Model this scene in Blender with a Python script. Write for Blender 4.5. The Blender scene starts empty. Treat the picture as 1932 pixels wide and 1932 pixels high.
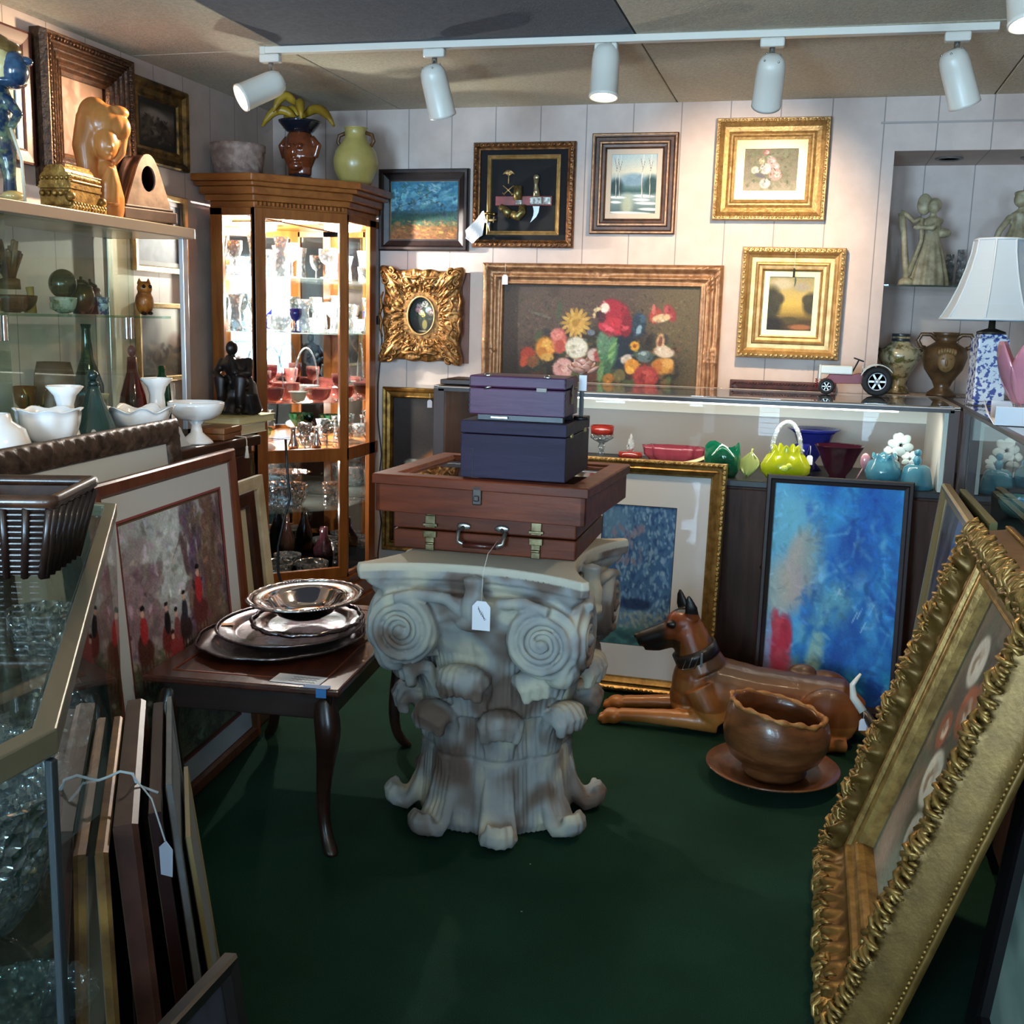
import bpy, bmesh, math, random
import numpy as np
from mathutils import Vector, Matrix, Euler, noise as mnoise
random.seed(7)
PI = math.pi
S = bpy.context.scene
C = S.collection
V = Vector

# ---------------------------------------------------------------- colour and materials
def lin(h):
    if isinstance(h, str):
        h = h.lstrip('#'); h = [int(h[i:i+2], 16) / 255 for i in (0, 2, 4)]
    return tuple((c / 12.92 if c <= .04045 else ((c + .055) / 1.055) ** 2.4) for c in h)
MATS = {}
def newmat(name):
    m = bpy.data.materials.new(name); m.use_nodes = True
    nt = m.node_tree; b = nt.nodes['Principled BSDF']
    return m, nt, b
def N(nt, t, **kw):
    n = nt.nodes.new(t)
    for k, v in kw.items():
        if k in n.inputs: n.inputs[k].default_value = v
        else: setattr(n, k, v)
    return n
def ramp(nt, stops, fac):
    r = nt.nodes.new('ShaderNodeValToRGB')
    e = r.color_ramp.elements
    while len(e) < len(stops): e.new(0.5)
    for i, (p, c) in enumerate(stops):
        e[i].position = p; e[i].color = (*lin(c), 1)
    nt.links.new(fac, r.inputs[0]); return r
def mat(name, col, rough=.5, metal=0, col2=None, scale=8, bump=0, bscale=40, kind='noise', stretch=(1, 1, 1), coat=0, emis=0, spec=.5, sheen=0, det=4, c3=None, w=(.35, .65)):
    """principled material, two-colour noise or wood grain, optional bump"""
    if name in MATS: return MATS[name]
    m, nt, b = newmat(name); L = nt.links.new
    b.inputs['Roughness'].default_value = rough; b.inputs['Metallic'].default_value = metal
    b.inputs['Specular IOR Level'].default_value = spec
    b.inputs['Coat Weight'].default_value = coat; b.inputs['Coat Roughness'].default_value = .12
    b.inputs['Sheen Weight'].default_value = sheen
    b.inputs['Base Color'].default_value = (*lin(col), 1)
    tc = N(nt, 'ShaderNodeTexCoord'); mp = N(nt, 'ShaderNodeMapping'); mp.inputs['Scale'].default_value = stretch
    L(tc.outputs['Object'], mp.inputs[0])
    if col2:
        if kind == 'voronoi':
            t = N(nt, 'ShaderNodeTexVoronoi', Scale=scale); f = t.outputs['Distance']
        else:
            t = N(nt, 'ShaderNodeTexNoise', Scale=scale, Detail=det, Roughness=.6)
            f = t.outputs['Fac']
        L(mp.outputs[0], t.inputs['Vector'])
        st = [(w[0], col), (w[1], col2)]
        if c3: st.append((min(.98, w[1] + .12), c3))
        L(ramp(nt, st, f).outputs[0], b.inputs['Base Color'])
    if bump:
        t2 = N(nt, 'ShaderNodeTexNoise', Scale=bscale, Detail=5)
        L(mp.outputs[0], t2.inputs['Vector'])
        bp = N(nt, 'ShaderNodeBump', Strength=bump, Distance=.004)
        L(t2.outputs['Fac'], bp.inputs['Height']); L(bp.outputs[0], b.inputs['Normal'])
    if emis:
        b.inputs['Emission Color'].default_value = (*lin(col), 1); b.inputs['Emission Strength'].default_value = emis
    MATS[name] = m; return m
def wood(name, c1, c2, rough=.35, axis='x', scale=7, coat=.2, spec=.4):
    st = {'x': (.12, 1, 1), 'y': (1, .12, 1), 'z': (1, 1, .12)}[axis]
    m = mat(name, c1, rough, 0, c2, scale * 4, bump=.12, bscale=90, stretch=st, coat=coat, spec=spec, det=6, w=(.3, .7))
    return m
def pane(name, tint=(.93, .97, .95), refl=1.0, ior=1.5, rough=.0, milk=0, milkcol='#ffffff', facet=0):
    """thin sheet or thin-walled glass: transparent plus fresnel gloss"""
    if name in MATS: return MATS[name]
    m, nt, b = newmat(name); L = nt.links.new; nt.nodes.remove(b)
    out = nt.nodes['Material Output']
    tr = N(nt, 'ShaderNodeBsdfTransparent'); tr.inputs[0].default_value = (*tint, 1)
    gl = N(nt, 'ShaderNodeBsdfGlossy'); gl.inputs['Roughness'].default_value = rough; gl.inputs[0].default_value = (refl, refl, refl, 1)
    fr = N(nt, 'ShaderNodeFresnel', IOR=ior)
    mx = N(nt, 'ShaderNodeMixShader'); ge = N(nt, 'ShaderNodeNewGeometry')
    iv = N(nt, 'ShaderNodeMath', operation='SUBTRACT'); iv.inputs[0].default_value = 1; L(ge.outputs['Backfacing'], iv.inputs[1])
    mu = N(nt, 'ShaderNodeMath', operation='MULTIPLY'); L(fr.outputs[0], mu.inputs[0]); L(iv.outputs[0], mu.inputs[1]); L(mu.outputs[0], mx.inputs[0])
    src = tr.outputs[0]
    if milk:
        df = N(nt, 'ShaderNodeBsdfDiffuse'); df.inputs[0].default_value = (*lin(milkcol), 1)
        m2 = N(nt, 'ShaderNodeMixShader'); m2.inputs[0].default_value = milk
        L(tr.outputs[0], m2.inputs[1]); L(df.outputs[0], m2.inputs[2]); src = m2.outputs[0]
    L(src, mx.inputs[1]); L(gl.outputs[0], mx.inputs[2]); L(mx.outputs[0], out.inputs[0])
    if facet:
        tc = N(nt, 'ShaderNodeTexCoord'); vo = N(nt, 'ShaderNodeTexVoronoi', Scale=facet); L(tc.outputs['Object'], vo.inputs['Vector'])
        bp = N(nt, 'ShaderNodeBump', Strength=1, Distance=.02); L(vo.outputs['Distance'], bp.inputs['Height']); L(bp.outputs[0], gl.inputs['Normal']); L(bp.outputs[0], fr.inputs['Normal'])
        cr = ramp(nt, [(.1, '#ffffff'), (.6, '#b4bcbe')], vo.outputs['Distance']); L(cr.outputs[0], tr.inputs[0])
    MATS[name] = m; return m
def cglass(name, col, milk=.35, ior=1.6, t=None):
    c = lin(col); t = t or tuple(min(1, x * .9 + .12) for x in c)
    return pane(name, t, 1, ior, .02, milk, col)
def paintmat(name='canvas_paint', rough=.55, coat=0.0):
    if name in MATS: return MATS[name]
    m, nt, b = newmat(name); L = nt.links.new
    a = N(nt, 'ShaderNodeVertexColor'); a.layer_name = 'Col'
    L(a.outputs[0], b.inputs['Base Color']); b.inputs['Roughness'].default_value = rough
    b.inputs['Coat Weight'].default_value = coat; b.inputs['Coat Roughness'].default_value = .05
    b.inputs['Specular IOR Level'].default_value = .3
    MATS[name] = m; return m

# ---------------------------------------------------------------- mesh builder
class MB:
    def __init__(s): s.v = []; s.f = []; s.sm = []
    def add(s, vs, fs, smooth=False, M=None):
        k = len(s.v)
        s.v += [tuple(M @ V(p)) if M else tuple(p) for p in vs]
        s.f += [tuple(i + k for i in f) for f in fs]; s.sm += [smooth] * len(fs); return s
    def box(s, x0, x1, y0, y1, z0, z1, M=None):
        return s.add([(x, y, z) for x in (x0, x1) for y in (y0, y1) for z in (z0, z1)],
                     [(0, 1, 3, 2), (4, 6, 7, 5), (0, 4, 5, 1), (2, 3, 7, 6), (0, 2, 6, 4), (1, 5, 7, 3)], False, M)
    def cbox(s, c, d, M=None):
        return s.box(c[0]-d[0]/2, c[0]+d[0]/2, c[1]-d[1]/2, c[1]+d[1]/2, c[2]-d[2]/2, c[2]+d[2]/2, M)
    def lathe(s, prof, seg=32, c=(0, 0, 0), sx=1, sy=1, fn=None, M=None, smooth=True):
        """prof [(r,z)]; fn(a,r,z)->(r,z) modulates"""
        vs = []; n = len(prof)
        for r, z in prof:
            for k in range(seg):
                a = 2 * PI * k / seg; rr, zz = fn(a, r, z) if fn else (r, z)
                vs.append((c[0] + sx * rr * math.cos(a), c[1] + sy * rr * math.sin(a), c[2] + zz))
        fs = [(i*seg+k, i*seg+(k+1) % seg, (i+1)*seg+(k+1) % seg, (i+1)*seg+k) for i in range(n-1) for k in range(seg)]
        if prof[0][0] > 1e-5: fs.append(tuple(range(seg))[::-1])
        if prof[-1][0] > 1e-5: fs.append(tuple((n-1)*seg+k for k in range(seg)))
        return s.add(vs, fs, smooth, M)
    def ell(s, c, r, seg=16, M=None):
        if not hasattr(r, '__len__'): r = (r, r, r)
        n = max(6, seg * 2 // 3)
        R = Matrix.Translation(c) @ Matrix.Diagonal((*r, 1)) if M is None else M @ Matrix.Translation(c) @ Matrix.Diagonal((*r, 1))
        return s.lathe([(max(1e-6, math.sin(PI*i/n)), -math.cos(PI*i/n)) for i in range(n+1)], seg, M=R)
    def tube(s, pts, r, seg=8, caps=True, flat=None, M=None, closed=False):
        pts = [V(p) for p in pts]; n = len(pts)
        rs = r if hasattr(r, '__len__') else [r] * n
        vs = []; up = V((0, 0, 1)); prev = None
        for i, p in enumerate(pts):
            if closed: t = pts[(i+1) % n] - pts[i-1]
            else: t = pts[min(i+1, n-1)] - pts[max(i-1, 0)]
            t = t.normalized() if t.length > 0 else V((0, 0, 1))
            if prev is None:
                a = up if abs(t.z) < .9 else V((1, 0, 0)); u = t.cross(a).normalized()
            else:
                u = prev - t * prev.dot(t); u = u.normalized() if u.length > 1e-6 else prev
            prev = u; w = t.cross(u)
            for k in range(seg):
                an = 2 * PI * k / seg
                vs.append(p + (u * math.cos(an) * (flat or 1) + w * math.sin(an)) * rs[i])
        m = n if closed else n - 1
        fs = [(i*seg+k, i*seg+(k+1) % seg, ((i+1) % n)*seg+(k+1) % seg, ((i+1) % n)*seg+k) for i in range(m) for k in range(seg)]
        if caps and not closed: fs += [tuple(range(seg))[::-1], tuple((n-1)*seg+k for k in range(seg))]
        return s.add(vs, fs, True, M)
    def prism(s, poly, z0, z1, M=None, smooth=False):
        n = len(poly)
        vs = [(x, y, z0) for x, y in poly] + [(x, y, z1) for x, y in poly]
        fs = [tuple(range(n))[::-1], tuple(range(n, 2*n))] + [(i, (i+1) % n, n+(i+1) % n, n+i) for i in range(n)]
        return s.add(vs, fs, smooth, M)
    def grid(s, fn, nu, nv, smooth=True, thick=0):
        """fn(u,v)->point; thick closes it into a shell"""
        P = [[V(fn(i/nu, j/nv)) for j in range(nv+1)] for i in range(nu+1)]
        vs = [p for row in P for p in row]
        idx = lambda i, j: i*(nv+1)+j
        fs = [(idx(i, j), idx(i+1, j), idx(i+1, j+1), idx(i, j+1)) for i in range(nu) for j in range(nv)]
        if thick:
            k = len(vs); W = []
            for i in range(nu+1):
                for j in range(nv+1):
                    a = P[min(i+1, nu)][j] - P[max(i-1, 0)][j]; b = P[i][min(j+1, nv)] - P[i][max(j-1, 0)]
                    nn = a.cross(b); nn = nn.normalized() if nn.length > 1e-12 else V((0, 0, 1))
                    W.append(P[i][j] - nn * thick)
            vs = vs + W; fs = fs + [tuple(q + k for q in f[::-1]) for f in fs]
            bd = [idx(i, 0) for i in range(nu+1)] + [idx(nu, j) for j in range(1, nv+1)] + [idx(i, nv) for i in range(nu-1, -1, -1)] + [idx(0, j) for j in range(nv-1, 0, -1)]
            fs += [(bd[(q+1) % len(bd)], bd[q], bd[q]+k, bd[(q+1) % len(bd)]+k) for q in range(len(bd))]
        return s.add(vs, fs, smooth)
    def mesh(s, name):
        me = bpy.data.meshes.new(name); me.from_pydata(s.v, [], s.f)
        me.polygons.foreach_set('use_smooth', s.sm)
        bm = bmesh.new(); bm.from_mesh(me); bmesh.ops.recalc_face_normals(bm, faces=bm.faces); bm.to_mesh(me); bm.free()
        return me
def obj(name, mb, m, parent=None, bevel=0, seg=2, loc=None, subsurf=0, label=None):
    me = mb.mesh(name) if isinstance(mb, MB) else mb
    o = bpy.data.objects.new(name, me); C.objects.link(o)
    if m: me.materials.append(m)
    if parent: o.parent = parent
    if loc: o.location = loc
    if bevel:
        b = o.modifiers.new('b', 'BEVEL'); b.width = bevel; b.segments = seg; b.limit_method = 'ANGLE'; b.angle_limit = .6
    if subsurf:
        b = o.modifiers.new('s', 'SUBSURF'); b.levels = b.render_levels = subsurf
    if label: o['label'] = label
    return o
def tag(o, label, cat, group=None):
    o['label'] = label; o['category'] = cat; o['kind'] = 'thing'
    if group: o['group'] = group
    return o
def thing(name, label, cat, loc=(0, 0, 0), rz=0, group=None, tilt=0, roll=0):
    o = bpy.data.objects.new(name, None); C.objects.link(o); o.empty_display_size = .05
    o.location = loc; o.rotation_euler = (tilt, roll, rz)
    return tag(o, label, cat, group)
def struct(name, mb, m, parent=None, bevel=0):
    o = obj(name, mb, m, parent, bevel)
    if not parent: o['kind'] = 'structure'
    return o
def copy_thing(o, loc, rz, label):
    r = o.copy(); C.objects.link(r); r.location = loc; r.rotation_euler = (o.rotation_euler[0], o.rotation_euler[1], rz); r['label'] = label
    for ch in o.children:
        c = ch.copy(); C.objects.link(c); c.parent = r
        for g in ch.children:
            d = g.copy(); C.objects.link(d); d.parent = c
    return r
def one(name, label, cat, mb, m, loc=(0, 0, 0), rz=0, bevel=0, group=None, subsurf=0):
    o = obj(name, mb, m, None, bevel, subsurf=subsurf); o.location = loc; o.rotation_euler = (0, 0, rz)
    return tag(o, label, cat, group)
def sculpt(name, mb, m, voxel, parent=None, smooth=6, disp=None, colour=None):
    """fuse overlapping forms into one continuous carved surface; disp(p)->offset, colour(p)->rgb"""
    me = mb.mesh(name); t = bpy.data.objects.new('tmp', me); C.objects.link(t)
    r = t.modifiers.new('r', 'REMESH'); r.mode = 'VOXEL'; r.voxel_size = voxel; r.use_smooth_shade = True
    sm = t.modifiers.new('s', 'SMOOTH'); sm.iterations = smooth; sm.factor = .5
    dg = bpy.context.evaluated_depsgraph_get(); dg.update()
    nm = bpy.data.meshes.new_from_object(t.evaluated_get(dg)); nm.name = name
    bpy.data.objects.remove(t); bpy.data.meshes.remove(me)
    if disp:
        co = [v.co.copy() for v in nm.vertices]; no = [v.normal.copy() for v in nm.vertices]
        for i, v in enumerate(nm.vertices): v.co = co[i] + no[i] * disp(co[i])
    nm.materials.clear(); nm.polygons.foreach_set('use_smooth', [True] * len(nm.polygons))
    if colour:
        ca = nm.color_attributes.new('Col', 'FLOAT_COLOR', 'POINT')
        a = np.empty(len(nm.vertices) * 4, dtype=np.float32)
        for i, v in enumerate(nm.vertices): a[i*4:i*4+4] = (*lin(colour(v.co)), 1)
        ca.data.foreach_set('color', a)
    return obj(name, nm, m, parent)

# ---------------------------------------------------------------- painter for canvases
def rgb(h):
    h = h.lstrip('#'); return np.array([int(h[i:i+2], 16) / 255 for i in (0, 2, 4)])
class Paint:
    """a small canvas, x 0..asp, y 0..1 downwards"""
    def __init__(s, w, h, stops, seed=1):
        s.w, s.h = w, h; s.asp = w / h; s.r = np.random.RandomState(seed)
        s.Y, s.X = np.mgrid[0:h, 0:w]; s.X = (s.X + .5) / h; s.Y = (s.Y + .5) / h
        ys = [p for p, _ in stops]; cs = np.array([rgb(c) for _, c in stops])
        s.a = np.stack([np.interp(s.Y, ys, cs[:, k]) for k in range(3)], -1)
    def mix(s, m, col):
        c = rgb(col) if isinstance(col, str) else col
        m = np.clip(m, 0, 1)[..., None]; s.a = s.a * (1 - m) + c * m
    def blob(s, x, y, rx, ry, col, rot=0, soft=.3, al=1):
        R = max(rx, ry)*(1+soft/2)*s.h + 1; i0, i1 = max(0, int(y*s.h-R)), min(s.h, int(y*s.h+R)+2); j0, j1 = max(0, int(x*s.h-R)), min(s.w, int(x*s.h+R)+2)
        if i0 >= i1 or j0 >= j1: return
        c, n = math.cos(rot), math.sin(rot); dx = s.X[i0:i1, j0:j1] - x; dy = s.Y[i0:i1, j0:j1] - y
        d = np.sqrt(((dx*c + dy*n)/rx)**2 + ((-dx*n + dy*c)/ry)**2)
        m = np.clip(al * np.clip((1 + soft/2 - d) / max(soft, .01), 0, 1), 0, 1)[..., None]
        c = rgb(col) if isinstance(col, str) else col
        s.a[i0:i1, j0:j1] = s.a[i0:i1, j0:j1] * (1 - m) + c * m
    def brush(s, n, r0, r1, amt=.12, asp=2.2, al=.7, box=None):
        x0, x1, y0, y1 = box or (0, s.asp, 0, 1)
        for _ in range(n):
            x = s.r.uniform(x0, x1); y = s.r.uniform(y0, y1); i = min(s.h-1, int(y*s.h)); j = min(s.w-1, int(x*s.h)); q = s.r.uniform(r0, r1)
            c = np.clip(s.a[i, j]*(1+s.r.normal(0, amt)) + s.r.normal(0, amt*.15, 3), 0, 1)
            s.blob(x + s.r.normal(0, q), y + s.r.normal(0, q), q*asp, q, c, s.r.uniform(0, PI), .6, al)
    def line(s, pts, wd, col, al=1):
        for (x0, y0), (x1, y1) in zip(pts, pts[1:]):
            dx, dy = x1-x0, y1-y0; L2 = dx*dx + dy*dy + 1e-9
            t = np.clip(((s.X-x0)*dx + (s.Y-y0)*dy)/L2, 0, 1)
            d = np.hypot(s.X-x0-t*dx, s.Y-y0-t*dy)
            s.mix(al * np.clip(1.2 - d/wd, 0, 1), col)
    def dabs(s, n, x0, x1, y0, y1, cols, r0, r1, rot=None, asp=2, al=.8):
        for _ in range(n):
            x = s.r.uniform(x0, x1); y = s.r.uniform(y0, y1); r = s.r.uniform(r0, r1)
            s.blob(x, y, r*asp, r, cols[s.r.randint(len(cols))], (s.r.uniform(0, PI) if rot is None else rot + s.r.uniform(-.3, .3)), .5, al)
    def poly(s, pts, col, al=1):
        ins = np.zeros(s.X.shape, bool); n = len(pts)
        for i in range(n):
            x0, y0 = pts[i]; x1, y1 = pts[(i+1) % n]
            c = ((y0 > s.Y) != (y1 > s.Y)) & (s.X < (x1-x0)*(s.Y-y0)/(y1-y0+1e-12)+x0); ins ^= c
        s.mix(ins * al, col)
    def petals(s, x, y, r, n, col, col2, wd=.35):
        for k in range(n):
            a = 2*PI*k/n + s.r.uniform(-.15, .15)
            s.blob(x + r*.6*math.cos(a), y + r*.6*math.sin(a), r*.5, r*wd, col if k % 2 else col2, a, .4)
    def rose(s, x, y, r, cols):
        s.blob(x, y, r, r*.95, cols[0], 0, .2)
        for k in range(9):
            a = k * 2.4; q = r * (.75 - .07*k)
            s.blob(x + q*.6*math.cos(a), y + q*.6*math.sin(a), q*.5, q*.28, cols[1 + k % (len(cols)-1)], a + PI/2, .5, .75)
    def grain(s, amt):
        s.a = np.clip(s.a + s.r.normal(0, amt, (s.h, s.w, 1)), 0, 1)
def canvas_mesh(p, w, h, z0=0, y=0, mask=None):
    """grid in the XZ plane facing -Y, centred in x, from z0 up"""
    me = bpy.data.meshes.new('canvas'); W, H = p.w, p.h
    xs = np.linspace(-w/2, w/2, W); zs = np.linspace(z0 + h, z0, H)
    vx = np.zeros((H, W, 3)); vx[..., 0] = xs[None, :]; vx[..., 1] = y; vx[..., 2] = zs[:, None]
    fs = []
    for j in range(H-1):
        for i in range(W-1):
            if mask and not mask((i+.5)/(W-1), (j+.5)/(H-1)): continue
            fs.append((j*W+i, (j+1)*W+i, (j+1)*W+i+1, j*W+i+1))
    me.from_pydata(vx.reshape(-1, 3).tolist(), [], fs)
    ca = me.color_attributes.new('Col', 'FLOAT_COLOR', 'POINT')
    a = p.a.reshape(-1, 3); a = np.where(a <= .04045, a/12.92, ((a+.055)/1.055)**2.4)
    ca.data.foreach_set('color', np.concatenate([a, np.ones((len(a), 1))], 1).astype(np.float32).ravel())
    return me

# ---------------------------------------------------------------- picture frames
def frame_mb(w, h, prof, n=1, disp=None, mb=None, z0=0):
    """prof [(inset, forward)] swept with mitres round a w x h rectangle standing on z0, facing -Y"""
    mb = mb or MB(); rings = []
    base = [(-1, -1), (1, -1), (1, 1), (-1, 1)]
    for (d, f) in prof:
        ring = []; a, b = w/2 - d, h/2 - d
        for k in range(4):
            p, q = base[k], base[(k+1) % 4]; L = (w if k % 2 == 0 else h)
            for i in range(n):
                t = i / n; x = (p[0]*(1-t) + q[0]*t)*a; z = (p[1]*(1-t) + q[1]*t)*b
                df = disp(k, t*L, L, d) if disp else 0
                if isinstance(df, tuple): df, do = df
                else: do = 0
                nx, nz = [(0, -1), (1, 0), (0, 1), (-1, 0)][k]
                if n > 1 and i == 0: nx = nz = 0
                ring.append((x + nx*do, -(f + df), z0 + h/2 + z + nz*do))
        rings.append(ring)
    m = len(rings[0]); vs = [p for r in rings for p in r]
    fs = [(j*m+i, j*m+(i+1) % m, (j+1)*m+(i+1) % m, (j+1)*m+i) for j in range(len(rings)-1) for i in range(m)]
    j = len(rings)-1; fs += [(j*m+i, j*m+(i+1) % m, (i+1) % m, i) for i in range(m)]
    return mb.add(vs, fs, n > 1 and disp is not None)
def plate_mb(w, h, z0, y0, y1): return MB().box(-w/2, w/2, y0, y1, z0, z0+h)
def mat_mb(w, h, ww, hh, z0, y, t=.003, dz=0):
    """a board w x h with a window ww x hh"""
    b = MB(); zc = z0 + h/2 + dz
    b.box(-w/2, -ww/2, y-t, y, z0, z0+h); b.box(ww/2, w/2, y-t, y, z0, z0+h)
    b.box(-ww/2, ww/2, y-t, y, z0, zc-hh/2); b.box(-ww/2, ww/2, y-t, y, zc+hh/2, z0+h); return b
def picture(name, label, loc, rz, w, h, prof, fmat, paint, inset, cat='painting', tilt=0, roll=0, n=1, disp=None, mats=(), glass=False, cy=-.006, coat=0, orn=None, group=None, cin=None):
    t = thing(name, label, cat, loc, rz, group, tilt, roll)
    mb = frame_mb(w, h, prof, n, disp)
    if orn: orn(mb, w, h)
    obj('frame', mb, fmat, t)
    obj('backing', plate_mb(w-.012, h-.012, .006, -.002, .002), MATS.get('backboard') or mat('backboard', '#5a4632', .8), t)
    fy = 0
    for (i0, i1, m, fw) in mats:      # flat liners: from inset i0 to i1
        obj('mount' if m.name.startswith('mount') else 'liner', frame_mb(w-2*i0, h-2*i0, [(0, fw-.004), (0, fw), (i1-i0, fw), (i1-i0, fw-.004)], z0=i0), m, t)
    if paint is not None:
        ci = cin or (inset, inset, inset, inset)  # left,right,bottom,top
        cw, ch = w-ci[0]-ci[1], h-ci[2]-ci[3]
        me = canvas_mesh(paint, cw, ch, ci[2], cy)
        o = obj('canvas', me, paintmat('paint_gloss', .35, .3) if coat else paintmat(), t); o.location.x = (ci[0]-ci[1])/2
    if glass:
        g = inset*.9 if not mats else mats[0][0]
        obj('glazing', MB().box(-w/2+g, w/2-g, -.0125, -.0105, g, h-g), pane('picture_glass', (.98, .985, .985), .7, 1.16), t)
    return t
def lumps(every=.03, r=.006, inset=.01, f=.02, seed=3, jit=.3, flat=.6):
    """carved leaf lumps round a frame"""
    def fn(mb, w, h):
        rr = random.Random(seed)
        for k in range(4):
            L = (w if k % 2 == 0 else h) - 2*inset; m = max(2, int(L/every))
            for i in range(m):
                t = (i + .5) / m; s = -L/2 + t*L
                c = [(s, -h/2+inset), (w/2-inset, s), (s, h/2-inset), (-w/2+inset, s)][k]
                q = r * (1 + rr.uniform(-jit, jit))
                a = rr.uniform(-.6, .6) + (0 if k % 2 == 0 else PI/2)
                M = Matrix.Translation((c[0], -f, c[1]+h/2)) @ Matrix.Rotation(-a - .5, 4, 'Y') @ Matrix.Diagonal((every*.48/q*1.0, flat, .8, 1))
                mb.ell((0, 0, 0), q, 8, M)
    return fn
def price_tag(label, loc, rz=0, length=.05, size=.02, tilt=0, string_pts=None, side=0):
    """white tag hanging on a thread; loc is where the thread starts"""
    t = thing('price_tag', label, 'price tag', loc, rz, None, tilt)
    obj('string', MB().tube(string_pts or [(0, 0, 0), (.001, -.002, -length*.5), (0, -.002, -length)], .0007, 5), mat('thread', '#d8d2c8', .8), t)
    w = size; z = -length
    outl = [(-w/2, -w*1.6), (w/2, -w*1.6), (w/2, -w*.3), (w*.25, 0), (-w*.25, 0), (-w/2, -w*.3)]
    Mx = Matrix.Translation((0, -.002, z)) @ Matrix.Rotation(side, 4, 'Z') @ Matrix.Rotation(PI/2, 4, 'X')
    obj('paper', MB().prism(outl, -.0006, .0006, Mx), mat('tag_paper', '#e9e6ee', .7), t)
    return t
# ================================================================ camera
cam = bpy.data.cameras.new('camera'); co = bpy.data.objects.new('camera', cam); C.objects.link(co); S.camera = co
cam.sensor_width = 36; cam.lens = 2065 / 1932 * 36; cam.clip_start = .02
co.matrix_world = Matrix(((.964049, -.070249, .25627, 0), (.264428, .158473, -.951296, 0), (.026216, .984861, .171351, 1.35), (0, 0, 0, 1)))
S.view_settings.view_transform = 'Standard'; S.view_settings.look = 'None'; S.view_settings.gamma = 1
S.view_settings.exposure = 0.75
try:
    S.cycles.use_denoising = True; S.cycles.transparent_max_bounces = 14; S.cycles.max_bounces = 6; S.cycles.diffuse_bounces = 3; S.cycles.glossy_bounces = 4; S.cycles.transmission_bounces = 2; S.cycles.use_adaptive_sampling = True; S.cycles.adaptive_threshold = .05; S.cycles.adaptive_min_samples = 16; S.cycles.caustics_reflective = False; S.cycles.caustics_refractive = False
    S.cycles.sample_clamp_indirect = 4
except Exception: pass
w = bpy.data.worlds.new('world'); S.world = w; w.use_nodes = True
bg = w.node_tree.nodes['Background']; bg.inputs[0].default_value = (.62, .78, 1, 1); bg.inputs[1].default_value = 2.0

# ================================================================ room
LX, RX, FY, BY, CZ = -2.46, 2.3, -2.6, 4.75, 2.26
def panel_mat(name, axis, base='#d2bdb2', groove='#948680', spacing=.2):
    m, nt, b = newmat(name); L = nt.links.new
    tc = N(nt, 'ShaderNodeTexCoord'); sp = N(nt, 'ShaderNodeSeparateXYZ'); L(tc.outputs['Object'], sp.inputs[0])
    d = N(nt, 'ShaderNodeMath', operation='DIVIDE'); L(sp.outputs[axis], d.inputs[0]); d.inputs[1].default_value = spacing
    fr = N(nt, 'ShaderNodeMath', operation='FRACT'); L(d.outputs[0], fr.inputs[0])
    lt = N(nt, 'ShaderNodeMath', operation='LESS_THAN'); L(fr.outputs[0], lt.inputs[0]); lt.inputs[1].default_value = .022
    ns = N(nt, 'ShaderNodeTexNoise', Scale=14, Detail=6); L(tc.outputs['Object'], ns.inputs['Vector'])
    r = ramp(nt, [(.3, base), (.7, '#c6b1a6')], ns.outputs['Fac'])
    mx = N(nt, 'ShaderNodeMix', data_type='RGBA'); L(lt.outputs[0], mx.inputs[0]); L(r.outputs[0], mx.inputs[6]); mx.inputs[7].default_value = (*lin(groove), 1)
    L(mx.outputs[2], b.inputs['Base Color']); b.inputs['Roughness'].default_value = .62
    inv = N(nt, 'ShaderNodeMath', operation='SUBTRACT'); inv.inputs[0].default_value = 1; L(lt.outputs[0], inv.inputs[1])
    bp = N(nt, 'ShaderNodeBump', Strength=.4, Distance=.004); L(inv.outputs[0], bp.inputs['Height']); L(bp.outputs[0], b.inputs['Normal'])
    return m
pw_x = panel_mat('panelled_wall_x', 0); pw_y = panel_mat('panelled_wall_y', 1)
m, nt, b = newmat('carpet'); L = nt.links.new
tc = N(nt, 'ShaderNodeTexCoord'); n1 = N(nt, 'ShaderNodeTexNoise', Scale=420, Detail=3); n2 = N(nt, 'ShaderNodeTexNoise', Scale=3, Detail=4); vo = N(nt, 'ShaderNodeTexVoronoi', Scale=9)
for n_ in (n1, n2, vo): L(tc.outputs['Object'], n_.inputs['Vector'])
ra = ramp(nt, [(.25, '#10271e'), (.55, '#193a2c'), (.8, '#24503e')], n1.outputs['Fac'])
rb = ramp(nt, [(.3, '#a8b8ac'), (.7, '#ffffff')], n2.outputs['Fac'])
mx = N(nt, 'ShaderNodeMix', data_type='RGBA', blend_type='MULTIPLY'); mx.inputs[0].default_value = .7
L(ra.outputs[0], mx.inputs[6]); L(rb.outputs[0], mx.inputs[7])
lt = N(nt, 'ShaderNodeMath', operation='LESS_THAN'); L(vo.outputs['Distance'], lt.inputs[0]); lt.inputs[1].default_value = .022
m2 = N(nt, 'ShaderNodeMix', data_type='RGBA'); L(lt.outputs[0], m2.inputs[0]); L(mx.outputs[2], m2.inputs[6]); m2.inputs[7].default_value = (*lin('#7f9a88'), 1)
L(m2.outputs[2], b.inputs['Base Color']); b.inputs['Roughness'].default_value = .95; b.inputs['Specular IOR Level'].default_value = .15
bp = N(nt, 'ShaderNodeBump', Strength=.5, Distance=.004); L(n1.outputs['Fac'], bp.inputs['Height']); L(bp.outputs[0], b.inputs['Normal'])
carpet = m
ceil_m = mat('ceiling_board', '#d6cab4', .9, 0, '#c2b59e', 90, .5, 160)
struct('floor', MB().box(LX-.1, RX+.1, FY-.1, 5.4, -.1, 0), carpet)
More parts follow.
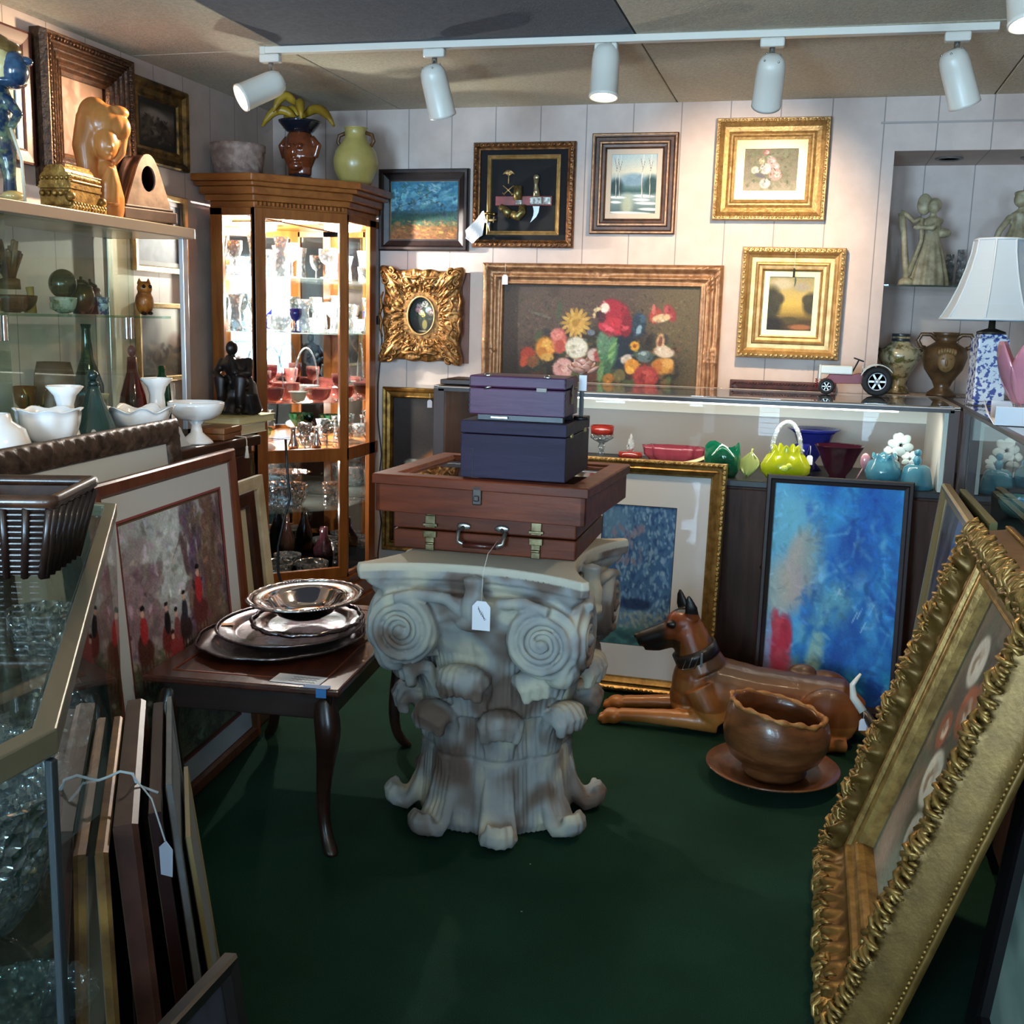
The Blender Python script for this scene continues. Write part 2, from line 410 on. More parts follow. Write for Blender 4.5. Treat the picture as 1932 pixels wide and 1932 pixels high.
cb = MB(); sx = [LX-.1, -1.84, -.62, .6, RX+.1]; sy = [FY-.1, 0, 1.22, 2.44, 3.66, 5.3]
for i in range(4):
    for j in range(5):
        if (i, j) == (1, 3): continue
        cb.box(sx[i]+.003, sx[i+1]-.003, sy[j]+.003, sy[j+1]-.003, CZ, CZ+.02)
ce = struct('ceiling', cb, ceil_m, bevel=.003)
struct('trim_1', MB().box(sx[1]+.003, sx[2]-.003, sy[3]+.003, sy[4]-.003, CZ, CZ+.02), mat('ceiling_patch', '#66686e', .9, 0, '#5a5c62', 60, .4, 120))
struct('trim_2', MB().box(LX-.1, RX+.1, FY-.1, 5.3, CZ+.02, CZ+.08), mat('ceiling_joint', '#6b6459', .9))
struct('wall_left', MB().box(LX-.1, LX, FY, BY+.1, 0, CZ), pw_y)
struct('wall_right', MB().box(RX, RX+.1, FY, 5.3, 0, CZ), pw_y)
NX0, NX1, NZ0, NZ1, NY = .25, 1.95, 1.09, 2.055, 5.17
wb = MB()
wb.box(LX-.1, NX0, BY, BY+.06, 0, CZ).box(NX1, RX, BY, BY+.06, 0, CZ).box(NX0, NX1, BY, BY+.06, 0, NZ0).box(NX0, NX1, BY, BY+.06, NZ1, CZ)
struct('wall_back', wb, pw_x)
wn = MB(); wn.box(NX0-.05, NX1+.05, NY, NY+.05, NZ0-.05, NZ1+.05)
wn.box(NX0-.05, NX0, BY+.06, NY, NZ0-.05, NZ1).box(NX1, NX1+.05, BY+.06, NY, NZ0-.05, NZ1).box(NX0, NX1, BY+.06, NY, NZ0-.05, NZ0).box(NX0-.05, NX1+.05, BY+.06, NY, NZ1, NZ1+.05)
struct('wall_niche', wn, pw_x)
struct('trim_3', MB().box(.19, RX, BY-.004, BY, 2.158, 2.166), mat('seam', '#a89c95', .7))
# front wall behind the camera with windows
wins = [(-2.1, -.95, .55, 2.05), (-.5, -.25, .3, 2.05), (.45, .72, .3, 2.05), (1.1, 2.0, .55, 2.05)]
wf = MB(); x = LX
for (a, b_, z0, z1) in wins:
    wf.box(x, a, FY-.1, FY, 0, CZ); wf.box(a, b_, FY-.1, FY, 0, z0); wf.box(a, b_, FY-.1, FY, z1, CZ); x = b_
wf.box(x, RX, FY-.1, FY, 0, CZ)
struct('wall_front', wf, pw_x)
wm = mat('window_paint', '#e8e6e0', .5)
for k, (a, b_, z0, z1) in enumerate(wins):
    f = MB(); f.box(a, a+.03, FY-.08, FY+.015, z0, z1).box(b_-.03, b_, FY-.08, FY+.015, z0, z1).box(a, b_, FY-.08, FY+.015, z0, z0+.03).box(a, b_, FY-.08, FY+.015, z1-.03, z1)
    wo = struct('window_%d' % (k+1), f, wm)
    obj('pane', MB().box(a+.03, b_-.03, FY-.05, FY-.046, z0+.03, z1-.03), pane('window_glass'), wo)
    sl = MB()
    for i in range(int((z1-z0-.1)/.05)):
        M = Matrix.Translation(((a+b_)/2, FY-.01, z0+.06+i*.05)) @ Matrix.Rotation(.25, 4, 'X')
        sl.cbox((0, 0, 0), (b_-a-.07, .03, .0015), M)
    obj('blind', sl, mat('blind_slat', '#dfe4ec', .6), wo)
    li = bpy.data.lights.new('daylight', 'AREA'); li.shape = 'RECTANGLE'; li.size = b_-a; li.size_y = z1-z0
    li.energy = (150, 60, 60, 60)[k] * (b_-a) * (z1-z0); li.color = (.50, .72, 1)
    lo = bpy.data.objects.new('daylight', li); C.objects.link(lo); lo.location = ((a+b_)/2, FY-.16, (z0+z1)/2); lo.rotation_euler = (PI/2, 0, 0)

# ================================================================ track lights
white_enamel = mat('white_enamel', '#d8cfc2', .35, spec=.45)
bulb_off = mat('lamp_inside', '#cfcabd', .35, .3)
TR = dict(x0=-1.90, x1=.46)
t = thing('track_rail', 'long white metal lighting track fixed to the ceiling', 'track rail', (0, 0, 0))
rl = MB(); rl.box(TR['x0'], .46, -.017, .017, -.022, 0)
Mr = Matrix.Rotation(.03, 4, 'Z')
o = obj('rail', MB().add([Mr @ V(p) for p in rl.v], rl.f), white_enamel, t, .002)
o2 = obj('end_cap', MB().cbox((TR['x0']-.008, -.058, -.012), (.02, .036, .026)), white_enamel, t, .003)
t.location = (0, 3.685, CZ)
def head(label, x, y, d, lit, rz=0, stem=.05, warm=(1, .74, .46), power=0, ztop=CZ-.022, angle=75, blend=.8, ld=None):
    t = thing('track_light', label, 'track light', (x, y, ztop), 0, 'track light heads')
    a = MB().cbox((0, 0, -.014), (.075, .034, .028)); obj('adapter', a, white_enamel, t, .006)
    obj('stem', MB().tube([(0, 0, -.02), (0, 0, -.04-stem)], .009, 10), mat('chrome', '#b8b8b8', .25, 1), t)
    d = V(d).normalized(); L = .15
    # stem meets the can near its closed end
    q = d.to_track_quat('-Z', 'Y').to_matrix().to_4x4(); p0 = V((0, 0, -.045-stem)) - d*.03
    M = Matrix.Translation(p0) @ q
    can = [(.0, .018), (.02, .016), (.034, .008), (.042, -.008), (.0445, -.03), (.046, -.14), (.0475, -.142), (.0475, -.152), (.044, -.152), (.041, -.04), (0, -.035)]
    obj('can', MB().lathe(can, 32, M=M), white_enamel, t)
    for k in range(4):
        an = k*PI/2+.6; obj('screw', MB().ell((.030*math.cos(an), .030*math.sin(an), .012), .0035, 6, M), mat('chrome', '#b8b8b8', .25, 1), t)
    bl = MB().lathe([(0, -.125), (.028, -.127), (.038, -.118), (.030, -.09), (.014, -.05), (.0, -.045)], 24, M=M)
    if lit: obj('bulb', bl, mat('bulb_glow', '#fff2dc', .5, emis=lit), t)
    else: obj('bulb', bl, mat('bulb_soft', '#ffe6c0', .5, emis=3), t)
    if power:
        li = bpy.data.lights.new('spot', 'SPOT'); li.energy = power; li.color = warm; li.spot_size = math.radians(angle); li.spot_blend = blend; li.shadow_soft_size = .03
        lo = bpy.data.objects.new('spot', li); C.objects.link(lo)
        lo.location = t.location + p0 + d*.160; lo.rotation_euler = V(ld or d).to_track_quat('-Z', 'Y').to_euler()
    return t
head('white track light tilted over the glass cabinet, glowing mouth showing', -1.886, 3.632, (-.62, -.62, -.46), 30, stem=.055, power=50, angle=100)
head('white track light pointing down beside the yellow jug', -1.292, 3.648, (.10, .45, -.88), 0, power=13, angle=100)
head('white track light hanging straight down with its glowing rim visible', -.714, 3.664, (.0, -.14, -.99), 26, stem=.004, power=18, angle=100)
head('white track light above the gap between birch and rose paintings', -.193, 3.68, (-.10, .66, -.72), 0, power=48, angle=80, ld=(-.17, 1.02, -.46))
head('white track light aimed away, above the recessed niche', .347, 3.696, (.34, .34, -.86), 0, power=7, angle=100)
head('large bright track light cut by the top corner of the picture', .42, 3.0, (.12, -.22, -.97), 34, stem=.0, power=24, angle=110)

# second track above and behind the camera; its unseen heads are added fill light
t = thing('track_rail', 'white lighting track on the ceiling above the photographer, only its first head in view', 'track rail', (.42, 1.0, CZ))
obj('rail', MB().box(-.017, .017, -3.2, 2.1, -.022, 0), white_enamel, t, .002)
for k, (yy, dd, pw) in enumerate(((1.6, (-2.42, 1.2, -1.28), 60), (.2, (-.85, .35, -.7), 8), (-1.2, (-.5, .6, -.7), 8))):
    head('white track light added unseen as fill on the near track, %s' % ['first overhead', 'second overhead', 'last behind the camera'][k], .42, yy, dd, 20, stem=0, power=pw, angle=(44 if k == 0 else 120), blend=1)
# ================================================================ shared materials
gold = mat('gilt', '#b48f58', .4, .55, '#775730', 55, .35, 120, w=(.35, .75))
gold_b = mat('gilt_bright', '#c4a26c', .38, .55, '#a07c4a', 30, .2, 90)
gold_d = mat('gilt_dark', '#a8763c', .4, .55, '#5a3818', 60, .4, 130)
copper_g = mat('gilt_copper', '#b0825c', .42, .5, '#835a3c', 35, .3, 90)
walnut = wood('walnut', '#2e1710', '#170b08', .3, 'x', 6)
walnut_y = wood('walnut_y', '#3a1d12', '#1c0d09', .3, 'y', 6)
mahog = wood('mahogany', '#74361c', '#481e0e', .42, 'x', 7, 0, .2)
mahog_z = wood('mahogany_z', '#6a2f1c', '#43190f', .3, 'z', 7)
oak = wood('oak_z', '#a4622c', '#7c421a', .32, 'z', 7)
oak_x = wood('oak_x', '#a4622c', '#7a4019', .32, 'x', 7)
dkwood = wood('dark_laminate', '#50352a', '#34211a', .5, 'z', 9, 0, .2)
dkframe = mat('dark_frame', '#2b1a16', .4, 0, '#150c0b', 30, .1)
alu = mat('aluminium', '#b9b3a8', .32, .9)
chrome = mat('chrome', '#b8b8b8', .25, 1)
silver = mat('silver_plate', '#d9cfcf', .09, 1)
tarn = mat('tarnished_silver', '#6a6064', .2, .95, '#8f858a', 9, .15, 60)
brass = mat('brass', '#a48752', .3, 1, '#6d5530', 30)
milkg = mat('milk_glass', '#f2f4f6', .12, spec=.7, coat=.6)
cream = mat('cream_ceramic', '#e0cf9c', .3, 0, '#c2ab73', 10)
crystal = pane('crystal', (.93, .95, .96), 1, 2.1, .03, .04, '#f4f6f8', 55)
crystal_w = pane('crystal_white', (.95, .96, .97), 1, 1.7, .08, .22, '#ffffff', 60)
mount_m = mat('mount_pale', '#c9cdcf', .85)
mount_w = mat('mount_white', '#ece9e6', .85)
mirror = mat('mirror_silver', '#dfe3e3', .02, 1)
clearp = pane('case_glass', (.95, .98, .968), 1, 1.25)
ltwood = wood('light_carved_wood', '#c48448', '#a8642c', .32, 'z', 5)

def cut(n=16, am=.06):
    return lambda a, r, z: (r * (1 + am * abs(math.sin(a * n / 2))), z)
def shell(prof, t=.003):
    """open vessel: outside profile then back down the inside"""
    ins = [(max(r - t, .0005), z + (t if i == 0 else 0)) for i, (r, z) in enumerate(prof)]
    k = next((i for i, (r, z) in enumerate(prof) if z > prof[0][1] + .004), 1)
    return prof + [(max(r - t, .0005), z) for r, z in prof[::-1] if z > prof[0][1] + t] + [(.0005, prof[0][1] + t)]
def prof_bowl(r, h, foot=.35, flare=0):
    P = [(.0005, 0), (r*foot, 0), (r*foot, h*.06)]
    for i in range(1, 9):
        a = i/8*PI/2; P.append((r*foot + (r-r*foot)*math.sin(a)**.9, h*.06 + h*.94*(1-math.cos(a)**1.0)))
    if flare: P.append((r*(1+flare), h*1.02))
    return P
def bowl_mb(r, h, n=0, am=.05, foot=.35, flare=0, t=.004, ruffle=0):
    P = prof_bowl(r, h, foot, flare)
    P = P + [(max(.0005, q-t), z+t*.3) for q, z in P[:1:-1]] + [(.0005, t+h*.06)]
    def fn(a, q, z):
        k = 1 + (am*abs(math.sin(a*n/2))*(q/r) if n else 0); dz = 0
        if ruffle: dz = ruffle*h*math.cos(a*7)*(q/r)**3; k *= 1 + .06*math.cos(a*7)*(q/r)**3
        return q*k, z+dz
    return MB().lathe(P, 48 if (n or ruffle) else 32, fn=fn)
def goblet_mb(h, r, n=0):
    P = [(.0005, 0), (r*.85, 0), (r*.8, .004), (r*.15, h*.07), (r*.1, h*.2), (r*.16, h*.28), (r*.1, h*.36), (r*.14, h*.46), (r*.7, h*.56), (r*.98, h*.75), (r, h), (r*.94, h), (r*.92, h*.76), (r*.6, h*.58), (.0005, h*.5)]
    return MB().lathe(P, 28, fn=cut(n) if n else None)
def vase_mb(P, n=0, am=.05, t=.003, seg=32):
    P = P + [(max(.0005, q-t), z) for q, z in P[::-1] if z > P[0][1]+.01]
    return MB().lathe(P, seg, fn=cut(n, am) if n else None)

# ================================================================ pictures on the wall at the far side of the glass cabinet
def stepped(w, d, steps=5):
    P = [(0, 0), (0, d*.6), (w*.06, d)]
    for i in range(steps):
        a = w*(.1 + .85*i/steps); P += [(a, d*(1-.11*i)), (a+w*.04, d*(.93-.11*i)), (a+w*.09, d*(1.0-.11*i)), (a+w*.12, d*(.86-.11*i))]
    return P + [(w, d*.3), (w, .001)]
def cove(w, d): return [(0, 0), (0, d*.75), (w*.05, d), (w*.18, d*1.0), (w*.24, d*.82), (w*.4, d*.55), (w*.6, d*.45), (w*.72, d*.6), (w*.8, d*.62), (w*.86, d*.45), (w, d*.35), (w, .001)]
def flatp(w, d): return [(0, 0), (0, d), (w*.15, d*1.05), (w*.85, d*.9), (w, d*.75), (w, .001)]
p = Paint(60, 60, [(0, '#b8b8ac'), (1, '#aaa99c')]); p.blob(.62, .3, .12, .12, '#d6d6cf', 0, .6); p.dabs(60, 0, 1, .3, 1, ['#a9a698', '#8f8f84', '#b9b6aa'], .02, .05)
picture('framed_print', 'pale print in a dark red frame near the ceiling behind the ceramic figurine', (LX+.004, 2.80, 1.80), PI/2, .60, .40, flatp(.045, .02), mat('oxblood', '#4c231d', .4), p, .045, 'picture', mats=[(.04, .07, mount_m, .012)])
p = Paint(60, 50, [(0, '#6a5344'), (.5, '#7c5347'), (1, '#50382c')], 3); p.dabs(80, 0, 1.2, 0, 1, ['#86625a', '#5c3e33', '#6f4e44', '#917268'], .03, .07); p.blob(.7, .55, .25, .3, '#b88b80', 0, .6)
picture('ornate_framed_painting', 'large painting in a deep stepped bronze frame behind the madonna carving', (LX+.004, 3.355, 1.74), PI/2, .478, .486, stepped(.12, .06, 5), mat('bronze_gilt', '#553720', .42, .6, '#2f1b10', 50, .5, 110), p, .12, orn=lumps(.016, .008, .022, .056, 5))
p = Paint(60, 60, [(0, '#1c1c1a'), (.3, '#6e655c'), (.5, '#4b4038'), (1, '#26201c')], 5)
p.blob(.5, .3, .35, .16, '#8a8078', .2, .7); p.blob(.65, .5, .2, .1, '#3c2a24', .5, .6); p.blob(.35, .68, .2, .12, '#6e6455', 0, .7); p.line([(.2, .65), (.45, .62), (.8, .85)], .02, '#2e2620'); p.dabs(70, .1, .9, .3, .95, ['#3c342c', '#584c40', '#1f1a17'], .015, .05)
picture('landscape_painting', 'dark misty landscape in a gold and black frame next to the bronze stepped frame', (LX+.004, 3.805, 1.895), PI/2, .385, .30, [(0, 0), (0, .02), (.006, .028), (.02, .024), (.03, .012), (.05, .01), (.06, .014), (.066, .006), (.066, .001)], mat('gilt_black', '#8d6b35', .4, .7, '#2c2013', 20), p, .08, mats=[(.05, .08, mat('black_liner', '#16140f', .6), .007)])
p = Paint(50, 40, [(0, '#5a5e62'), (.4, '#4a4b52'), (1, '#2c2a33')], 6); p.blob(.5, .3, .25, .15, '#82909a', .3, .8); p.dabs(60, 0, 1.25, .4, 1, ['#33323b', '#4a4450', '#232028'], .02, .06)
picture('seascape_painting', 'small seascape in a thin gold frame just above the end of the glass cabinet', (LX+.004, 3.80, 1.50), PI/2, .36, .295, flatp(.022, .02), gold_b, p, .022, mats=[(.02, .04, mat('grey_liner', '#5b5148', .6), .01)])
p = Paint(50, 60, [(0, '#c9c0b4'), (.35, '#a89c8c'), (1, '#4a3a30')], 7); p.blob(.15, .4, .2, .4, '#4b4038', .2, .6); p.blob(.65, .55, .14, .18, '#7b5a48', 0, .5); p.dabs(80, 0, .85, .5, 1, ['#5b4a3c', '#6f5846', '#3c3028'], .02, .05)
picture('village_painting', 'sepia street scene in a thin gold frame low behind the glass cabinet door', (LX+.004, 3.80, 1.085), PI/2, .34, .30, flatp(.02, .02), gold_b, p, .02)

# ================================================================ sideboard
t = thing('sideboard', 'dark brown wooden sideboard under the glass cabinet', 'sideboard', (-2.17, 2.75, 0))
SX0, SX1, SY0, SY1 = -.27, .25, -.85, .79
obj('top', MB().box(SX0, SX1+.02, SY0, SY1+.015, .89, .925), walnut_y, t, .006)
obj('body', MB().box(SX0, SX1-.01, SY0, SY1, .08, .89).box(SX0+.02, SX1-.03, SY0+.02, SY1-.02, 0, .08), walnut_y, t, .003)
for k in range(3):
    y0 = SY0+.02 + k*.54
    d = obj('door', MB().box(SX1-.01, SX1+.006, y0, y0+.52, .12, .86).box(SX1+.006, SX1+.012, y0+.06, y0+.46, .2, .78), walnut_y, t, .003)
    obj('hinge', MB().box(SX1+.006, SX1+.010, y0+.505, y0+.515, .60, .84), brass, d)
# ================================================================ wall-length glass cabinet on the sideboard
t = thing('glass_cabinet', 'aluminium-framed glass display cabinet standing on the dark sideboard', 'display cabinet', (-2.28, 2.55, .9265))
gx0, gx1, gy0, gy1, gz = -.165, .155, -.75, .915, .711
top = MB().box(gx0, gx1+.025, gy0, gy1+.01, gz-.036, gz); obj('top', top, mat('champagne_metal', '#bfb2a2', .3, .75), t, .003)
obj('post', MB().box(gx1-.018, gx1, gy1-.03, gy1, 0, gz-.036), mat('pale_metal', '#dcd8da', .3, .5), t, .002)
obj('post', MB().box(gx0, gx0+.02, gy1-.03, gy1, 0, gz-.036), alu, t, .002)
obj('bottom', MB().box(gx0, gx1, gy0, gy1, 0, .018), mat('cab_base', '#7c7468', .5), t)
for (a, b_, xx) in ((gy0, .02, gx1-.012), (-.02, .62, gx1-.024)):
    d = obj('sliding_door', MB().box(xx, xx+.005, a, b_, .018, gz-.036), pane('green_door_glass', (.80, .87, .82), 1, 1.4, 0, .05, '#5c6a60'), t)
obj('handle', MB().box(gx1-.006, gx1+.004, -.045, -.025, .335, .405).box(gx1-.006, gx1+.004, -.015, .0, .335, .405), chrome, t, .002)
obj('handle', MB().box(gx1-.006, gx1+.004, .54, .555, .335, .405).box(gx1-.006, gx1+.004, .565, .58, .335, .405), chrome, t, .002)
obj('end_glass', MB().box(gx0+.02, gx1-.018, gy1-.012, gy1-.007, .018, gz-.036), clearp, t)
greeng = pane('green_glass_shelf', (.70, .85, .78), 1, 1.5, 0, .12, '#49685c')
obj('shelf', MB().box(gx0+.01, gx1-.045, gy0, gy1-.045, .402, .410), greeng, t)
obj('shelf', MB().box(gx0+.01, gx0+.16, gy0, .17, .470, .478), greeng, t)
SHZ = .9265+.411
# ---- on top of the cabinet
TZ = .9265+gz+.001
# glazed figurine
t = thing('ceramic_figurine', 'blue, cream and brown glazed ceramic figurine at the picture edge on the cabinet', 'figurine', (-2.25, 2.70, TZ), .3)
blueg = mat('blue_glaze', '#22364f', .15, 0, '#6d7d62', 30, coat=.8, w=(.45, .6)); 
b = MB()
for s in (-1, 1): b.tube([(s*.03, 0, .02), (s*.03, 0, .07), (s*.022, 0, .15)], [.020, .017, .03], 14)
b.lathe([(.001, .13), (.05, .14), (.052, .18), (.038, .24), (.046, .29), (.03, .33), (.001, .335)], 24)
b.tube([(.04, -.01, .28), (.075, -.03, .24), (.06, -.05, .2)], [.016, .014, .012], 12)
b.tube([(-.04, -.01, .28), (-.07, -.03, .22), (-.05, -.05, .18)], [.016, .014, .012], 12)
sculpt('body', b, blueg, .005, t, 4)
creamg = mat('cream_glaze', '#e9d9a4', .18, 0, '#cdb06a', 12, coat=.7)
obj('head', MB().ell((-.02, -.01, .375), (.05, .048, .055)).ell((.028, -.02, .37), (.035, .035, .05)), creamg, t)
obj('hat', MB().ell((0, .01, .415), (.075, .062, .035)).ell((.0, .0, .43), (.05, .05, .03)), mat('brown_glaze', '#5d4321', .2, 0, '#8a6d35', 20, coat=.6), t)
obj('scarf', MB().ell((.062, -.01, .36), (.038, .04, .05)).ell((.085, 0, .385), (.025, .02, .014)).ell((.03, .0, .328), (.06, .05, .016)), mat('navy_glaze', '#182c4a', .15, 0, '#3b5a75', 25, coat=.8), t)
for s in (-1, 1): obj('shoe', MB().ell((s*.05, -.03, .018), (.032, .045, .018)), creamg, t)
obj('cane', MB().tube([(.06, -.05, .2), (.085, -.05, .12), (.09, -.05, .0)], .0045, 8), mat('ivory', '#d8cfb8', .4), t)
# gold casket
t = thing('gilded_casket', 'gold-coloured casket with relief bands and a stepped domed lid', 'casket', (-2.235, 2.992, TZ), PI/2+.1)
cg = mat('casket_gold', '#bb9650', .36, .65, '#75562a', 45, .5, 100)
b = MB().box(-.085, .085, -.05, .05, .018, .07); b.box(-.1, .1, -.062, .062, 0, .018)
for k in range(22):
    b.ell((-.09+.0086*k, -.058, .016+.008*(k % 2)), .009, 8)
for s in (-1, 1):
    b.ell((s*.088, -.052, .045), .016, 10)
    for k in range(5): b.ell((s*.087, -.04+.02*k, .055), .010, 8)
obj('body', b, cg, t, .003)
b = MB(); b.box(-.088, .088, -.053, .053, .07, .078)
for k in range(5): b.grid(lambda u, v, k=k: (-.084+.004*k+(.168-.008*k)*u, -.05+.006*k + .0*v, .078+.013*k+.013*v), 2, 1)
prf = [(-.052, .078), (-.052, .088), (-.047, .092), (-.05, .1), (-.044, .112), (-.036, .118), (-.034, .126), (-.02, .138), (.02, .138), (.034, .126), (.036, .118), (.044, .112), (.05, .1), (.047, .092), (.052, .088), (.052, .078)]
b.prism(prf, -.084, .084, Matrix(((0, 0, 1, 0), (1, 0, 0, 0), (0, 1, 0, 0), (0, 0, 0, 1))))
for k in range(20): b.ell((-.08+.0084*k, -.05, .104), (.005, .004, .006), 6)
for s in (-1, 1):
    for k in range(6): b.ell((s*.085, -.04+.016*k, .1), .007, 6)
obj('lid', b, cg, t)
obj('handle', MB().box(-.08, .085, -.056, -.05, .090, .095).box(-.08, .085, -.056, -.05, .112, .116), gold_b, t, .002)
# madonna carving
t = thing('madonna_carving', 'smooth light wood carving of a veiled woman with head bowed in prayer', 'carving', (-2.23, 3.165, TZ), PI/2-.55)
b = MB()
b.lathe([(.001, 0), (.042, .0), (.05, .03), (.052, .07), (.04, .12), (.028, .17), (.001, .2)], 28, (0.005, 0, 0), 1, .8)
b.tube([(-.03, 0, .05), (-.055, .01, .15), (-.06, .015, .22), (-.035, .015, .30), (0, .01, .345)], [.02, .03, .038, .05, .04], 20)
b.ell((-.005, .0, .295), (.062, .055, .065), 24); b.ell((-.026, .012, .315), (.052, .045, .062), 24); b.ell((-.045, .012, .25), (.04, .04, .08), 24); b.ell((.022, -.012, .29), (.045, .045, .05), 24)
b.ell((-.010, -.032, .232), (.037, .033, .052), 24); b.ell((.0, .02, .25), (.058, .04, .10), 24); b.ell((.0, .015, .16), (.035, .03, .06), 20)
b.ell((.038, -.012, .335), (.038, .036, .022), 20); b.ell((.044, -.02, .288), (.032, .034, .04), 24); b.ell((.026, -.012, .235), (.026, .03, .05), 20); b.tube([(.05, -.02, .26), (.04, -.03, .21), (.015, -.03, .175)], [.018, .014, .01], 14)
b.tube([(-.012, -.05, .245), (-.006, -.066, .218), (-.01, -.06, .212)], [.004, .008, .004], 10)
b.ell((-.012, -.058, .198), (.009, .006, .004), 10)
b.tube([(-.02, -.04, .05), (-.022, -.052, .11), (-.012, -.058, .16)], [.022, .018, .008], 14)
b.tube([(.0, -.04, .05), (0, -.052, .11), (-.006, -.058, .158)], [.022, .017, .008], 14)
sculpt('figure', b, ltwood, .0032, t, 14)
# bell-shaped clock case
t = thing('clock_case', 'empty bell-shaped wooden mantel clock case with an oval hole', 'clock case', (-2.24, 3.355, TZ), PI/2-.25)
out = []
for i in range(25):
    u = -1 + i/12; z = .065 + .165*(math.cos(abs(u)**1.15*PI)*.5+.5)**.75 if abs(u) < 1 else .065
    out.append((u*.10, z))
poly = [(-.10, .05)] + out + [(.10, .05)]
ag = mat('worn_wood', '#7b6659', .6, 0, '#54433a', 14, .3)
Mx = Matrix.Translation((0, 0, 0)) @ Matrix.Rotation(PI/2, 4, 'X')
def ringplate(poly, hole, y0, y1):
    """front board with an oval hole: strip between outline and hole"""
    b = MB(); cx = sum(p[0] for p in hole)/len(hole); cz = sum(p[1] for p in hole)/len(hole); n = len(hole)
    out = []
    for (hx, hz) in hole:
        an = math.atan2(hz-cz, hx-cx); best = None
        for i in range(len(poly)):
            x1, z1 = poly[i]; x2, z2 = poly[(i+1) % len(poly)]
            dx, dz = math.cos(an), math.sin(an); ex, ez = x2-x1, z2-z1; det = dx*(-ez) + dz*ex
            if abs(det) < 1e-12: continue
            tt = ((x1-cx)*(-ez) + (z1-cz)*ex)/det; uu = (dx*(z1-cz) - dz*(x1-cx))/det
            if tt > 0 and -1e-6 <= uu <= 1+1e-6: best = tt if best is None else max(best, tt)
        out.append((cx+best*math.cos(an), cz+best*math.sin(an)))
    vs = [(x, y0, z) for x, z in out] + [(x, y0, z) for x, z in hole] + [(x, y1, z) for x, z in out] + [(x, y1, z) for x, z in hole]
    fs = []
    for i in range(n):
        j = (i+1) % n; fs += [(i, j, n+j, n+i), (2*n+j, 2*n+i, 3*n+i, 3*n+j), (i, 2*n+i, 2*n+j, j), (n+i, n+j, 3*n+j, 3*n+i)]
    return b.add(vs, fs)
hole = [(.03*math.cos(2*PI*k/40), .15+.042*math.sin(2*PI*k/40)) for k in range(40)]
obj('front', ringplate(poly, hole, -.05, -.043), ag, t)
obj('hood', MB().grid(lambda u, v: (poly[round(u*26)][0]*.97, -.044+.09*v, poly[round(u*26)][1]-.002), 26, 1, True, .004), walnut, t)
obj('back', MB().prism(poly, -.05, -.045, Matrix.Rotation(PI/2, 4, 'X')), mat('blackened', '#0c0909', .9), t)
obj('base', MB().box(-.115, .115, -.06, .055, .012, .05).box(-.105, .105, -.055, .05, .05, .06), mat('worn_wood_dark', '#4c3a34', .6, 0, '#33241f', 12), t, .004)
for sx_ in (-.09, .09):
    for sy_ in (-.045, .04): obj('foot', MB().lathe([(.001, 0), (.012, 0), (.015, .006), (.01, .012), (.001, .012)], 12, (sx_, sy_, 0)), walnut, t)
one('perfume_bottle', 'tiny clear glass bottle beside the bell-shaped clock case', 'bottle', vase_mb([(.001, 0), (.012, 0), (.014, .012), (.006, .022), (.004, .034), (.007, .038)], 6), crystal_w, (-2.18, 3.44, TZ))

# ---- inside the cabinet, shelf level
t = thing('decorative_plate', 'blue and white patterned plate upright on a stand in the glass cabinet', 'plate', (-2.33, 2.695, SHZ+.071), 1.35)
bw = mat('blue_white_pattern', '#c9d3df', .15, 0, '#3c5a8c', 60, coat=.8, w=(.47, .56))
obj('dish', MB().lathe([(.001, .008), (.04, .006), (.05, .0), (.078, -.008), (.08, -.005), (.052, .006), (.04, .012), (.001, .012)], 40, M=Matrix.Translation((0, 0, .085)) @ Matrix.Rotation(PI/2-.2, 4, 'X')), bw, t)
obj('stand', MB().tube([(-.02, -.03, .0), (-.015, -.015, .02), (0, .02, .06)], .003).tube([(.02, -.03, .0), (.015, -.015, .02), (0, .02, .06)], .003).tube([(0, .05, 0), (0, .02, .06)], .003), mat('black_wire', '#151515', .5), t)
b = MB(); rr = random.Random(4)
for k in range(14):
    a = rr.uniform(0, 2*PI); q = rr.uniform(.03, .06)
    b.tube([(0, 0, .02), (q*.4*math.cos(a), q*.4*math.sin(a), .06), (q*math.cos(a), q*math.sin(a), rr.uniform(.09, .15))], [.012, .01, .006], 8)
b.lathe([(.001, 0), (.03, 0), (.028, .03), (.001, .04)], 16)
one('twig_ornament', 'brown branching ornament on the upper glass shelf of the cabinet', 'ornament', b, mat('brown_branch', '#5a4128', .5, 0, '#7c5c34', 20), (-2.35, 2.845, SHZ+.069))
one('soapstone_figure', 'small tan figure in front of the branching ornament', 'figurine', MB().tube([(0, 0, 0), (0, 0, .03), (.003, 0, .055), (0, 0, .075)], [.018, .016, .01, .012], 12), mat('tan_stone', '#b08a4c', .4), (-2.23, 2.78, SHZ+.0))
def jar(label, y, col, r, h, x=-2.24, m=None):
    t = thing('lidded_jar', label, 'jar', (x, y, SHZ)); mm = m or mat('jar'+col, col, .2, 0, '#2e2618', 25, coat=.5, w=(.4, .7))
    obj('body', vase_mb([(.001, 0), (r*.6, 0), (r*.95, h*.25), (r, h*.5), (r*.8, h*.75), (r*.55, h*.8)], t=.004), mm, t)
    obj('lid', MB().lathe([(r*.62, h*.8), (r*.6, h*.84), (r*.3, h*.92), (r*.1, h*.94), (r*.12, h), (.001, h*1.02)], 24), mm, t)
one('carved_dish', 'low brown carved dish on the cabinet shelf', 'dish', bowl_mb(.065, .05, 10, .1), mat('brown_dish', '#6b4530', .4, 0, '#4a2f22', 20), (-2.26, 2.74, SHZ))
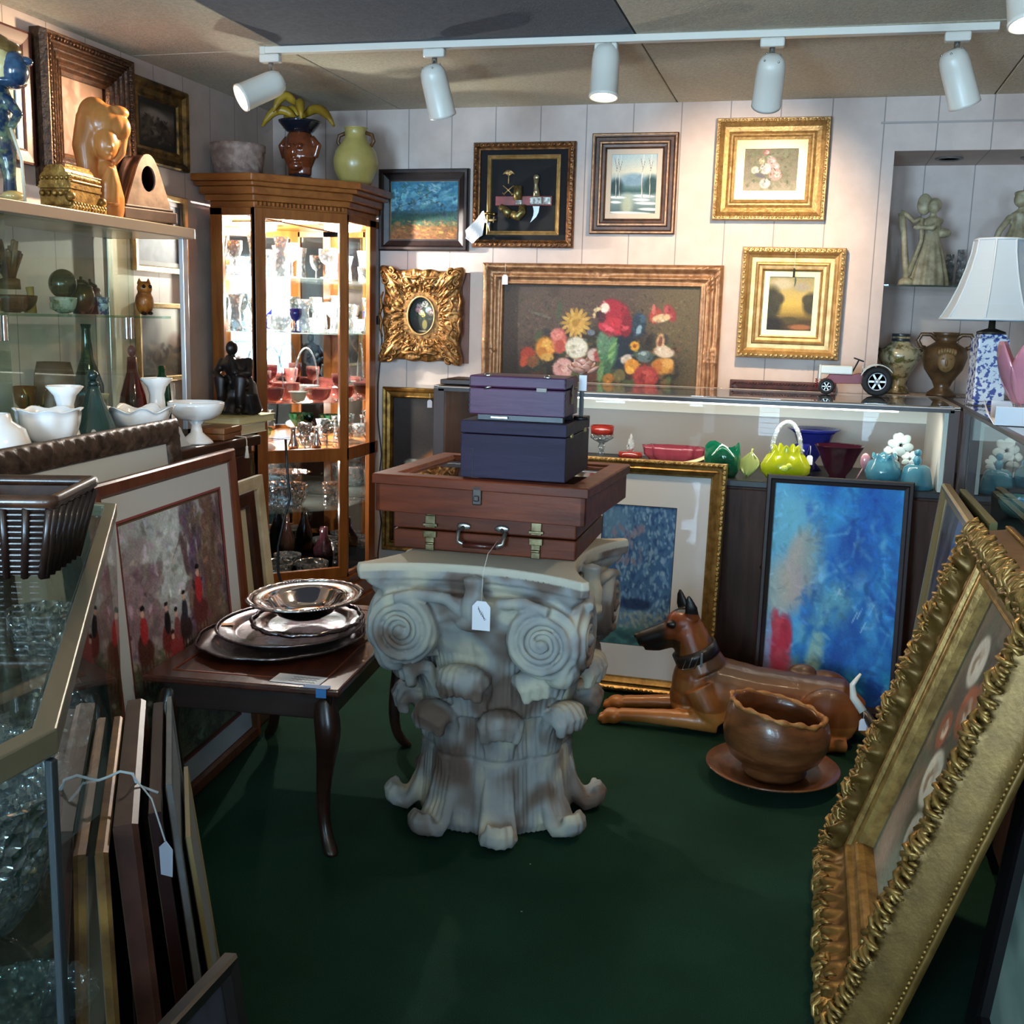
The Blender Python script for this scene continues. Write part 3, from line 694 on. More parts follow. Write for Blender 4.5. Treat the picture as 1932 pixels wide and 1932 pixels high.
t = thing('globe_teapot', 'round dark glass globe over a white floral cup on the shelf', 'teapot', (-2.23, 2.93, SHZ))
obj('cup', bowl_mb(.04, .05, 0), mat('floral_china', '#d9dfd6', .15, 0, '#5d7a3c', 45, coat=.7, w=(.5, .68)), t)
obj('globe', MB().ell((0, 0, .09), (.042, .042, .045), 24), pane('smoky_globe', (.35, .38, .3), 1, 1.7, .02, .2, '#3d3c24'), t)
obj('handle', MB().tube([(0, -.038, .04), (0, -.06, .03), (0, -.058, .015), (0, -.036, .012)], .004), mat('floral_china', '#d9dfd6'), t)
jar('olive round jar beside the globe cup on the shelf', 3.03, '#57502a', .042, .115)
jar('grey-brown round jar nearer the cabinet handle', 3.115, '#5b4c48', .038, .11, -2.27)
one('patterned_cup', 'small pale blue patterned cup near the sliding door handle', 'cup', vase_mb([(.001, 0), (.016, 0), (.018, .03), (.02, .055)]), bw, (-2.19, 3.07, SHZ))
t = thing('owl_figurine', 'orange and brown owl figurine past the edge of the sliding door', 'figurine', (-2.24, 3.37, SHZ), PI/2-.6)
b = MB().ell((0, 0, .045), (.032, .028, .045), 20).ell((0, -.004, .092), (.026, .024, .024), 20)
for s in (-1, 1): b.lathe([(.009, 0), (.001, .02)], 10, (s*.016, 0, .108))
sculpt('body', b, mat('owl_orange', '#c07a2c', .35, 0, '#6f3a1c', 28, coat=.3), .003, t, 2)
for s in (-1, 1): obj('eye', MB().ell((s*.011, -.026, .098), .0065, 10), mat('eye_dark', '#26140c', .2), t)
for s in (-1, 1): obj('foot', MB().ell((s*.012, -.02, .008), (.009, .012, .006), 8), mat('eye_dark', '#26140c', .2), t)
# ---- lower level of the cabinet
LZ = .9265+.019
def tall(label, y, x, P, m, cat='bottle', name='glass_bottle', n=0): return one(name, label, cat, vase_mb(P, n), m, (x, y, LZ))
tall('tall dark green glass bottle inside the cabinet near the sliding door edge', 3.155, -2.32, [(.001, 0), (.045, 0), (.05, .03), (.05, .16), (.02, .25), (.014, .34), (.018, .36)], cglass('bottle_green', '#1c4a2c', .4))
t = thing('red_decanter', 'ruby red cut-glass cone decanter inside the cabinet', 'decanter', (-2.27, 3.33, LZ))
obj('body', vase_mb([(.001, 0), (.05, 0), (.055, .02), (.04, .12), (.018, .2), (.015, .25)], 14), cglass('ruby', '#8c2f2a', .35), t)
obj('stopper', MB().ell((0, 0, .27), (.014, .014, .02), 12), cglass('ruby', '#8c2f2a', .35), t)
tall('green ribbed bottle right against the cabinet end post', 3.40, -2.20, [(.001, 0), (.028, 0), (.03, .1), (.027, .16), (.012, .19), (.012, .22)], cglass('emerald', '#14522c', .45), n=10)
tall('amber footed goblet at the back of the lower cabinet', 2.86, -2.33, [(.001, 0), (.03, 0), (.006, .03), (.008, .09), (.03, .12), (.035, .17)], cglass('amber', '#b7762c', .35), 'goblet', 'goblet')
tall('tan pottery crock deep inside the lower cabinet', 3.0, -2.33, [(.001, 0), (.06, 0), (.065, .1), (.06, .2), (.05, .24)], mat('tan_crock', '#8a6650', .5, 0, '#6a4a3a', 8), 'crock', 'pottery_crock')
tall('pale fluted pottery vase behind the teal decanter', 3.06, -2.22, [(.001, 0), (.025, 0), (.02, .05), (.03, .12), (.038, .14)], mat('pale_pottery', '#bdae92', .4), 'vase', 'pottery_vase', n=12)
tall('dark lidded pot at the lower back of the cabinet', 2.72, -2.30, [(.001, 0), (.03, 0), (.05, .03), (.045, .06), (.02, .075), (.012, .09)], mat('dark_pot', '#2c2622', .3, coat=.4), 'pot', 'metal_pot')
tall('small gilt cup glinting at the lower back of the cabinet', 2.62, -2.28, [(.001, 0), (.02, 0), (.008, .02), (.028, .045), (.03, .06)], gold_b, 'cup', 'gilt_cup')
tall('slim green vase at the far lower corner of the cabinet', 2.50, -2.30, [(.001, 0), (.03, 0), (.02, .1), (.014, .2), (.02, .24)], cglass('emerald', '#14522c', .45), 'vase', 'glass_vase')

b = MB().lathe([(.001, 0), (.03, 0), (.026, .012), (.012, .02), (.001, .02)], 20)
b.tube([(0, 0, .015), (0, 0, .06), (.004, 0, .10)], [.012, .014, .008], 12).ell((.005, 0, .115), .012, 12)
for s_ in (-1, 1): b.tube([(0, 0, .085), (0, s_*.03, .11), (0, s_*.032, .15), (0, s_*.05, .175)], [.006, .005, .004, .002], 8)
one('brass_figurine', 'small brass figurine with upswept branches inside the lower cabinet', 'figurine', b, brass, (-2.20, 2.745, LZ))
# ================================================================ white glass along the sideboard edge
SB = .9265
# spherical bodied vase at the picture edge
one('milk_glass_vase', 'plump white round vase cut by the picture edge', 'vase', vase_mb([(.001, 0), (.035, 0), (.07, .03), (.085, .075), (.07, .12), (.04, .14), (.035, .16)]), milkg, (-1.99, 2.33, SB))
t = thing('milk_glass_bowl', 'white scalloped milk glass bowl on a short foot', 'bowl', (-1.985, 2.525, SB))
obj('bowl', bowl_mb(.082, .095, 0, .04, .5, .06, .005, .04), milkg, t, loc=(0, 0, .06)); obj('foot', MB().lathe([(.05, 0), (.045, .01), (.02, .03), (.02, .06), (.04, .068)], 28), milkg, t)
trump = [(.001, 0), (.05, 0), (.05, .01), (.04, .06), (.026, .12), (.023, .16), (.03, .185), (.05, .21), (.048, .213)]
one('milk_glass_trumpet_vase', 'white trumpet vase standing before the teal decanter', 'vase', vase_mb(trump, 8, .04), milkg, (-2.03, 2.655, SB))
one('milk_glass_trumpet_vase', 'taller white trumpet vase near the cabinet end post', 'vase', vase_mb([(r, z*1.0) for r, z in trump], 8, .04), milkg, (-2.055, 3.145, SB))
t = thing('teal_decanter', 'teal onion-shaped glass decanter with a ball stopper', 'decanter', (-2.035, 2.79, SB))
teal = cglass('teal', '#41686a', .5)
obj('body', vase_mb([(.001, 0), (.058, 0), (.072, .02), (.070, .06), (.05, .11), (.03, .16), (.018, .195), (.018, .205)]), teal, t)
obj('stopper', MB().lathe([(.012, .2), (.016, .215), (.008, .222), (.0, .222)], 16).ell((0, 0, .236), .016, 14), mat('dark_teal', '#20302e', .2), t)
t = thing('ruffled_compote', 'white ruffled compote bowl between the decanter and tall vase', 'compote', (-1.985, 2.945, SB))
obj('bowl', bowl_mb(.092, .07, 0, .04, .3, .12, .005, .10), milkg, t, loc=(0, 0, .06)); obj('stem', MB().lathe([(.05, 0), (.045, .008), (.018, .03), (.016, .05), (.035, .064)], 28), milkg, t)
t = thing('milk_glass_compote', 'smooth white compote on a flared stem at the sideboard corner', 'compote', (-1.955, 3.215, SB))
obj('bowl', bowl_mb(.092, .065, 0, .04, .25, .0, .005, .0), milkg, t, loc=(0, 0, .07)); obj('stem', MB().lathe([(.055, 0), (.05, .008), (.02, .035), (.016, .06), (.03, .076)], 28), milkg, t)
one('milk_glass_dish', 'low oval white dish behind the ornate picture frame', 'dish', MB().lathe(prof_bowl(.1, .04, .6)+[(.095, .042), (.06, .012), (.0005, .01)], 36, sx=.40, sy=.95), milkg, (-1.930, 2.81, SB))
def crumple(seed, w, d, h):
    def fn(u, v):
        x = (u-.5)*w; y = (v-.5)*d; q = mnoise.noise(V((x*26+seed, y*26, seed)))*.5 + mnoise.noise(V((x*60, y*60, seed)))*.25
        return (x, y, .003+h*max(0, 1-(2*abs(u-.5))**2.2)*max(0, 1-(2*abs(v-.5))**2.2)*(.75+q))
    return MB().grid(fn, 34, 34, False)
plast = pane('cloudy_plastic', (.8, .85, .9), 1, 1.5, .15, .6, '#dfe6ee')
one('plastic_wrap', 'crumpled cloudy plastic wrap beside the scalloped bowl', 'plastic wrap', crumple(2, .065, .12, .09), plast, (-1.947, 2.65, SB))
one('plastic_wrap', 'crumpled cloudy plastic wrap below the taller trumpet vase', 'plastic wrap', crumple(9, .07, .12, .09), plast, (-1.957, 3.075, SB))
for (yy, ll) in ((3.335, 'white price tag dangling beside the taller trumpet vase'),):
    price_tag(ll, (-2.11, yy, SB+.185), PI/2-.4, .055, .02)
# right end: boxes, books, bronze
t = thing('wooden_box', 'small flat two-tier wooden box on the sideboard corner', 'box', (-1.965, 3.375, SB), .12)
lw = wood('box_wood', '#8a5a33', '#6a3f20', .4, 'y', 9)
obj('base', MB().box(-.05, .05, -.075, .075, 0, .02), lw, t, .002); obj('lid', MB().box(-.052, .052, -.077, .077, .021, .042), lw, t, .003)
def book(label, loc, rz, w, d, h, cov, pg='#d8cfae'):
    t = thing('book', label, 'book', loc, rz)
    obj('pages', MB().box(-w/2+.003, w/2-.004, -d/2+.004, d/2-.004, .002, h-.002), mat('pages'+pg, pg, .8, 0, '#bfb28c', 3, stretch=(1, 1, 60)), t)
    b = MB().box(-w/2, w/2, -d/2, d/2, 0, .003).box(-w/2, w/2, -d/2, d/2, h-.003, h).box(-w/2, -w/2+.003, -d/2, d/2, 0, h)
    obj('cover', b, mat('cover'+cov, cov, .5), t, .001)
book('white book lying flat under the cream book', (-2.025, 3.575, SB), .04, .17, .20, .036, '#efe9dc')
book('cream book lying on top with the bronze figure on it', (-2.025, 3.60, SB+.037), -.02, .18, .26, .026, '#b9b07c', '#d9cf9c')
t = thing('bronze_sculpture', 'dark bronze seated figure hunched on a rock, standing on the books', 'sculpture', (-2.035, 3.62, SB+.0705), .15)
b = MB(); b.lathe([(.001, 0), (.085, 0), (.08, .03), (.06, .055), (.05, .09), (.001, .1)], 16, (0.0, 0, 0), 1, .75, fn=lambda a, r, z: (r*(1+.12*math.sin(3*a+z*40)), z))
b.tube([(.02, 0, .09), (.015, 0, .14), (-.012, -.01, .185), (-.008, -.012, .205)], [.045, .042, .045, .02], 16)
b.ell((-.002, -.03, .232), (.022, .026, .027), 16)
b.tube([(.045, .01, .19), (.06, -.03, .14), (.02, -.06, .145), (-.0, -.045, .2)], [.018, .016, .014, .01], 12)
b.tube([(-.045, .0, .185), (-.06, -.04, .14), (-.03, -.06, .12)], [.018, .015, .012], 12)
for s in (-1, 1):
    b.tube([(s*.025, .02, .1), (s*.04, -.06, .115), (s*.035, -.055, .06), (s*.035, -.055, .015), (s*.035, -.08, .01)], [.028, .024, .018, .013, .012], 14)
b.tube([(.04, .02, .1), (.055, -.02, .06), (.06, 0, 0)], [.03, .035, .04], 12)
sculpt('figure', b, mat('dark_bronze', '#2b221f', .38, .5, '#15100f', 20), .0045, t, 3)
t = thing('tassel', 'small white silk tassel hanging over the sideboard edge', 'tassel', (-1.899, 3.40, .93), .0)
obj('cord', MB().tube([(-.09, .05, .002), (-.05, .01, .003), (-.02, .0, .004), (.0225, .0, .002), (.026, .0, -.012), (.026, 0, -.028)], .0016, 6), mat('silk', '#cdbfae', .6), t)
obj('fringe', MB().lathe([(.003, -.028), (.005, -.034), (.004, -.038), (.009, -.07), (.0, -.07)], 12, (.026, 0, 0)), mat('silk', '#cdbfae', .6), t)

# ================================================================ pictures leaning on the sideboard
def leanpic(name, label, yfar, length, height, xfar, lean, prof, fm, paint, inset, rz=math.radians(96.2), **k):
    """xfar: x of the bottom front face at the far end"""
    c, s_ = math.cos(rz), math.sin(rz)
    cx = xfar - c*0 - (-math.sin(rz-PI/2))*0
    px = xfar + (length/2)*math.sin(rz-PI/2); py = yfar - (length/2)*math.cos(rz-PI/2)
    return picture(name, label, (px, py, .004), rz, length, height, prof, fm, paint, inset, tilt=-math.atan(lean/height), **k)
p = Paint(40, 40, [(0, '#b9bfc4'), (1, '#b3b8bb')])
def waves(k, t, L, d): return (.004*math.sin(t*2*PI/.045 + d*120), 0)
leanpic('framed_picture', 'wide pale-matted picture in a dark ornate frame leaning on the sideboard', 2.93, .955, 1.035, -1.765, .10, [(0, 0), (0, .02), (.008, .028), (.02, .03), (.045, .034), (.058, .024), (.064, .028), (.07, .014), (.07, .001)], mat('antique_brown', '#594a42', .45, .3, '#2c211d', 25, .5, 60), p, .07, n=90, disp=lambda k, t, L, d: (.006*math.sin(t*2*PI/.05 + d*90) if .01 < d < .06 else 0, 0), mats=[(.065, .2, mat('mount_blue', '#bcc6ce', .85), .012)], glass=True, cat='picture')
p = Paint(40, 50, [(0, '#a29c88'), (1, '#8f8a76')])
leanpic('framed_picture', 'cream-framed picture whose edge shows beside the corner cabinet', 3.43, .75, .80, -1.770, .08, flatp(.05, .022), mat('cream_frame', '#b5ab94', .5, 0, '#958a72', 10), p, .05, cat='picture')
leanpic('framed_picture', 'brown wood-framed picture squeezed behind the hunting print', 3.27, .7, .77, -1.722, .075, flatp(.05, .022), walnut_y, p, .05, cat='picture')
# hunting scene
p = Paint(150, 190, [(0, '#98a0ae'), (.25, '#b4c0ce'), (.42, '#a4abb0'), (.55, '#7a7672'), (1, '#625f56')], 11)
p.dabs(160, 0, .5, .1, .5, ['#8a8490', '#7d7682', '#9a929c'], .02, .05, al=.5)
p.blob(.36, .2, .2, .24, '#b4c4d2', 0, .7, .9)
p.dabs(260, .45, .8, .0, .75, ['#5a4a52', '#6f5a54', '#4a3e50', '#7a6a62', '#5b4a6a'], .008, .022, PI/2, 3, .7)
p.blob(.66, .35, .07, .45, '#665048', .05, .5, .8)
p.dabs(120, .0, .25, .2, .45, ['#7d6a78', '#6a5a66', '#8f7f8c'], .01, .03, al=.6)
p.dabs(300, 0, .8, .55, 1, ['#5f5c50', '#6d6656', '#4a473e', '#7a766a', '#545a50'], .01, .03, 0, 3, .7)
p.brush(900, .006, .014, .16)
for (x, y, s_, coat, horse) in ((.10, .40, 1.15, '#a02c34', '#4a2a28'), (.27, .42, 1.0, '#16141c', '#6a2c2c'), (.34, .46, 1.0, '#7a4a50', '#8a3a40'), (.41, .41, 1.0, '#2a2c3c', '#2f2226'), (.54, .35, 1.25, '#a82a34', '#5a2c30'), (.30, .54, 1.0, '#8a343c', '#9a444a')):
    h = .055*s_
    p.blob(x, y+.09*s_, h*.9, h*.8, horse, 0, .3)
    for q in (-.6, -.25, .25, .6): p.line([(x+q*h, y+.12*s_), (x+q*h*1.05, y+.21*s_)], .007*s_, horse)
    p.blob(x-.02*s_, y+.05*s_, h*.4, h*.7, horse, .5, .3); p.blob(x, y+.015*s_, h*.42, h*.85, coat, 0, .3)
    p.blob(x, y-.04*s_, h*.2, h*.22, '#caa59a', 0, .3); p.blob(x, y-.06*s_, h*.25, h*.16, '#120f14', 0, .3)
for k in range(14): p.blob(p.r.uniform(.05, .75), p.r.uniform(.62, .82), .018, .01, '#c9c6be' if k % 2 else '#7a6a58', p.r.uniform(-.5, .5), .4)
p.line([(.55, .05), (.48, .12), (.42, .14), (.36, .2)], .005, '#5a4c56', .7)
p.brush(500, .003, .006, .12, 2, .5); p.grain(.03)
leanpic('hunting_print', 'print of red-coated riders on horses in a brown wooden frame', 3.06, .835, .935, -1.672, .075, [(0, 0), (0, .018), (.005, .024), (.03, .022), (.038, .014), (.042, .001)], wood('print_frame', '#6b3a24', '#4a2416', .35, 'z', 8), p, .12, mats=[(.04, .105, mat('mount_grey', '#b4bcc6', .85), .010), (.104, .112, mat('mount_red', '#7d3b40', .8), .009)], glass=True, cat='framed print')

# ================================================================ corner curio cabinet
t = thing('corner_cabinet', 'lit oak corner curio cabinet with glass door and mirrored back', 'curio cabinet', (-2.20, 4.45, 0))
ox, oy = -2.20, 4.45
pts = [(-2.41, 4.10), (-2.21, 4.10), (-1.93, 4.38), (-1.93, 4.70), (-2.41, 4.70)]
pts = [(x-ox, y-oy) for x, y in pts]
def offs(P, d):
    n = len(P); out = []
    for i in range(n):
        a, b_, c_ = V(P[i-1]), V(P[i]), V(P[(i+1) % n]); e1 = (b_-a).normalized(); e2 = (c_-b_).normalized()
        n1 = V((e1.y, -e1.x)); n2 = V((e2.y, -e2.x)); k = (n1+n2); k = k / k.length / max(.2, math.sqrt((1+n1.dot(n2))/2))
        lim = d
        out.append((b_.x + k.x*lim, b_.y + k.y*lim))
    return [(x, min(y, .252)) for x, y in [(max(x, -.25), y) for x, y in out]]
base = MB().prism(offs(pts, .03), 0, .10).prism(offs(pts, .015), .10, .17).prism(offs(pts, .0), .17, .215).prism(offs(pts, .012), .2, .215)
obj('plinth', base, oak_x, t, .003)
cr = MB().prism(pts, 1.775, 1.80).prism(offs(pts, .015), 1.80, 1.825).prism(offs(pts, .03), 1.825, 1.855).prism(offs(pts, .055), 1.855, 1.872).prism(offs(pts, .075), 1.872, 1.9)
obj('crown', cr, oak_x, t, .004)
dn = MB()
A, B_, C_ = V((*pts[0], 0)), V((*pts[1], 0)), V((*pts[2], 0)); D_ = V((*pts[3], 0))
e = (C_-B_).normalized(); nr = V((e.y, -e.x, 0))
for k in range(22):
    q = B_ + e*(.01+.0175*k) + nr*.005; dn.cbox((q.x, q.y, 1.79), (.009, .009, .014), None)
obj('dentil', dn, oak_x, t)
sd = MB()
def stile(p, dirv, w, z0, z1, th=.02):
    q = V(p); d = V(dirv).normalized(); n_ = V((d.y, -d.x, 0))
    a = q; b2 = q + d*w; vs = []
    for z in (z0, z1):
        for r_ in (a, b2, b2 - n_*th, a - n_*th): vs.append((r_.x, r_.y, z))
    sd.add(vs, [(0, 1, 2, 3), (4, 7, 6, 5), (0, 4, 5, 1), (1, 5, 6, 2), (2, 6, 7, 3), (3, 7, 4, 0)])
ex = V((1, 0, 0)); ey = V((0, 1, 0))
stile(A, ex, .055, .2, 1.775); stile(B_, -ex, -.0, .2, 1.775)
stile(B_ - ex*.018, ex, .018, .2, 1.775); stile(C_, ey, .02, .2, 1.775); stile(D_ - ey*.07, ey, .07, .2, 1.775)
stile(A, ex, .2, 1.745, 1.776); stile(C_, ey, .35, 1.745, 1.776); stile(A, ex, .2, .2, .235); stile(C_, ey, .35, .2, .235)
stile(A+ex*.05, ex, .15, .735, .79); stile(C_, ey, .35, .735, .79)
obj('side_frame', sd, oak, t, .002)
sd = MB(); dw = (C_-B_).length
df = B_ + nr*.004
stile(df, e, .045, .215, 1.775, .022); stile(df + e*(dw-.035), e, .035, .215, 1.775, .022)
stile(df + e*.04, e, dw-.07, 1.735, 1.775, .022); stile(df + e*.04, e, dw-.07, .215, .262, .022); stile(df + e*.04, e, dw-.07, .735, .79, .022)
door = obj('door', sd, oak, t, .002)
sd = MB(); stile(df + e*.04 - nr*.008, e, dw-.07, .255, 1.74, .004)
obj('door_glass', sd, pane('clear_pane', (.97, .98, .98), .9, 1.35), door)
sd = MB(); stile(A + ex*.05 + ey*.008, ex, .14, .23, 1.75, .004); stile(C_ - ex*.008, ey, .29, .23, 1.75, .004)
obj('side_glass', sd, pane('clear_pane'), t)
mi = MB().box(pts[4][0]+.004, pts[4][0]+.01, pts[0][1]+.03, pts[4][1]-.012, .22, 1.77).box(pts[4][0]+.01, pts[3][0]-.03, pts[4][1]-.016, pts[4][1]-.01, .22, 1.77)
obj('mirror', mi, mirror, t)
obj('back', MB().box(pts[4][0], pts[4][0]+.004, pts[0][1]+.02, pts[4][1], .2, 1.77).box(pts[4][0], pts[3][0]-.02, pts[4][1]-.01, pts[4][1], .2, 1.77), oak, t)
inner = [(x*.9-.004, y*.93+.008) for x, y in pts]
inner = [(-.198, -.325), (-.008, -.325), (.25, -.065), (.25, .225), (-.198, .225)]
SH = [.522, .985, 1.28, 1.51]
shelfg = pane('curio_shelf', (.9, .95, .94), 1, 1.5, .02, .06, '#cfe0dc')
for z in SH: obj('shelf', MB().prism(inner, z-.006, z), shelfg, t)
obj('shelf', MB().prism(inner, .755, .775), oak_x, t)
lampo = obj('cabinet_lamp', MB().lathe([(.0, 1.772), (.09, 1.772), (.085, 1.752), (.04, 1.745), (0, 1.744)], 24, (.02, .02, 0)), mat('cab_bulb', '#fff6ea', .5, emis=26), t)
for (lz, pw) in ((1.70, 44.0), (1.40, 20.0), (.9, 9.0), (.70, 3.0), (.48, 1.5)):
    li = bpy.data.lights.new('cabinet_light', 'POINT'); li.energy = pw; li.color = (1, .92, .84); li.shadow_soft_size = .012
    lo = bpy.data.objects.new('cabinet_light', li); C.objects.link(lo); lo.location = (ox+.02, oy+.02, lz)
# ---- pieces on the curio shelves
pinkg = cglass('pink_glass', '#c9837c', .3); rubyg = cglass('rose_glass', '#b05a52', .3); cobalt = cglass('cobalt', '#232a8c', .5)
def cur(name, label, cat, mb, m, dx, dy, z, group=None): return one(name, label, cat, mb, m, (ox+dx, oy+dy, z+.001), group=group)
rr = random.Random(12)
spots = [(-.15, -.26), (-.05, -.26), (.03, -.2), (.10, -.13), (.17, -.06), (-.12, -.15), (-.02, -.12), (.07, -.04), (.17, .06), (-.14, -.02), (-.03, .02), (.08, .09), (-.14, .12), (0, .15), (.12, .18)]
S4 = [('stemmed crystal goblet', .13, 'goblet'), ('faceted crystal bowl', .05, 'bowl'), ('crystal flute vase', .15, 'vase')]
def crystal_thing(kind, h, m):
    if kind == 'goblet': return goblet_mb(h, .03, 10)
    if kind == 'bowl': return bowl_mb(.05, h, 12, .08)
    if kind == 'plate': return MB().lathe([(.001, 0), (.06, .004), (.095, .02), (.097, .022), (.06, .008), (.001, .004)], 32, fn=cut(20, .04))
    return vase_mb([(.001, 0), (.024, 0), (.022, h*.3), (.018, h*.6), (.03, h)], 10)
rows = [(1.51, [('goblet', .14, 0), ('vase', .16, 2), ('goblet', .12, 4), ('vase', .13, 6), ('bowl', .07, 8), ('goblet', .15, 10), ('vase', .17, 5)], 'top shelf'),
        (1.28, [('vase', .15, 0), ('goblet', .13, 1), ('vase', .14, 3), ('goblet', .14, 5), ('bowl', .06, 7), ('vase', .16, 8), ('goblet', .16, 9), ('vase', .13, 11), ('bowl', .07, 6)], 'second shelf'),
        (.775, [('goblet', .12, 3), ('goblet', .13, 4), ('vase', .14, 8), ('bowl', .06, 7), ('vase', .12, 11)], 'wooden shelf')]
seen = {}
place = ['by the door hinge', 'second along the front edge', 'behind the middle of the door', 'towards the wide stile', 'against the side glass', 'in the inner row near the hinge', 'in the centre of the shelf', 'in the inner row by the door', 'beside the narrow side glass', 'at the mirror near the wall', 'at the mirror centre', 'at the mirror near the side glass', 'in the mirror corner', 'last at the mirror', 'far back corner']
for z, its, nm in rows:
    for (k, h, i) in its:
        dx, dy = spots[i]
        cur('crystal_'+k, 'clear crystal %s %s of the curio %s' % (k, place[i].replace(' of the shelf', ''), nm), k, crystal_thing(k, h, None), crystal_w if z > 1 else crystal, dx, dy, z, 'crystal on the curio '+nm)
cur('blue_goblet', 'small cobalt blue goblet on the second curio shelf', 'goblet', goblet_mb(.10, .026), cobalt, .075, -.16, 1.28)
for i, (k, dx, dy, h, m_) in enumerate([('bowl', -.13, -.255, .05, pinkg), ('bowl', -.125, -.12, .06, rubyg), ('bowl', .135, -.075, .055, pinkg), ('bowl', -.125, .015, .07, rubyg), ('bowl', .0, -.105, .075, pinkg), ('goblet', -.065, -.185, .13, pinkg), ('goblet', .2, .0, .12, rubyg), ('goblet', -.09, .12, .13, pinkg), ('bowl', .17, .1, .06, rubyg)]):
    cur('pink_glass_'+k, '%s pink glass %s %s on the middle curio shelf' % (['pale', 'deep'][m_ is rubyg], k, ['nearest the hinge stile', 'in the front row centre', 'at the front by the wide stile', 'behind the hinge stile', 'in the shelf centre', 'standing at the side glass', 'beside the narrow side glass', 'against the mirror', 'in the far corner'][i]), k, bowl_mb(.055, h, 14, .06, .4, .1) if k == 'bowl' else goblet_mb(h, .03, 8), m_, dx, dy, .985, 'pink glass on the middle curio shelf')
t2 = thing('white_lidded_dish', 'small gilt-rimmed white pot among the pink glass', 'pot', (ox+.088, oy-.168, .986))
obj('bowl', bowl_mb(.034, .04, 0), mat('pot_cream', '#d6c6a2', .3), t2); obj('rim', MB().lathe([(.034, .04), (.042, .044), (.042, .047), (.001, .047)], 24), mat('pot_rim', '#e9e3dc', .2), t2)
def basketh(label, dx, dy, z, r, h, m_, rz):
    t = thing('glass_basket', label, 'basket', (ox+dx, oy+dy, z+.001), rz)
    obj('bowl', bowl_mb(r, .06, 12, .05, .4, .1), m_, t)
    obj('handle', MB().tube([(r*math.cos(a), 0, .055+h*math.sin(a)) for a in [PI*i/20 for i in range(21)]], .004, 8), crystal_w, t)
basketh('pink glass basket with a high clear arched handle', .0, -.238, .985, .052, .18, pinkg, .9)
basketh('clear glass basket with an arched handle by the wide stile', .03, .03, .985, .052, .17, crystal_w, .6)
cur('green_leaf_dish', 'green glass leaf dish upright on the wooden curio shelf', 'dish', MB().lathe([(.001, 0), (.02, .002), (.05, .06), (.055, .09), (.05, .06), (.018, .006), (.001, .006)], 24, fn=cut(7, .2)), cglass('leaf_green', '#3f6f4a', .35), -.12, -.15, .775)
b = MB()
for k in range(2): b.ell((-.045+.08*k, 0, .022), (.042, .03, .022), 16)
cur('white_shell_dish', 'white double shell dish at the front of the wooden curio shelf', 'dish', b, milkg, -.05, -.262, .775)
for i, (dx, dy) in enumerate([(.05, -.14), (.12, -.06)]):
    cur('silver_cruet', 'polished silver cruet %s on the wooden curio shelf' % ['nearer the white shell dish', 'nearer the wide stile'][i], 'cruet', vase_mb([(.001, 0), (.02, 0), (.024, .02), (.012, .05), (.01, .08), (.015, .1)]), silver, dx, dy, .775)
cur('crystal_punch_bowl', 'large ribbed crystal bowl on the lowest glass shelf of the curio', 'bowl', bowl_mb(.10, .10, 28, .06, .7), crystal, .0, -.14, .522)
cur('cake_stand_lid', 'shallow crystal dish with gilt rim above the ribbed bowl', 'dish', MB().lathe([(.001, 0), (.02, 0), (.02, .01), (.09, .03), (.1, .034), (.09, .036), (.001, .02)], 32, fn=cut(20, .03)), crystal, .02, -.14, .645)
cur('crystal_tumbler', 'crystal tumbler at the side of the lowest glass shelf', 'tumbler', vase_mb([(.001, 0), (.03, 0), (.036, .1)], 12), crystal, .16, .0, .522)
for i, (dx, dy, r, k) in enumerate([(-.04, -.15, .075, 'bowl'), (.10, -.07, .07, 'bowl'), (-.1, -.24, .05, 'goblet'), (-.07, .03, .06, 'bowl'), (.18, .03, .05, 'vase')]):
    cur('cut_glass_'+k, 'cut crystal %s %s on the curio floor' % (k, ['in front', 'by the wide stile', 'at the hinge side', 'behind the bowl in front', 'against the side glass'][i]), k, bowl_mb(r, .055, 22, .08, .5) if k == 'bowl' else crystal_thing(k, .13, None), crystal, dx, dy, .216, 'cut glass on the curio floor')
cur('dark_glass_bottle', 'dark brown glass bottle standing on the curio floor', 'bottle', vase_mb([(.001, 0), (.035, 0), (.04, .1), (.015, .17), (.015, .22)]), cglass('brownglass', '#33201a', .5), -.13, .14, .216)
cur('dark_glass_bottle', 'squat plum-coloured bottle standing on the curio floor', 'bottle', vase_mb([(.001, 0), (.045, 0), (.05, .08), (.02, .13), (.018, .18)]), cglass('plumglass', '#3c1d28', .5), .08, .1, .216)
# ---- on top of the curio
CT = 1.901
t = thing('jardiniere', 'pale carved stoneware bowl planter on top of the corner cabinet', 'planter', (-2.335, 4.20, CT))
def jf(a, r, z): return (r*(1+(.035*math.sin(12*a+z*90)*math.sin(z*70)) if .02 < z < .1 else r), z)
def jf(a, r, z): return (r*(1+.03*math.sin(12*a+z*160)) if .015 < z < .095 and r > .08 else r, z)
obj('bowl', MB().lathe([(.001, 0), (.08, 0), (.088, .01)]+[(.09+.016*math.sin(i/8*PI/2), .012+.01*i) for i in range(9)]+[(.108, .1), (.112, .105), (.112, .13), (.1, .13), (.098, .02), (.001, .015)], 72, fn=jf), mat('stoneware', '#b59d90', .6, 0, '#8f766c', 35, .5, 50), t)
t = thing('fruit_bowl_lamp_base', 'brown glazed face jug pedestal supporting a dark bowl', 'pedestal bowl', (-2.135, 4.36, CT))
bg_ = mat('brown_face_glaze', '#7a3a1c', .15, 0, '#4a1f10', 12, coat=.8)
b = MB().lathe([(.001, .03), (.05, .03), (.052, .06), (.07, .1), (.068, .14), (.058, .18), (.05, .2), (.001, .2)], 28, sy=.8)
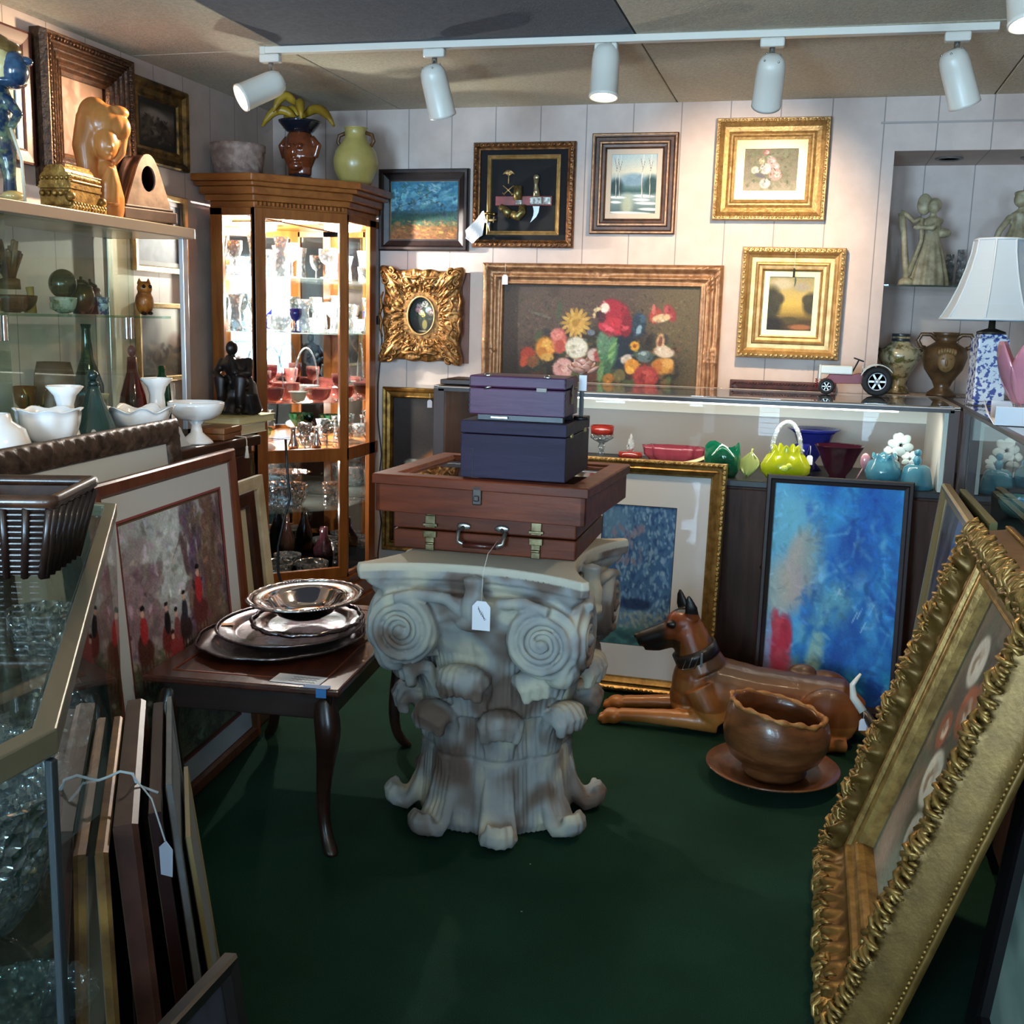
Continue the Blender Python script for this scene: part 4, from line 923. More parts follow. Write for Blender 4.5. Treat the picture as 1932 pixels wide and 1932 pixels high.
b.ell((0, -.055, .12), (.014, .02, .03), 12); b.ell((-.025, -.052, .14), (.014, .012, .01), 10).ell((.025, -.052, .14), (.014, .012, .01), 10).ell((0, -.055, .085), (.024, .014, .009), 10).ell((0, -.045, .062), (.03, .02, .018), 12)
for s in (-1, 1): b.tube([(s*.055, 0, .18), (s*.085, 0, .15), (s*.07, 0, .1)], [.014, .014, .012], 10)
sculpt('face', b, bg_, .004, t, 3)
obj('base', MB().lathe([(.001, 0), (.065, 0), (.065, .014), (.05, .022), (.046, .034), (.001, .034)], 28, sy=.85), mat('navy_base', '#1c2430', .12, coat=.8), t)
obj('bowl', MB().lathe([(.03, .195), (.055, .205), (.085, .24), (.088, .247), (.08, .245), (.05, .215), (.001, .21)], 32), mat('navy_bowl', '#151a24', .15, coat=.6), t)
ban = mat('banana_yellow', '#b8912a', .4, 0, '#8a6a1c', 9)
for i, (a, r, lift) in enumerate([(-2.75, .15, .0), (-2.15, .13, .05), (-1.2, .13, .02), (-.35, .17, .0), (.5, .14, .01), (2.4, .13, .01)]):
    b = MB(); ca, sa = math.cos(a), math.sin(a)
    pp = [(ca*(.02+r*.95*q), sa*(.02+r*.6*q), .045*math.sin(q*PI*.75)*1.1 - .075*q*q + lift) for q in [j/8 for j in range(9)]]
    b.tube(pp, [.008, .015, .018, .019, .019, .018, .016, .011, .005], 10)
    one('banana', 'yellow ceramic banana %s the dark bowl' % ['drooping over the wall side of', 'curving forward beside the drooping one in', 'curving forward at the middle of', 'drooping towards the yellow jug from', 'lying towards the back wall in', 'at the back towards the planter in'][i], 'banana', b, ban, (-2.135, 4.36, CT+.262), group='bananas in the dark bowl')
t = thing('yellow_jug', 'yellow pottery jug with two small dark handles', 'jug', (-1.93, 4.47, CT))
yj = mat('yellow_pottery', '#b3a05c', .35, 0, '#9a8748', 6, coat=.2)
obj('body', vase_mb([(.001, 0), (.062, 0), (.07, .02), (.09, .06), (.095, .1), (.085, .14), (.055, .18), (.045, .2), (.048, .232), (.052, .235)], t=.005), yj, t)
for s in (-1, 1): obj('handle', MB().tube([(s*.046, 0, .215), (s*.075, 0, .205), (s*.082, 0, .18), (s*.068, 0, .16)], .008, 10), mat('jug_handle', '#5c3c22', .4), t)
# cord hanging on the wall
t = thing('lamp_cord', 'thin dark lamp cord with an inline switch hanging down the wall', 'cord', (-1.936, BY-.006, 0))
pp = [(-.02, 0, 1.86), (.004, 0, 1.80), (.004, 0, 1.5), (.006, 0, 1.35), (.018, 0, 1.25), (.0, 0, 1.05), (.0, 0, .9), (.02, 0, .72), (.0, 0, .55), (.014, 0, .45), (.02, 0, .4), (.005, 0, .25), (.002, 0, .01)]
obj('cord', MB().tube(pp, .003, 6), mat('cord_brown', '#33241e', .5), t)
obj('switch', MB().cbox((0, -.003, 1.34), (.014, .012, .04)), mat('cord_brown', '#33241e', .5), t, .003)
one('black_cable', 'black cable looping down between the cream frame and the curio', 'cable', MB().tube([(0, 0, .90), (.01, -.01, .8), (.015, 0, .68), (.0, -.02, .6), (-.02, -.03, .5), (-.02, -.03, .4), (.02, -.02, .25), (.06, 0, .1), (.07, 0, .006)], .005, 8), mat('cable_black', '#101014', .4), (-1.86, 3.665, 0))
# ================================================================ pictures on the back wall
WY = BY - .005
p = Paint(110, 90, [(0, '#2f6f8c'), (.3, '#5a93a4'), (.5, '#2f5566'), (.58, '#1c3a38'), (.72, '#2f4f3c'), (.78, '#6a4a26'), (1, '#7a4a28')], 21)
p.dabs(160, 0, 1.2, 0, .5, ['#7fb0bc', '#2a6488', '#4a8a9c', '#1f4e6c', '#9cc3c8'], .01, .03, -.3, 3, .5)
p.dabs(160, 0, 1.2, .68, 1, ['#8a5a2c', '#a06a34', '#5c3c20', '#7a5230', '#c08a4a'], .008, .018, .1, 3, .6)
p.line([(.02, .75), (.15, .45), (.45, .35), (.8, .15)], .008, '#27302c'); p.line([(.15, .45), (.2, .2), (.35, .05)], .007, '#27302c'); p.line([(.3, .4), (.7, .32), (.95, .4)], .006, '#27302c')
p.dabs(60, .1, .9, .05, .4, ['#35584a', '#27404a', '#b4ccc8'], .006, .014, .5, 3, .6); p.brush(500, .008, .02, .15); p.grain(.02)
picture('landscape_painting', 'blue stormy landscape painting in a heavy dark wood frame', (-1.718, WY, 1.65), 0, .42, .353, [(0, 0), (0, .022), (.006, .03), (.016, .03), (.024, .02), (.045, .012), (.052, .012), (.052, .001)], mat('umber_frame', '#2f1f1c', .4, 0, '#1a1110', 25, .15), p, .05, mats=[(.048, .053, gold_b, .008)])
# shadow box with dagger
t = picture('dagger_shadow_box', 'shadow box displaying a curved dagger and palm emblem on black', (-1.262, WY, 1.668), 0, .453, .442, [(0, 0), (0, .02), (.006, .03), (.018, .032), (.026, .022), (.032, .02), (.034, .001)], mat('rope_gilt', '#8a5a30', .4, .6, '#4a2a18', 60, .4), None, .03, orn=lumps(.022, .008, .013, .03, 8), cat='shadow box')
velv = mat('black_velvet', '#0f0d10', .9, sheen=.2)
obj('velvet', MB().box(-.2, .2, -.008, -.004, .025, .417), velv, t)
obj('inner_frame', frame_mb(.325, .335, [(0, .008), (0, .018), (.006, .022), (.012, .014), (.016, .018), (.018, .008)], z0=.054), gold_b, t)
e1 = MB()   # palm over crossed swords
for k in range(9):
    a = PI*(.02 + .96*k/8); e1.tube([(0, 0, 0), (.016*math.cos(a), 0, .010+.012*math.sin(a)), (.026*math.cos(a), 0, .004+.012*math.sin(a))], [.003, .004, .0015], 6)
e1.tube([(0, 0, -.035), (0, 0, .004)], [.003, .002], 6)
obj('emblem', MB().add([(-.068+x, -.011+y*.4, .305+z) for x, y, z in e1.v], e1.f, True).tube([(-.092, -.012, .262), (-.07, -.012, .245), (-.05, -.012, .225)], .0022, 6).tube([(-.044, -.012, .262), (-.066, -.012, .245), (-.088, -.012, .225)], .0022, 6).tube([(-.094, -.012, .232), (-.084, -.012, .222)], .0018, 6).tube([(-.052, -.012, .222), (-.042, -.012, .232)], .0018, 6), gold_b, t)
obj('belt', MB().box(-.125, .128, -.014, -.008, .178, .218), mat('red_leather', '#9a3a34', .35, 0, '#6a2a2a', 20, coat=.3), t, .002)
for (xa, xb) in ((.03, .085), (.09, .124), (-.035, -.005)): obj('belt_plate', MB().box(xa, xb, -.018, -.013, .182, .214), mat('worked_silver', '#a9a49a', .3, .9, '#5a554c', 70, .3), t, .002)
obj('scabbard', MB().tube([(-.022, -.022, .258), (-.022, -.022, .2)], .02, 14).tube([(-.10, -.02, .175), (-.075, -.022, .155), (-.05, -.022, .138)], [.012, .017, .021], 14).tube([(-.045, -.022, .14), (-.018, -.022, .132), (-.0, -.022, .15), (.0, -.022, .18)], [.02, .021, .018, .014], 14), mat('wire_gilt', '#9a8a58', .35, .8, '#5c4c2a', 90, .4), t)
obj('dagger_hilt', MB().tube([(.062, -.02, .215), (.06, -.02, .24), (.057, -.02, .262), (.058, -.02, .288)], [.017, .013, .009, .014], 12).ell((.058, -.02, .295), (.014, .008, .012), 12), mat('worn_brass', '#a9987a', .35, .8), t)
bl = [(.045, .175), (.075, .175), (.072, .15), (.062, .13), (.035, .105), (.048, .135), (.05, .155)]
obj('dagger_blade', MB().prism([(x, z) for x, z in bl], .014, .018, Matrix.Rotation(PI/2, 4, 'X')), chrome, t)
obj('brooch', MB().tube([(-.17, -.034, .145), (-.13, -.034, .14)], .006, 8).ell((-.125, -.034, .14), (.01, .006, .008), 10), brass, t)
# birch landscape
p = Paint(90, 110, [(0, '#a8bcc0'), (.3, '#cfcab4'), (.45, '#8aa0a8'), (.62, '#33504e'), (.68, '#8fa0a0'), (1, '#4a5c5c')], 22)
p.blob(.4, .42, .2, .1, '#7f99a8', 0, .6); p.poly([(.2, .5), (.32, .38), (.42, .42), (.52, .33), (.7, .52)], '#6f8a9a', .7)
p.blob(.1, .55, .12, .14, '#2a4244', 0, .6); p.blob(.72, .52, .14, .16, '#2c4646', 0, .6)
p.blob(.3, .85, .1, .18, '#a8ac92', 0, .8, .8)
for (x, y, r) in ((.12, .72, .15), (.6, .7, .18), (.1, .8, .1), (.65, .82, .2), (.55, .76, .14), (.35, .98, .4), (.72, .92, .2)): p.blob(x, y, r, .022, '#dfe4e2', .03, .5)
for (x, w_) in ((.1, .008), (.16, .007), (.56, .011), (.70, .008)): p.line([(x, .72), (x-.01, .4), (x+.01, .02)], w_, '#d8d4c6'); p.line([(x+w_*.7, .72), (x+w_*.6-.01, .4)], w_*.4, '#5a4a44'); p.line([(x-.01, .3), (x+.03, .12)], .004, '#5a4a44'); p.line([(x, .25), (x-.04, .08)], .004, '#5a4a44')
p.grain(.015)
picture('birch_painting', 'small winter birch landscape in a stepped brown frame', (-.784, WY, 1.728), 0, .362, .411, [(0, 0), (0, .02), (.004, .024), (.014, .022), (.018, .016), (.03, .016), (.034, .024), (.042, .024), (.046, .016), (.056, .015), (.06, .02), (.064, .012), (.066, .001)], mat('striped_brown', '#5c3a24', .4, .2, '#3a2417', 20), p, .084, mats=[(.064, .085, mat('linen', '#c4b2a0', .8), .011)])
for z_ in (.002, .04): pass
obj('gilt_line', frame_mb(.354, .403, [(0, .021), (0, .0255), (.006, .0255), (.006, .021)], z0=.004), copper_g, bpy.data.objects['birch_painting'])
obj('gilt_line', frame_mb(.29, .339, [(0, .02), (0, .0255), (.006, .0255), (.006, .02)], z0=.036), copper_g, bpy.data.objects['birch_painting'])
# rose painting
p = Paint(110, 90, [(0, '#6f6650'), (.7, '#7a7260'), (.8, '#8f8470'), (1, '#9a8f7c')], 23)
p.dabs(150, .1, 1.1, 0, .9, ['#5f6348', '#6f7358', '#585038', '#7d7a64'], .02, .05, al=.4)
for (x, y, r, c_) in ((.5, .1, .08, '#8a5a50'), (.58, .22, .07, '#7a8a6c'), (.4, .3, .07, '#a99a6c'), (.62, .3, .1, '#a58a88'), (.5, .47, .13, '#bcb0ac'), (.7, .42, .1, '#b0908a'), (.72, .6, .14, '#c08a84'), (.27, .5, .09, '#b4b0a0'), (.5, .8, .12, '#b8aca8')):
    p.rose(x, y, r, [c_, '#d8ccc8', '#9a8480', '#c4b0aa'])
p.dabs(60, .2, 1, .1, .8, ['#4a5638', '#5f6a4c', '#39422c'], .01, .02, al=.6); p.blob(.38, .62, .12, .05, '#54525a', .3, .5); p.brush(500, .004, .010, .12, 2, .5); p.grain(.02)
picture('rose_painting', 'still life of pale roses in a wide bright gold frame under the ceiling', (-.225, WY, 1.784), 0, .449, .402, cove(.085, .045), gold, p, .115, mats=[(.083, .118, mat('gold_slip', '#cda96a', .32, .7), .016)], orn=lumps(.014, .007, .012, .044, 11), roll=.004)
# ornate oval
t = thing('oval_flower_painting', 'small oval flower painting in a square rococo gold frame', 'painting', (-1.715, WY-.014, 1.154), -.0, None, 0, .012)
def rdisp(k, tt, L, d):
    c = abs(tt/L-.5)*2; q = mnoise.noise(V((tt*38, d*38, k*3)))*.010 + mnoise.noise(V((tt*90, d*90, k)))*.005
    return (q*(1 if .003 < d < .12 else 0) + .018*(c**4)*(1 if d < .08 else .3), (.014*(c**3) + .006*math.sin(c*9) - .012)*max(0, 1-d/.08))
fr = frame_mb(.385, .423, [(0, 0), (.0, .025)] + [(.004+.0075*i, .034+.012*math.sin(i/15*PI*1.2)) for i in range(15)] + [(.115, .02), (.118, .001)], 110, rdisp)
rr = random.Random(31)
for k in range(4):   # corner scrolls
    sx_, sz_ = [(-1, -1), (1, -1), (1, 1), (-1, 1)][k]
    for (dx, dz, r, a0) in ((.165, .18, .024, 0), (.14, .19, .018, 1), (.17, .15, .018, 2), (.12, .165, .014, .5), (.145, .13, .014, 2.5)):
        c0 = V((sx_*dx, -.05, .2115+sz_*dz))
        fr.tube([(c0.x+sx_*r*(1-i/22)*math.cos(a0+i*.42), c0.y-.004*i/22, c0.z+sz_*r*(1-i/22)*math.sin(a0+i*.42)) for i in range(20)], [.0065*(1-i/30) for i in range(20)], 7)
for k in range(4):
    ang = k*PI/2; R_ = Matrix.Translation((0, -.045, .2115)) @ Matrix.Rotation(ang, 4, 'Y')
    L_ = .175 if k % 2 else .155
    for s in (-1, 1):
        fr.tube([(s*.0, 0, L_+.018), (s*.03, -.004, L_+.008), (s*.07, 0, L_+.014), (s*.1, .004, L_+.004)], [.006, .007, .006, .003], 7, M=R_)
        fr.tube([(s*.02, 0, L_-.03), (s*.05, -.004, L_-.02), (s*.08, 0, L_-.036)], [.003, .006, .002], 7, M=R_)
for k in range(110):
    a = rr.uniform(0, 2*PI); q = rr.uniform(.0, 1); x = math.cos(a)*(.085+.07*q); z = math.sin(a)*(.105+.07*q)
    fr.ell((x, -.04-.006*rr.random(), .2115+z), (rr.uniform(.003, .008), .005, rr.uniform(.003, .008)), 6)
obj('frame', fr, gold_d, t)
hol = [(.062*math.cos(2*PI*k/64), .2115+.082*math.sin(2*PI*k/64)) for k in range(64)]
obj('spandrel', ringplate([(-.09, .1), (.09, .1), (.09, .323), (-.09, .323)], hol, -.03, -.02), gold_d, t)
obj('oval_rim', MB().tube([(.064*math.cos(2*PI*k/64), -.032, .2115+.084*math.sin(2*PI*k/64)) for k in range(64)], .0045, 8, closed=True), gold_b, t)
obj('backing', plate_mb(.36, .40, .012, -.004, .002), MATS['backboard'], t)
p = Paint(60, 78, [(0, '#1c2420'), (.6, '#20241c'), (.85, '#141210'), (1, '#4a3c28')], 24)
for (x, y, r, c_) in ((.3, .25, .09, '#9a8a90'), (.45, .2, .09, '#c0b8b0'), (.35, .42, .08, '#b8ac94'), (.55, .35, .09, '#7a8a9a'), (.4, .48, .06, '#d0b84a'), (.62, .42, .08, '#6a4a4c'), (.25, .35, .07, '#a4707a')): p.rose(x, y, r, [c_, '#ded4cc', '#5a5050'])
p.dabs(50, .15, .65, .1, .6, ['#4a6040', '#2c4030'], .01, .02, al=.6); p.blob(.45, .73, .07, .13, '#7d7440', 0, .3); p.blob(.4, .9, .12, .02, '#8a8060')
obj('canvas', canvas_mesh(p, .128, .168, .1275, -.012, lambda u, v: ((u-.5)**2+(v-.5)**2) < .25), paintmat(), t)
one('wooden_board', 'plain reddish wooden panel hanging behind the rococo frame', 'panel', MB().box(-.035, .035, -.008, .002, 0, .40), wood('panel_red', '#7a4a34', '#5c3626', .4, 'z', 8), (-1.535, WY, 1.158))
# parrot painting
q = lambda x, y: (x*.000764+.033, y*.000764)
p = Paint(260, 172, [(0, '#5b4a3e'), (.5, '#4a3b30'), (1, '#33271f')], 25)
p.blob(1.42, .3, .3, .7, '#6b5c3c', 0, .9, .8); p.blob(.25, .2, .4, .3, '#64544a', 0, .9, .5)
def B(x, y, rx, ry, c_, rot=0, soft=.3, al=1): X_, Y_ = q(x, y); p.blob(X_, Y_, rx*.000764, ry*.000764, c_, rot, soft, al)
p.dabs(150, .2, 1.35, .35, .95, ['#2a3426', '#35402c', '#231f18', '#3f3a24', '#2b2a30'], .012, .03, al=.6)
p.blob(.78, .62, .58, .26, '#2a2117', 0, .6, .85); p.dabs(220, .25, 1.32, .42, .82, ['#3c4a2c', '#5a3422', '#6a4a2a', '#2c3a30', '#7a5a38', '#4a2c20', '#56683c'], .010, .026, None, 1.8, .7); B(360, 310, 100, 12, '#6a6a58', .3); B(540, 260, 18, 90, '#4a5a40', .1); B(330, 520, 30, 60, '#4a5238', .5)
B(230, 720, 80, 90, '#9c3a26'); B(190, 780, 40, 60, '#b4482c', .4); B(280, 780, 60, 60, '#7a4a28')
B(540, 560, 85, 120, '#c86a60', .1); B(520, 500, 60, 60, '#d88478'); B(560, 620, 50, 70, '#b4503f')
B(405, 640, 95, 115, '#d08a34'); B(420, 610, 50, 70, '#e0a850', .2); B(380, 680, 50, 50, '#b8742a'); B(430, 730, 70, 40, '#c89a4c')
X_, Y_ = q(715, 380)
for k in range(16):
    a = k*2*PI/16; p.blob(X_+.075*math.cos(a), Y_+.075*math.sin(a), .042, .014, '#cda65a' if k % 2 else '#b38a40', a, .3)
p.blob(X_, Y_, .06, .06, '#c9a050', 0, .5); p.blob(X_, Y_, .03, .03, '#a87c34', 0, .5)
X_, Y_ = q(728, 625); p.rose(X_, Y_, .088, ['#d8d4c0', '#eeeade', '#b8b49c', '#e4e0d0'])
B(870, 470, 40, 30, '#6a7684'); B(900, 690, 60, 65, '#c8b4ac'); B(940, 700, 30, 60, '#a84a48')
B(610, 860, 110, 90, '#d09a94'); 
X_, Y_ = q(600, 830); p.rose(X_, Y_, .08, ['#d8a29a', '#ecc2b8', '#c48880', '#e0b0a6'])
B(760, 820, 40, 80, '#4a5a3a', .3); B(740, 900, 60, 60, '#5a5a34', -.4); B(880, 880, 70, 100, '#5c3424', .3)
# parrot
B(1190, 620, 120, 230, '#1c2430', .25); B(1040, 620, 100, 190, '#4f7a55', -.1); B(1010, 560, 80, 120, '#5d7f64'); 
for k in range(7): B(1100-8*k, 560+45*k, 60, 16, '#7fa56a' if k % 2 else '#5c8a52', -.9)
B(1030, 850, 50, 120, '#3f5f42', .25); B(980, 860, 30, 100, '#6a8a58', .1)
B(1100, 330, 150, 170, '#8f1f2c', .3); B(1060, 230, 110, 95, '#a02634'); B(1120, 400, 130, 80, '#b8303c', .3); B(1000, 400, 60, 50, '#b43440'); B(1220, 400, 60, 110, '#7a1a26', .1)
B(1040, 420, 70, 22, '#d05060', .5, .6); B(1210, 420, 40, 20, '#c84a58', -.4, .6); B(970, 310, 40, 60, '#4a2428')
B(1000, 225, 45, 50, '#e8dccc'); B(925, 240, 40, 18, '#dccaa0', -.3); B(903, 280, 16, 50, '#c8b080', .2); B(930, 290, 20, 30, '#3a2426')
B(1340, 380, 70, 120, '#2a3a48'); B(1345, 430, 25, 50, '#8aa4b4', .3); B(1380, 320, 30, 40, '#3f566a')
B(1500, 290, 60, 80, '#a84238', .3); B(1640, 260, 50, 90, '#9a3a38', -.5); B(1560, 310, 90, 40, '#d8b88c', -.2); B(1480, 230, 20, 50, '#c86a60'); B(1600, 230, 20, 50, '#b85450', .3)
B(1310, 590, 48, 48, '#d89a2c'); B(1310, 590, 18, 18, '#8a4a1c'); B(1560, 540, 40, 80, '#c89a70', .1); B(1560, 540, 18, 55, '#7a4a34', .1)
B(1600, 640, 100, 55, '#d8c4ae', .15); B(1590, 780, 110, 80, '#c88a3c'); B(1640, 750, 60, 50, '#dca458', -.3); B(1540, 780, 50, 60, '#b8702c')
B(1410, 690, 80, 60, '#5a6a6c'); B(1400, 660, 30, 20, '#9aacac'); B(1230, 720, 60, 40, '#c4b4a8', -.6)
B(1290, 790, 75, 75, '#d08a30'); B(1270, 830, 40, 40, '#e0a444')
X_, Y_ = q(1430, 890); p.rose(X_, Y_, .095, ['#a03a34', '#b84a42', '#7a2420', '#c85a4c'])
B(1170, 890, 60, 70, '#6a6038'); B(1060, 920, 60, 50, '#a8702c', -.4); B(700, 1000, 200, 60, '#4a4030'); B(1200, 1040, 300, 60, '#6a4a2c')
p.brush(2200, .003, .008, .18, 2, .5, box=(.1, 1.45, .08, .85)); p.a = p.a*.88; p.grain(.018)
def pd(k, tt, L, d):
    c = abs(tt/L-.5)*2; e_ = .009*max(0, c-.82)/.18 if d < .07 else 0
    mid = math.exp(-((c)/.12)**2)*.006 if d < .05 else 0
    o_ = mnoise.noise(V((tt*70, d*70, k)))*(.006 if (c > .78 or c < .12) and d < .07 else .0)
    return (e_+mid+o_, 0)
picture('parrot_painting', 'wide still life of a red parrot among flowers in a coppery gold frame', (-.909, WY, .862), 0, 1.042, .74, [(0, 0), (0, .03), (.004, .04), (.014, .046), (.022, .044), (.03, .03), (.036, .024), (.045, .024), (.052, .03), (.057, .034), (.062, .028), (.07, .022), (.078, .022), (.084, .028), (.09, .022), (.092, .001)], copper_g, p, .088, n=150, disp=pd)
# sepia landscape
p = Paint(70, 84, [(0, '#8f8660'), (.25, '#b09a5c'), (.5, '#c4a44c'), (.65, '#a88a3c'), (.8, '#4a3a1c'), (1, '#3c2a18')], 26)
p.blob(.25, .15, .2, .1, '#b4a888', 0, .7); p.blob(.6, .2, .15, .08, '#9a9078', 0, .7); p.blob(.08, .5, .17, .3, '#33301c', 0, .5); p.blob(.2, .42, .1, .1, '#3a3620', 0, .5); p.blob(.78, .5, .14, .2, '#3a3420', 0, .5); p.blob(.7, .42, .08, .08, '#403a24', 0, .5)
p.blob(.42, .8, .16, .06, '#4a4020', 0, .5); p.blob(.62, .92, .2, .05, '#9a6038', 0, .6); p.blob(.1, .9, .2, .15, '#1f1810', 0, .6); p.line([(.2, .72), (.65, .72)], .006, '#8a6f30'); p.grain(.015)
picture('sepia_landscape_painting', 'small sepia river landscape in a deep gold frame above the toy tractor', (-.112, WY, 1.228), 0, .411, .449, [(0, 0), (0, .04), (.004, .05), (.018, .054), (.026, .044), (.03, .034), (.042, .026), (.058, .026), (.062, .034), (.068, .036), (.073, .028), (.084, .026), (.088, .03), (.09, .018), (.095, .016), (.095, .001)], gold_b, p, .113, mats=[(.093, .116, mat('gold_slip', '#d8ac58'), .012)], orn=lumps(.02, .0085, .012, .052, 13, .2), roll=.006)
# dark painting low at the left and low frame behind the case
p = Paint(60, 100, [(0, '#1c1614'), (.6, '#241a18'), (1, '#2c1e18')], 27)
p.blob(.42, .47, .2, .12, '#b0641c', 0, .5); p.blob(.5, .45, .1, .12, '#d8a030', .3, .4); p.blob(.35, .5, .12, .08, '#8a2a1c'); p.blob(.2, .52, .08, .1, '#3a4a38'); p.blob(.15, .45, .06, .03, '#8a8a80'); p.blob(.3, .65, .2, .1, '#5a2a1c'); p.grain(.01)
picture('dark_still_life', 'tall dark still life with orange flowers in a gold frame low by the cord', (-1.66, WY, .275), 0, .49, .765, [(0, 0), (0, .022), (.006, .03), (.016, .026), (.022, .018), (.036, .016), (.042, .022), (.048, .014), (.05, .001)], mat('old_gilt', '#9a7438', .38, .8, '#5c421c', 30), p, .05)
p = Paint(20, 20, [(0, '#3a2420'), (1, '#2a1a18')])
picture('low_framed_picture', 'reddish beaded frame whose top peeks over the back of the glass counter', (-.12, WY-.0, .74), 0, .43, .394, flatp(.04, .025), mat('reddish_frame', '#5a2e26', .4, .2, '#3a1c18', 30), p, .04, orn=lumps(.012, .004, .012, .028, 4), cat='picture')
# white paper bird
t = thing('paper_bird', 'white folded paper bird ornament pinned between the two upper paintings', 'ornament', (-1.452, BY-.06, 1.66))
wp = mat('white_paper', '#ebe6e4', .7)
def bird(u, v):
    x = -.055 + .11*u; zz = [.0, .0]
    up = .165 - .06*abs(u-.75)*2 ; lo = .02 + .09*abs(u-.28)
    if u > .72: up = .17 - (u-.72)*.35; lo = .11
    return (x, .008*math.sin(u*9+v*4), lo + (up-lo)*v)
obj('body', MB().grid(bird, 16, 10, False, .002), wp, t)
obj('beak_twig', MB().tube([(.05, 0, .12), (.085, -.005, .122)], [.006, .003], 8).tube([(.07, 0, .11), (.075, -.005, .135)], .003, 6), mat('twig', '#8a7044', .5), t)
obj('hook', MB().tube([(0, .008, .14), (0, .02, .15), (0, .03, .15)], .0015, 6), chrome, t)
price_tag('white tag hanging at the upper corner of the parrot painting frame', (-1.322, BY-.062, 1.60), 0, .05, .026)
t = price_tag('dark narrow tag hanging edge-on over the sepia landscape', (-.103, BY-.066, 1.668), 0, .075, .022, side=1.2)
for ch in t.children:
    if ch.name.startswith('paper'): ch.data.materials[0] = mat('tag_dark', '#3c4650', .6)
price_tag('white tag on the frame of the tall dark still life', (-1.67, BY-.04, 1.02), .5, .03, .022)

# ================================================================ long glass counter
CX0, CX1, CY0, CY1, CH = -1.42, .50, 4.05, 4.68, 1.10
t = thing('glass_counter', 'long glass-topped display counter with dark wood base along the back', 'display counter', ((CX0+CX1)/2, (CY0+CY1)/2, 0))
def rel(b): ox_, oy_ = (CX0+CX1)/2, (CY0+CY1)/2; b.v = [(x-ox_, y-oy_, z) for x, y, z in b.v]; return b
obj('base', rel(MB().box(CX0, CX1, CY0+.02, CY1, .06, .775).box(CX0+.03, CX1-.02, CY0+.06, CY1-.03, 0, .06)), dkwood, t, .003)
for k in range(4):
    x0 = CX0 + .02 + k*.478
    d = obj('front_panel', rel(MB().box(x0, x0+.468, CY0+.008, CY0+.022, .09, .765)), dkwood, t, .003)
obj('hinge_strip', rel(MB().box(-.108, -.100, CY0+.0, CY0+.01, .1, .76)), brass, t)
k_ = obj('lock', rel(MB().lathe([(.001, 0), (.012, 0), (.010, .008), (.001, .010)], 16, M=Matrix.Translation((-.128, CY0+.008, .48)) @ Matrix.Rotation(PI/2, 4, 'X')).lathe([(.001, 0), (.005, 0), (.004, .02), (.001, .02)], 10, M=Matrix.Translation((-.128, CY0+.0, .48)) @ Matrix.Rotation(PI/2, 4, 'X'))), brass, t)
obj('deck', rel(MB().box(CX0, CX1, CY0+.008, CY1, .775, .797)), mat('black_deck', '#1c191a', .4), t, .002)
bk = rel(MB().box(CX0+.01, CX1-.01, CY1-.02, CY1-.008, .798, .99)); obj('back_door', bk, mat('grey_back', '#9c928d', .5), t)
obj('back_rail', rel(MB().box(CX0+.01, CX1-.01, CY1-.03, CY1, .99, CH-.014)), mat('white_rail', '#dcd6cc', .5), t, .002)
obj('end_panel', rel(MB().box(CX1-.05, CX1-.035, CY0+.02, CY1, .798, CH-.014)), mat('white_rail', '#dcd6cc', .5), t)
obj('end_panel', rel(MB().box(CX0, CX0+.02, CY0+.008, CY1, .798, CH-.014)), dkwood, t)
obj('front_glass', rel(MB().box(CX0+.03, CX1-.035, CY0+.012, CY0+.018, .797, CH-.012)), clearp, t)
obj('top_glass', rel(MB().box(CX0+.015, CX1-.015, CY0+.02, CY1-.02, CH-.008, CH-.001)), pane('smoked_top', (.5, .52, .53), 1, 1.6), t)
tf = MB().box(CX0, CX1, CY0, CY0+.022, CH-.02, CH-.004).box(CX0, CX1, CY1-.022, CY1, CH-.012, CH).box(CX0, CX0+.022, CY0, CY1, CH-.012, CH).box(CX1-.022, CX1, CY0, CY1, CH-.012, CH)
obj('top_frame', rel(tf), mat('counter_trim', '#b9aba0', .35, .5), t, .002)
obj('front_rail', rel(MB().box(CX0+.02, CX1-.02, CY0-.002, CY0+.004, CH-.022, CH-.008)), mat('dark_trim', '#3c3433', .4), t)
obj('post', rel(MB().box(CX1-.035, CX1, CY0-.002, CY0+.022, .775, CH-.012)), mat('post_brown', '#4a352e', .4), t, .002)
obj('post', rel(MB().box(CX0, CX0+.045, CY0-.002, CY0+.022, .775, CH-.012)), mat('post_brown', '#4a352e', .4), t, .002)
obj('lamp_tube', rel(MB().box(CX0+.2, CX1-.2, CY0+.03, CY0+.045, CH-.030, CH-.022)), mat('tube_glow', '#fff4e4', .5, emis=3), t)
li = bpy.data.lights.new('counter_light', 'AREA'); li.shape = 'RECTANGLE'; li.size = 1.7; li.size_y = .03; li.energy = 3.5; li.color = (1, .9, .8)
lo = bpy.data.objects.new('counter_light', li); C.objects.link(lo); lo.location = ((CX0+CX1)/2, CY0+.05, CH-.035); lo.rotation_euler = (.5, 0, 0)
DZ = .799
def inc(name, label, cat, mb, m, x, y, rz=0): return one(name, label, cat, mb, m, (x, y, DZ), rz)
t = thing('red_rim_goblet', 'clear pressed goblet with a red rim at the end of the counter', 'goblet', (-.80, 4.33, DZ))
obj('stem', MB().lathe([(.001, 0), (.035, 0), (.03, .006), (.009, .02), (.015, .035), (.008, .05), (.014, .065), (.01, .078), (.03, .09), (.045, .1), (.045, .115), (.001, .1)], 24, fn=cut(10, .05)), crystal, t)
obj('rim', MB().lathe([(.045, .115), (.048, .15), (.044, .15), (.042, .116)], 28), cglass('cranberry', '#b0362a', .45), t)
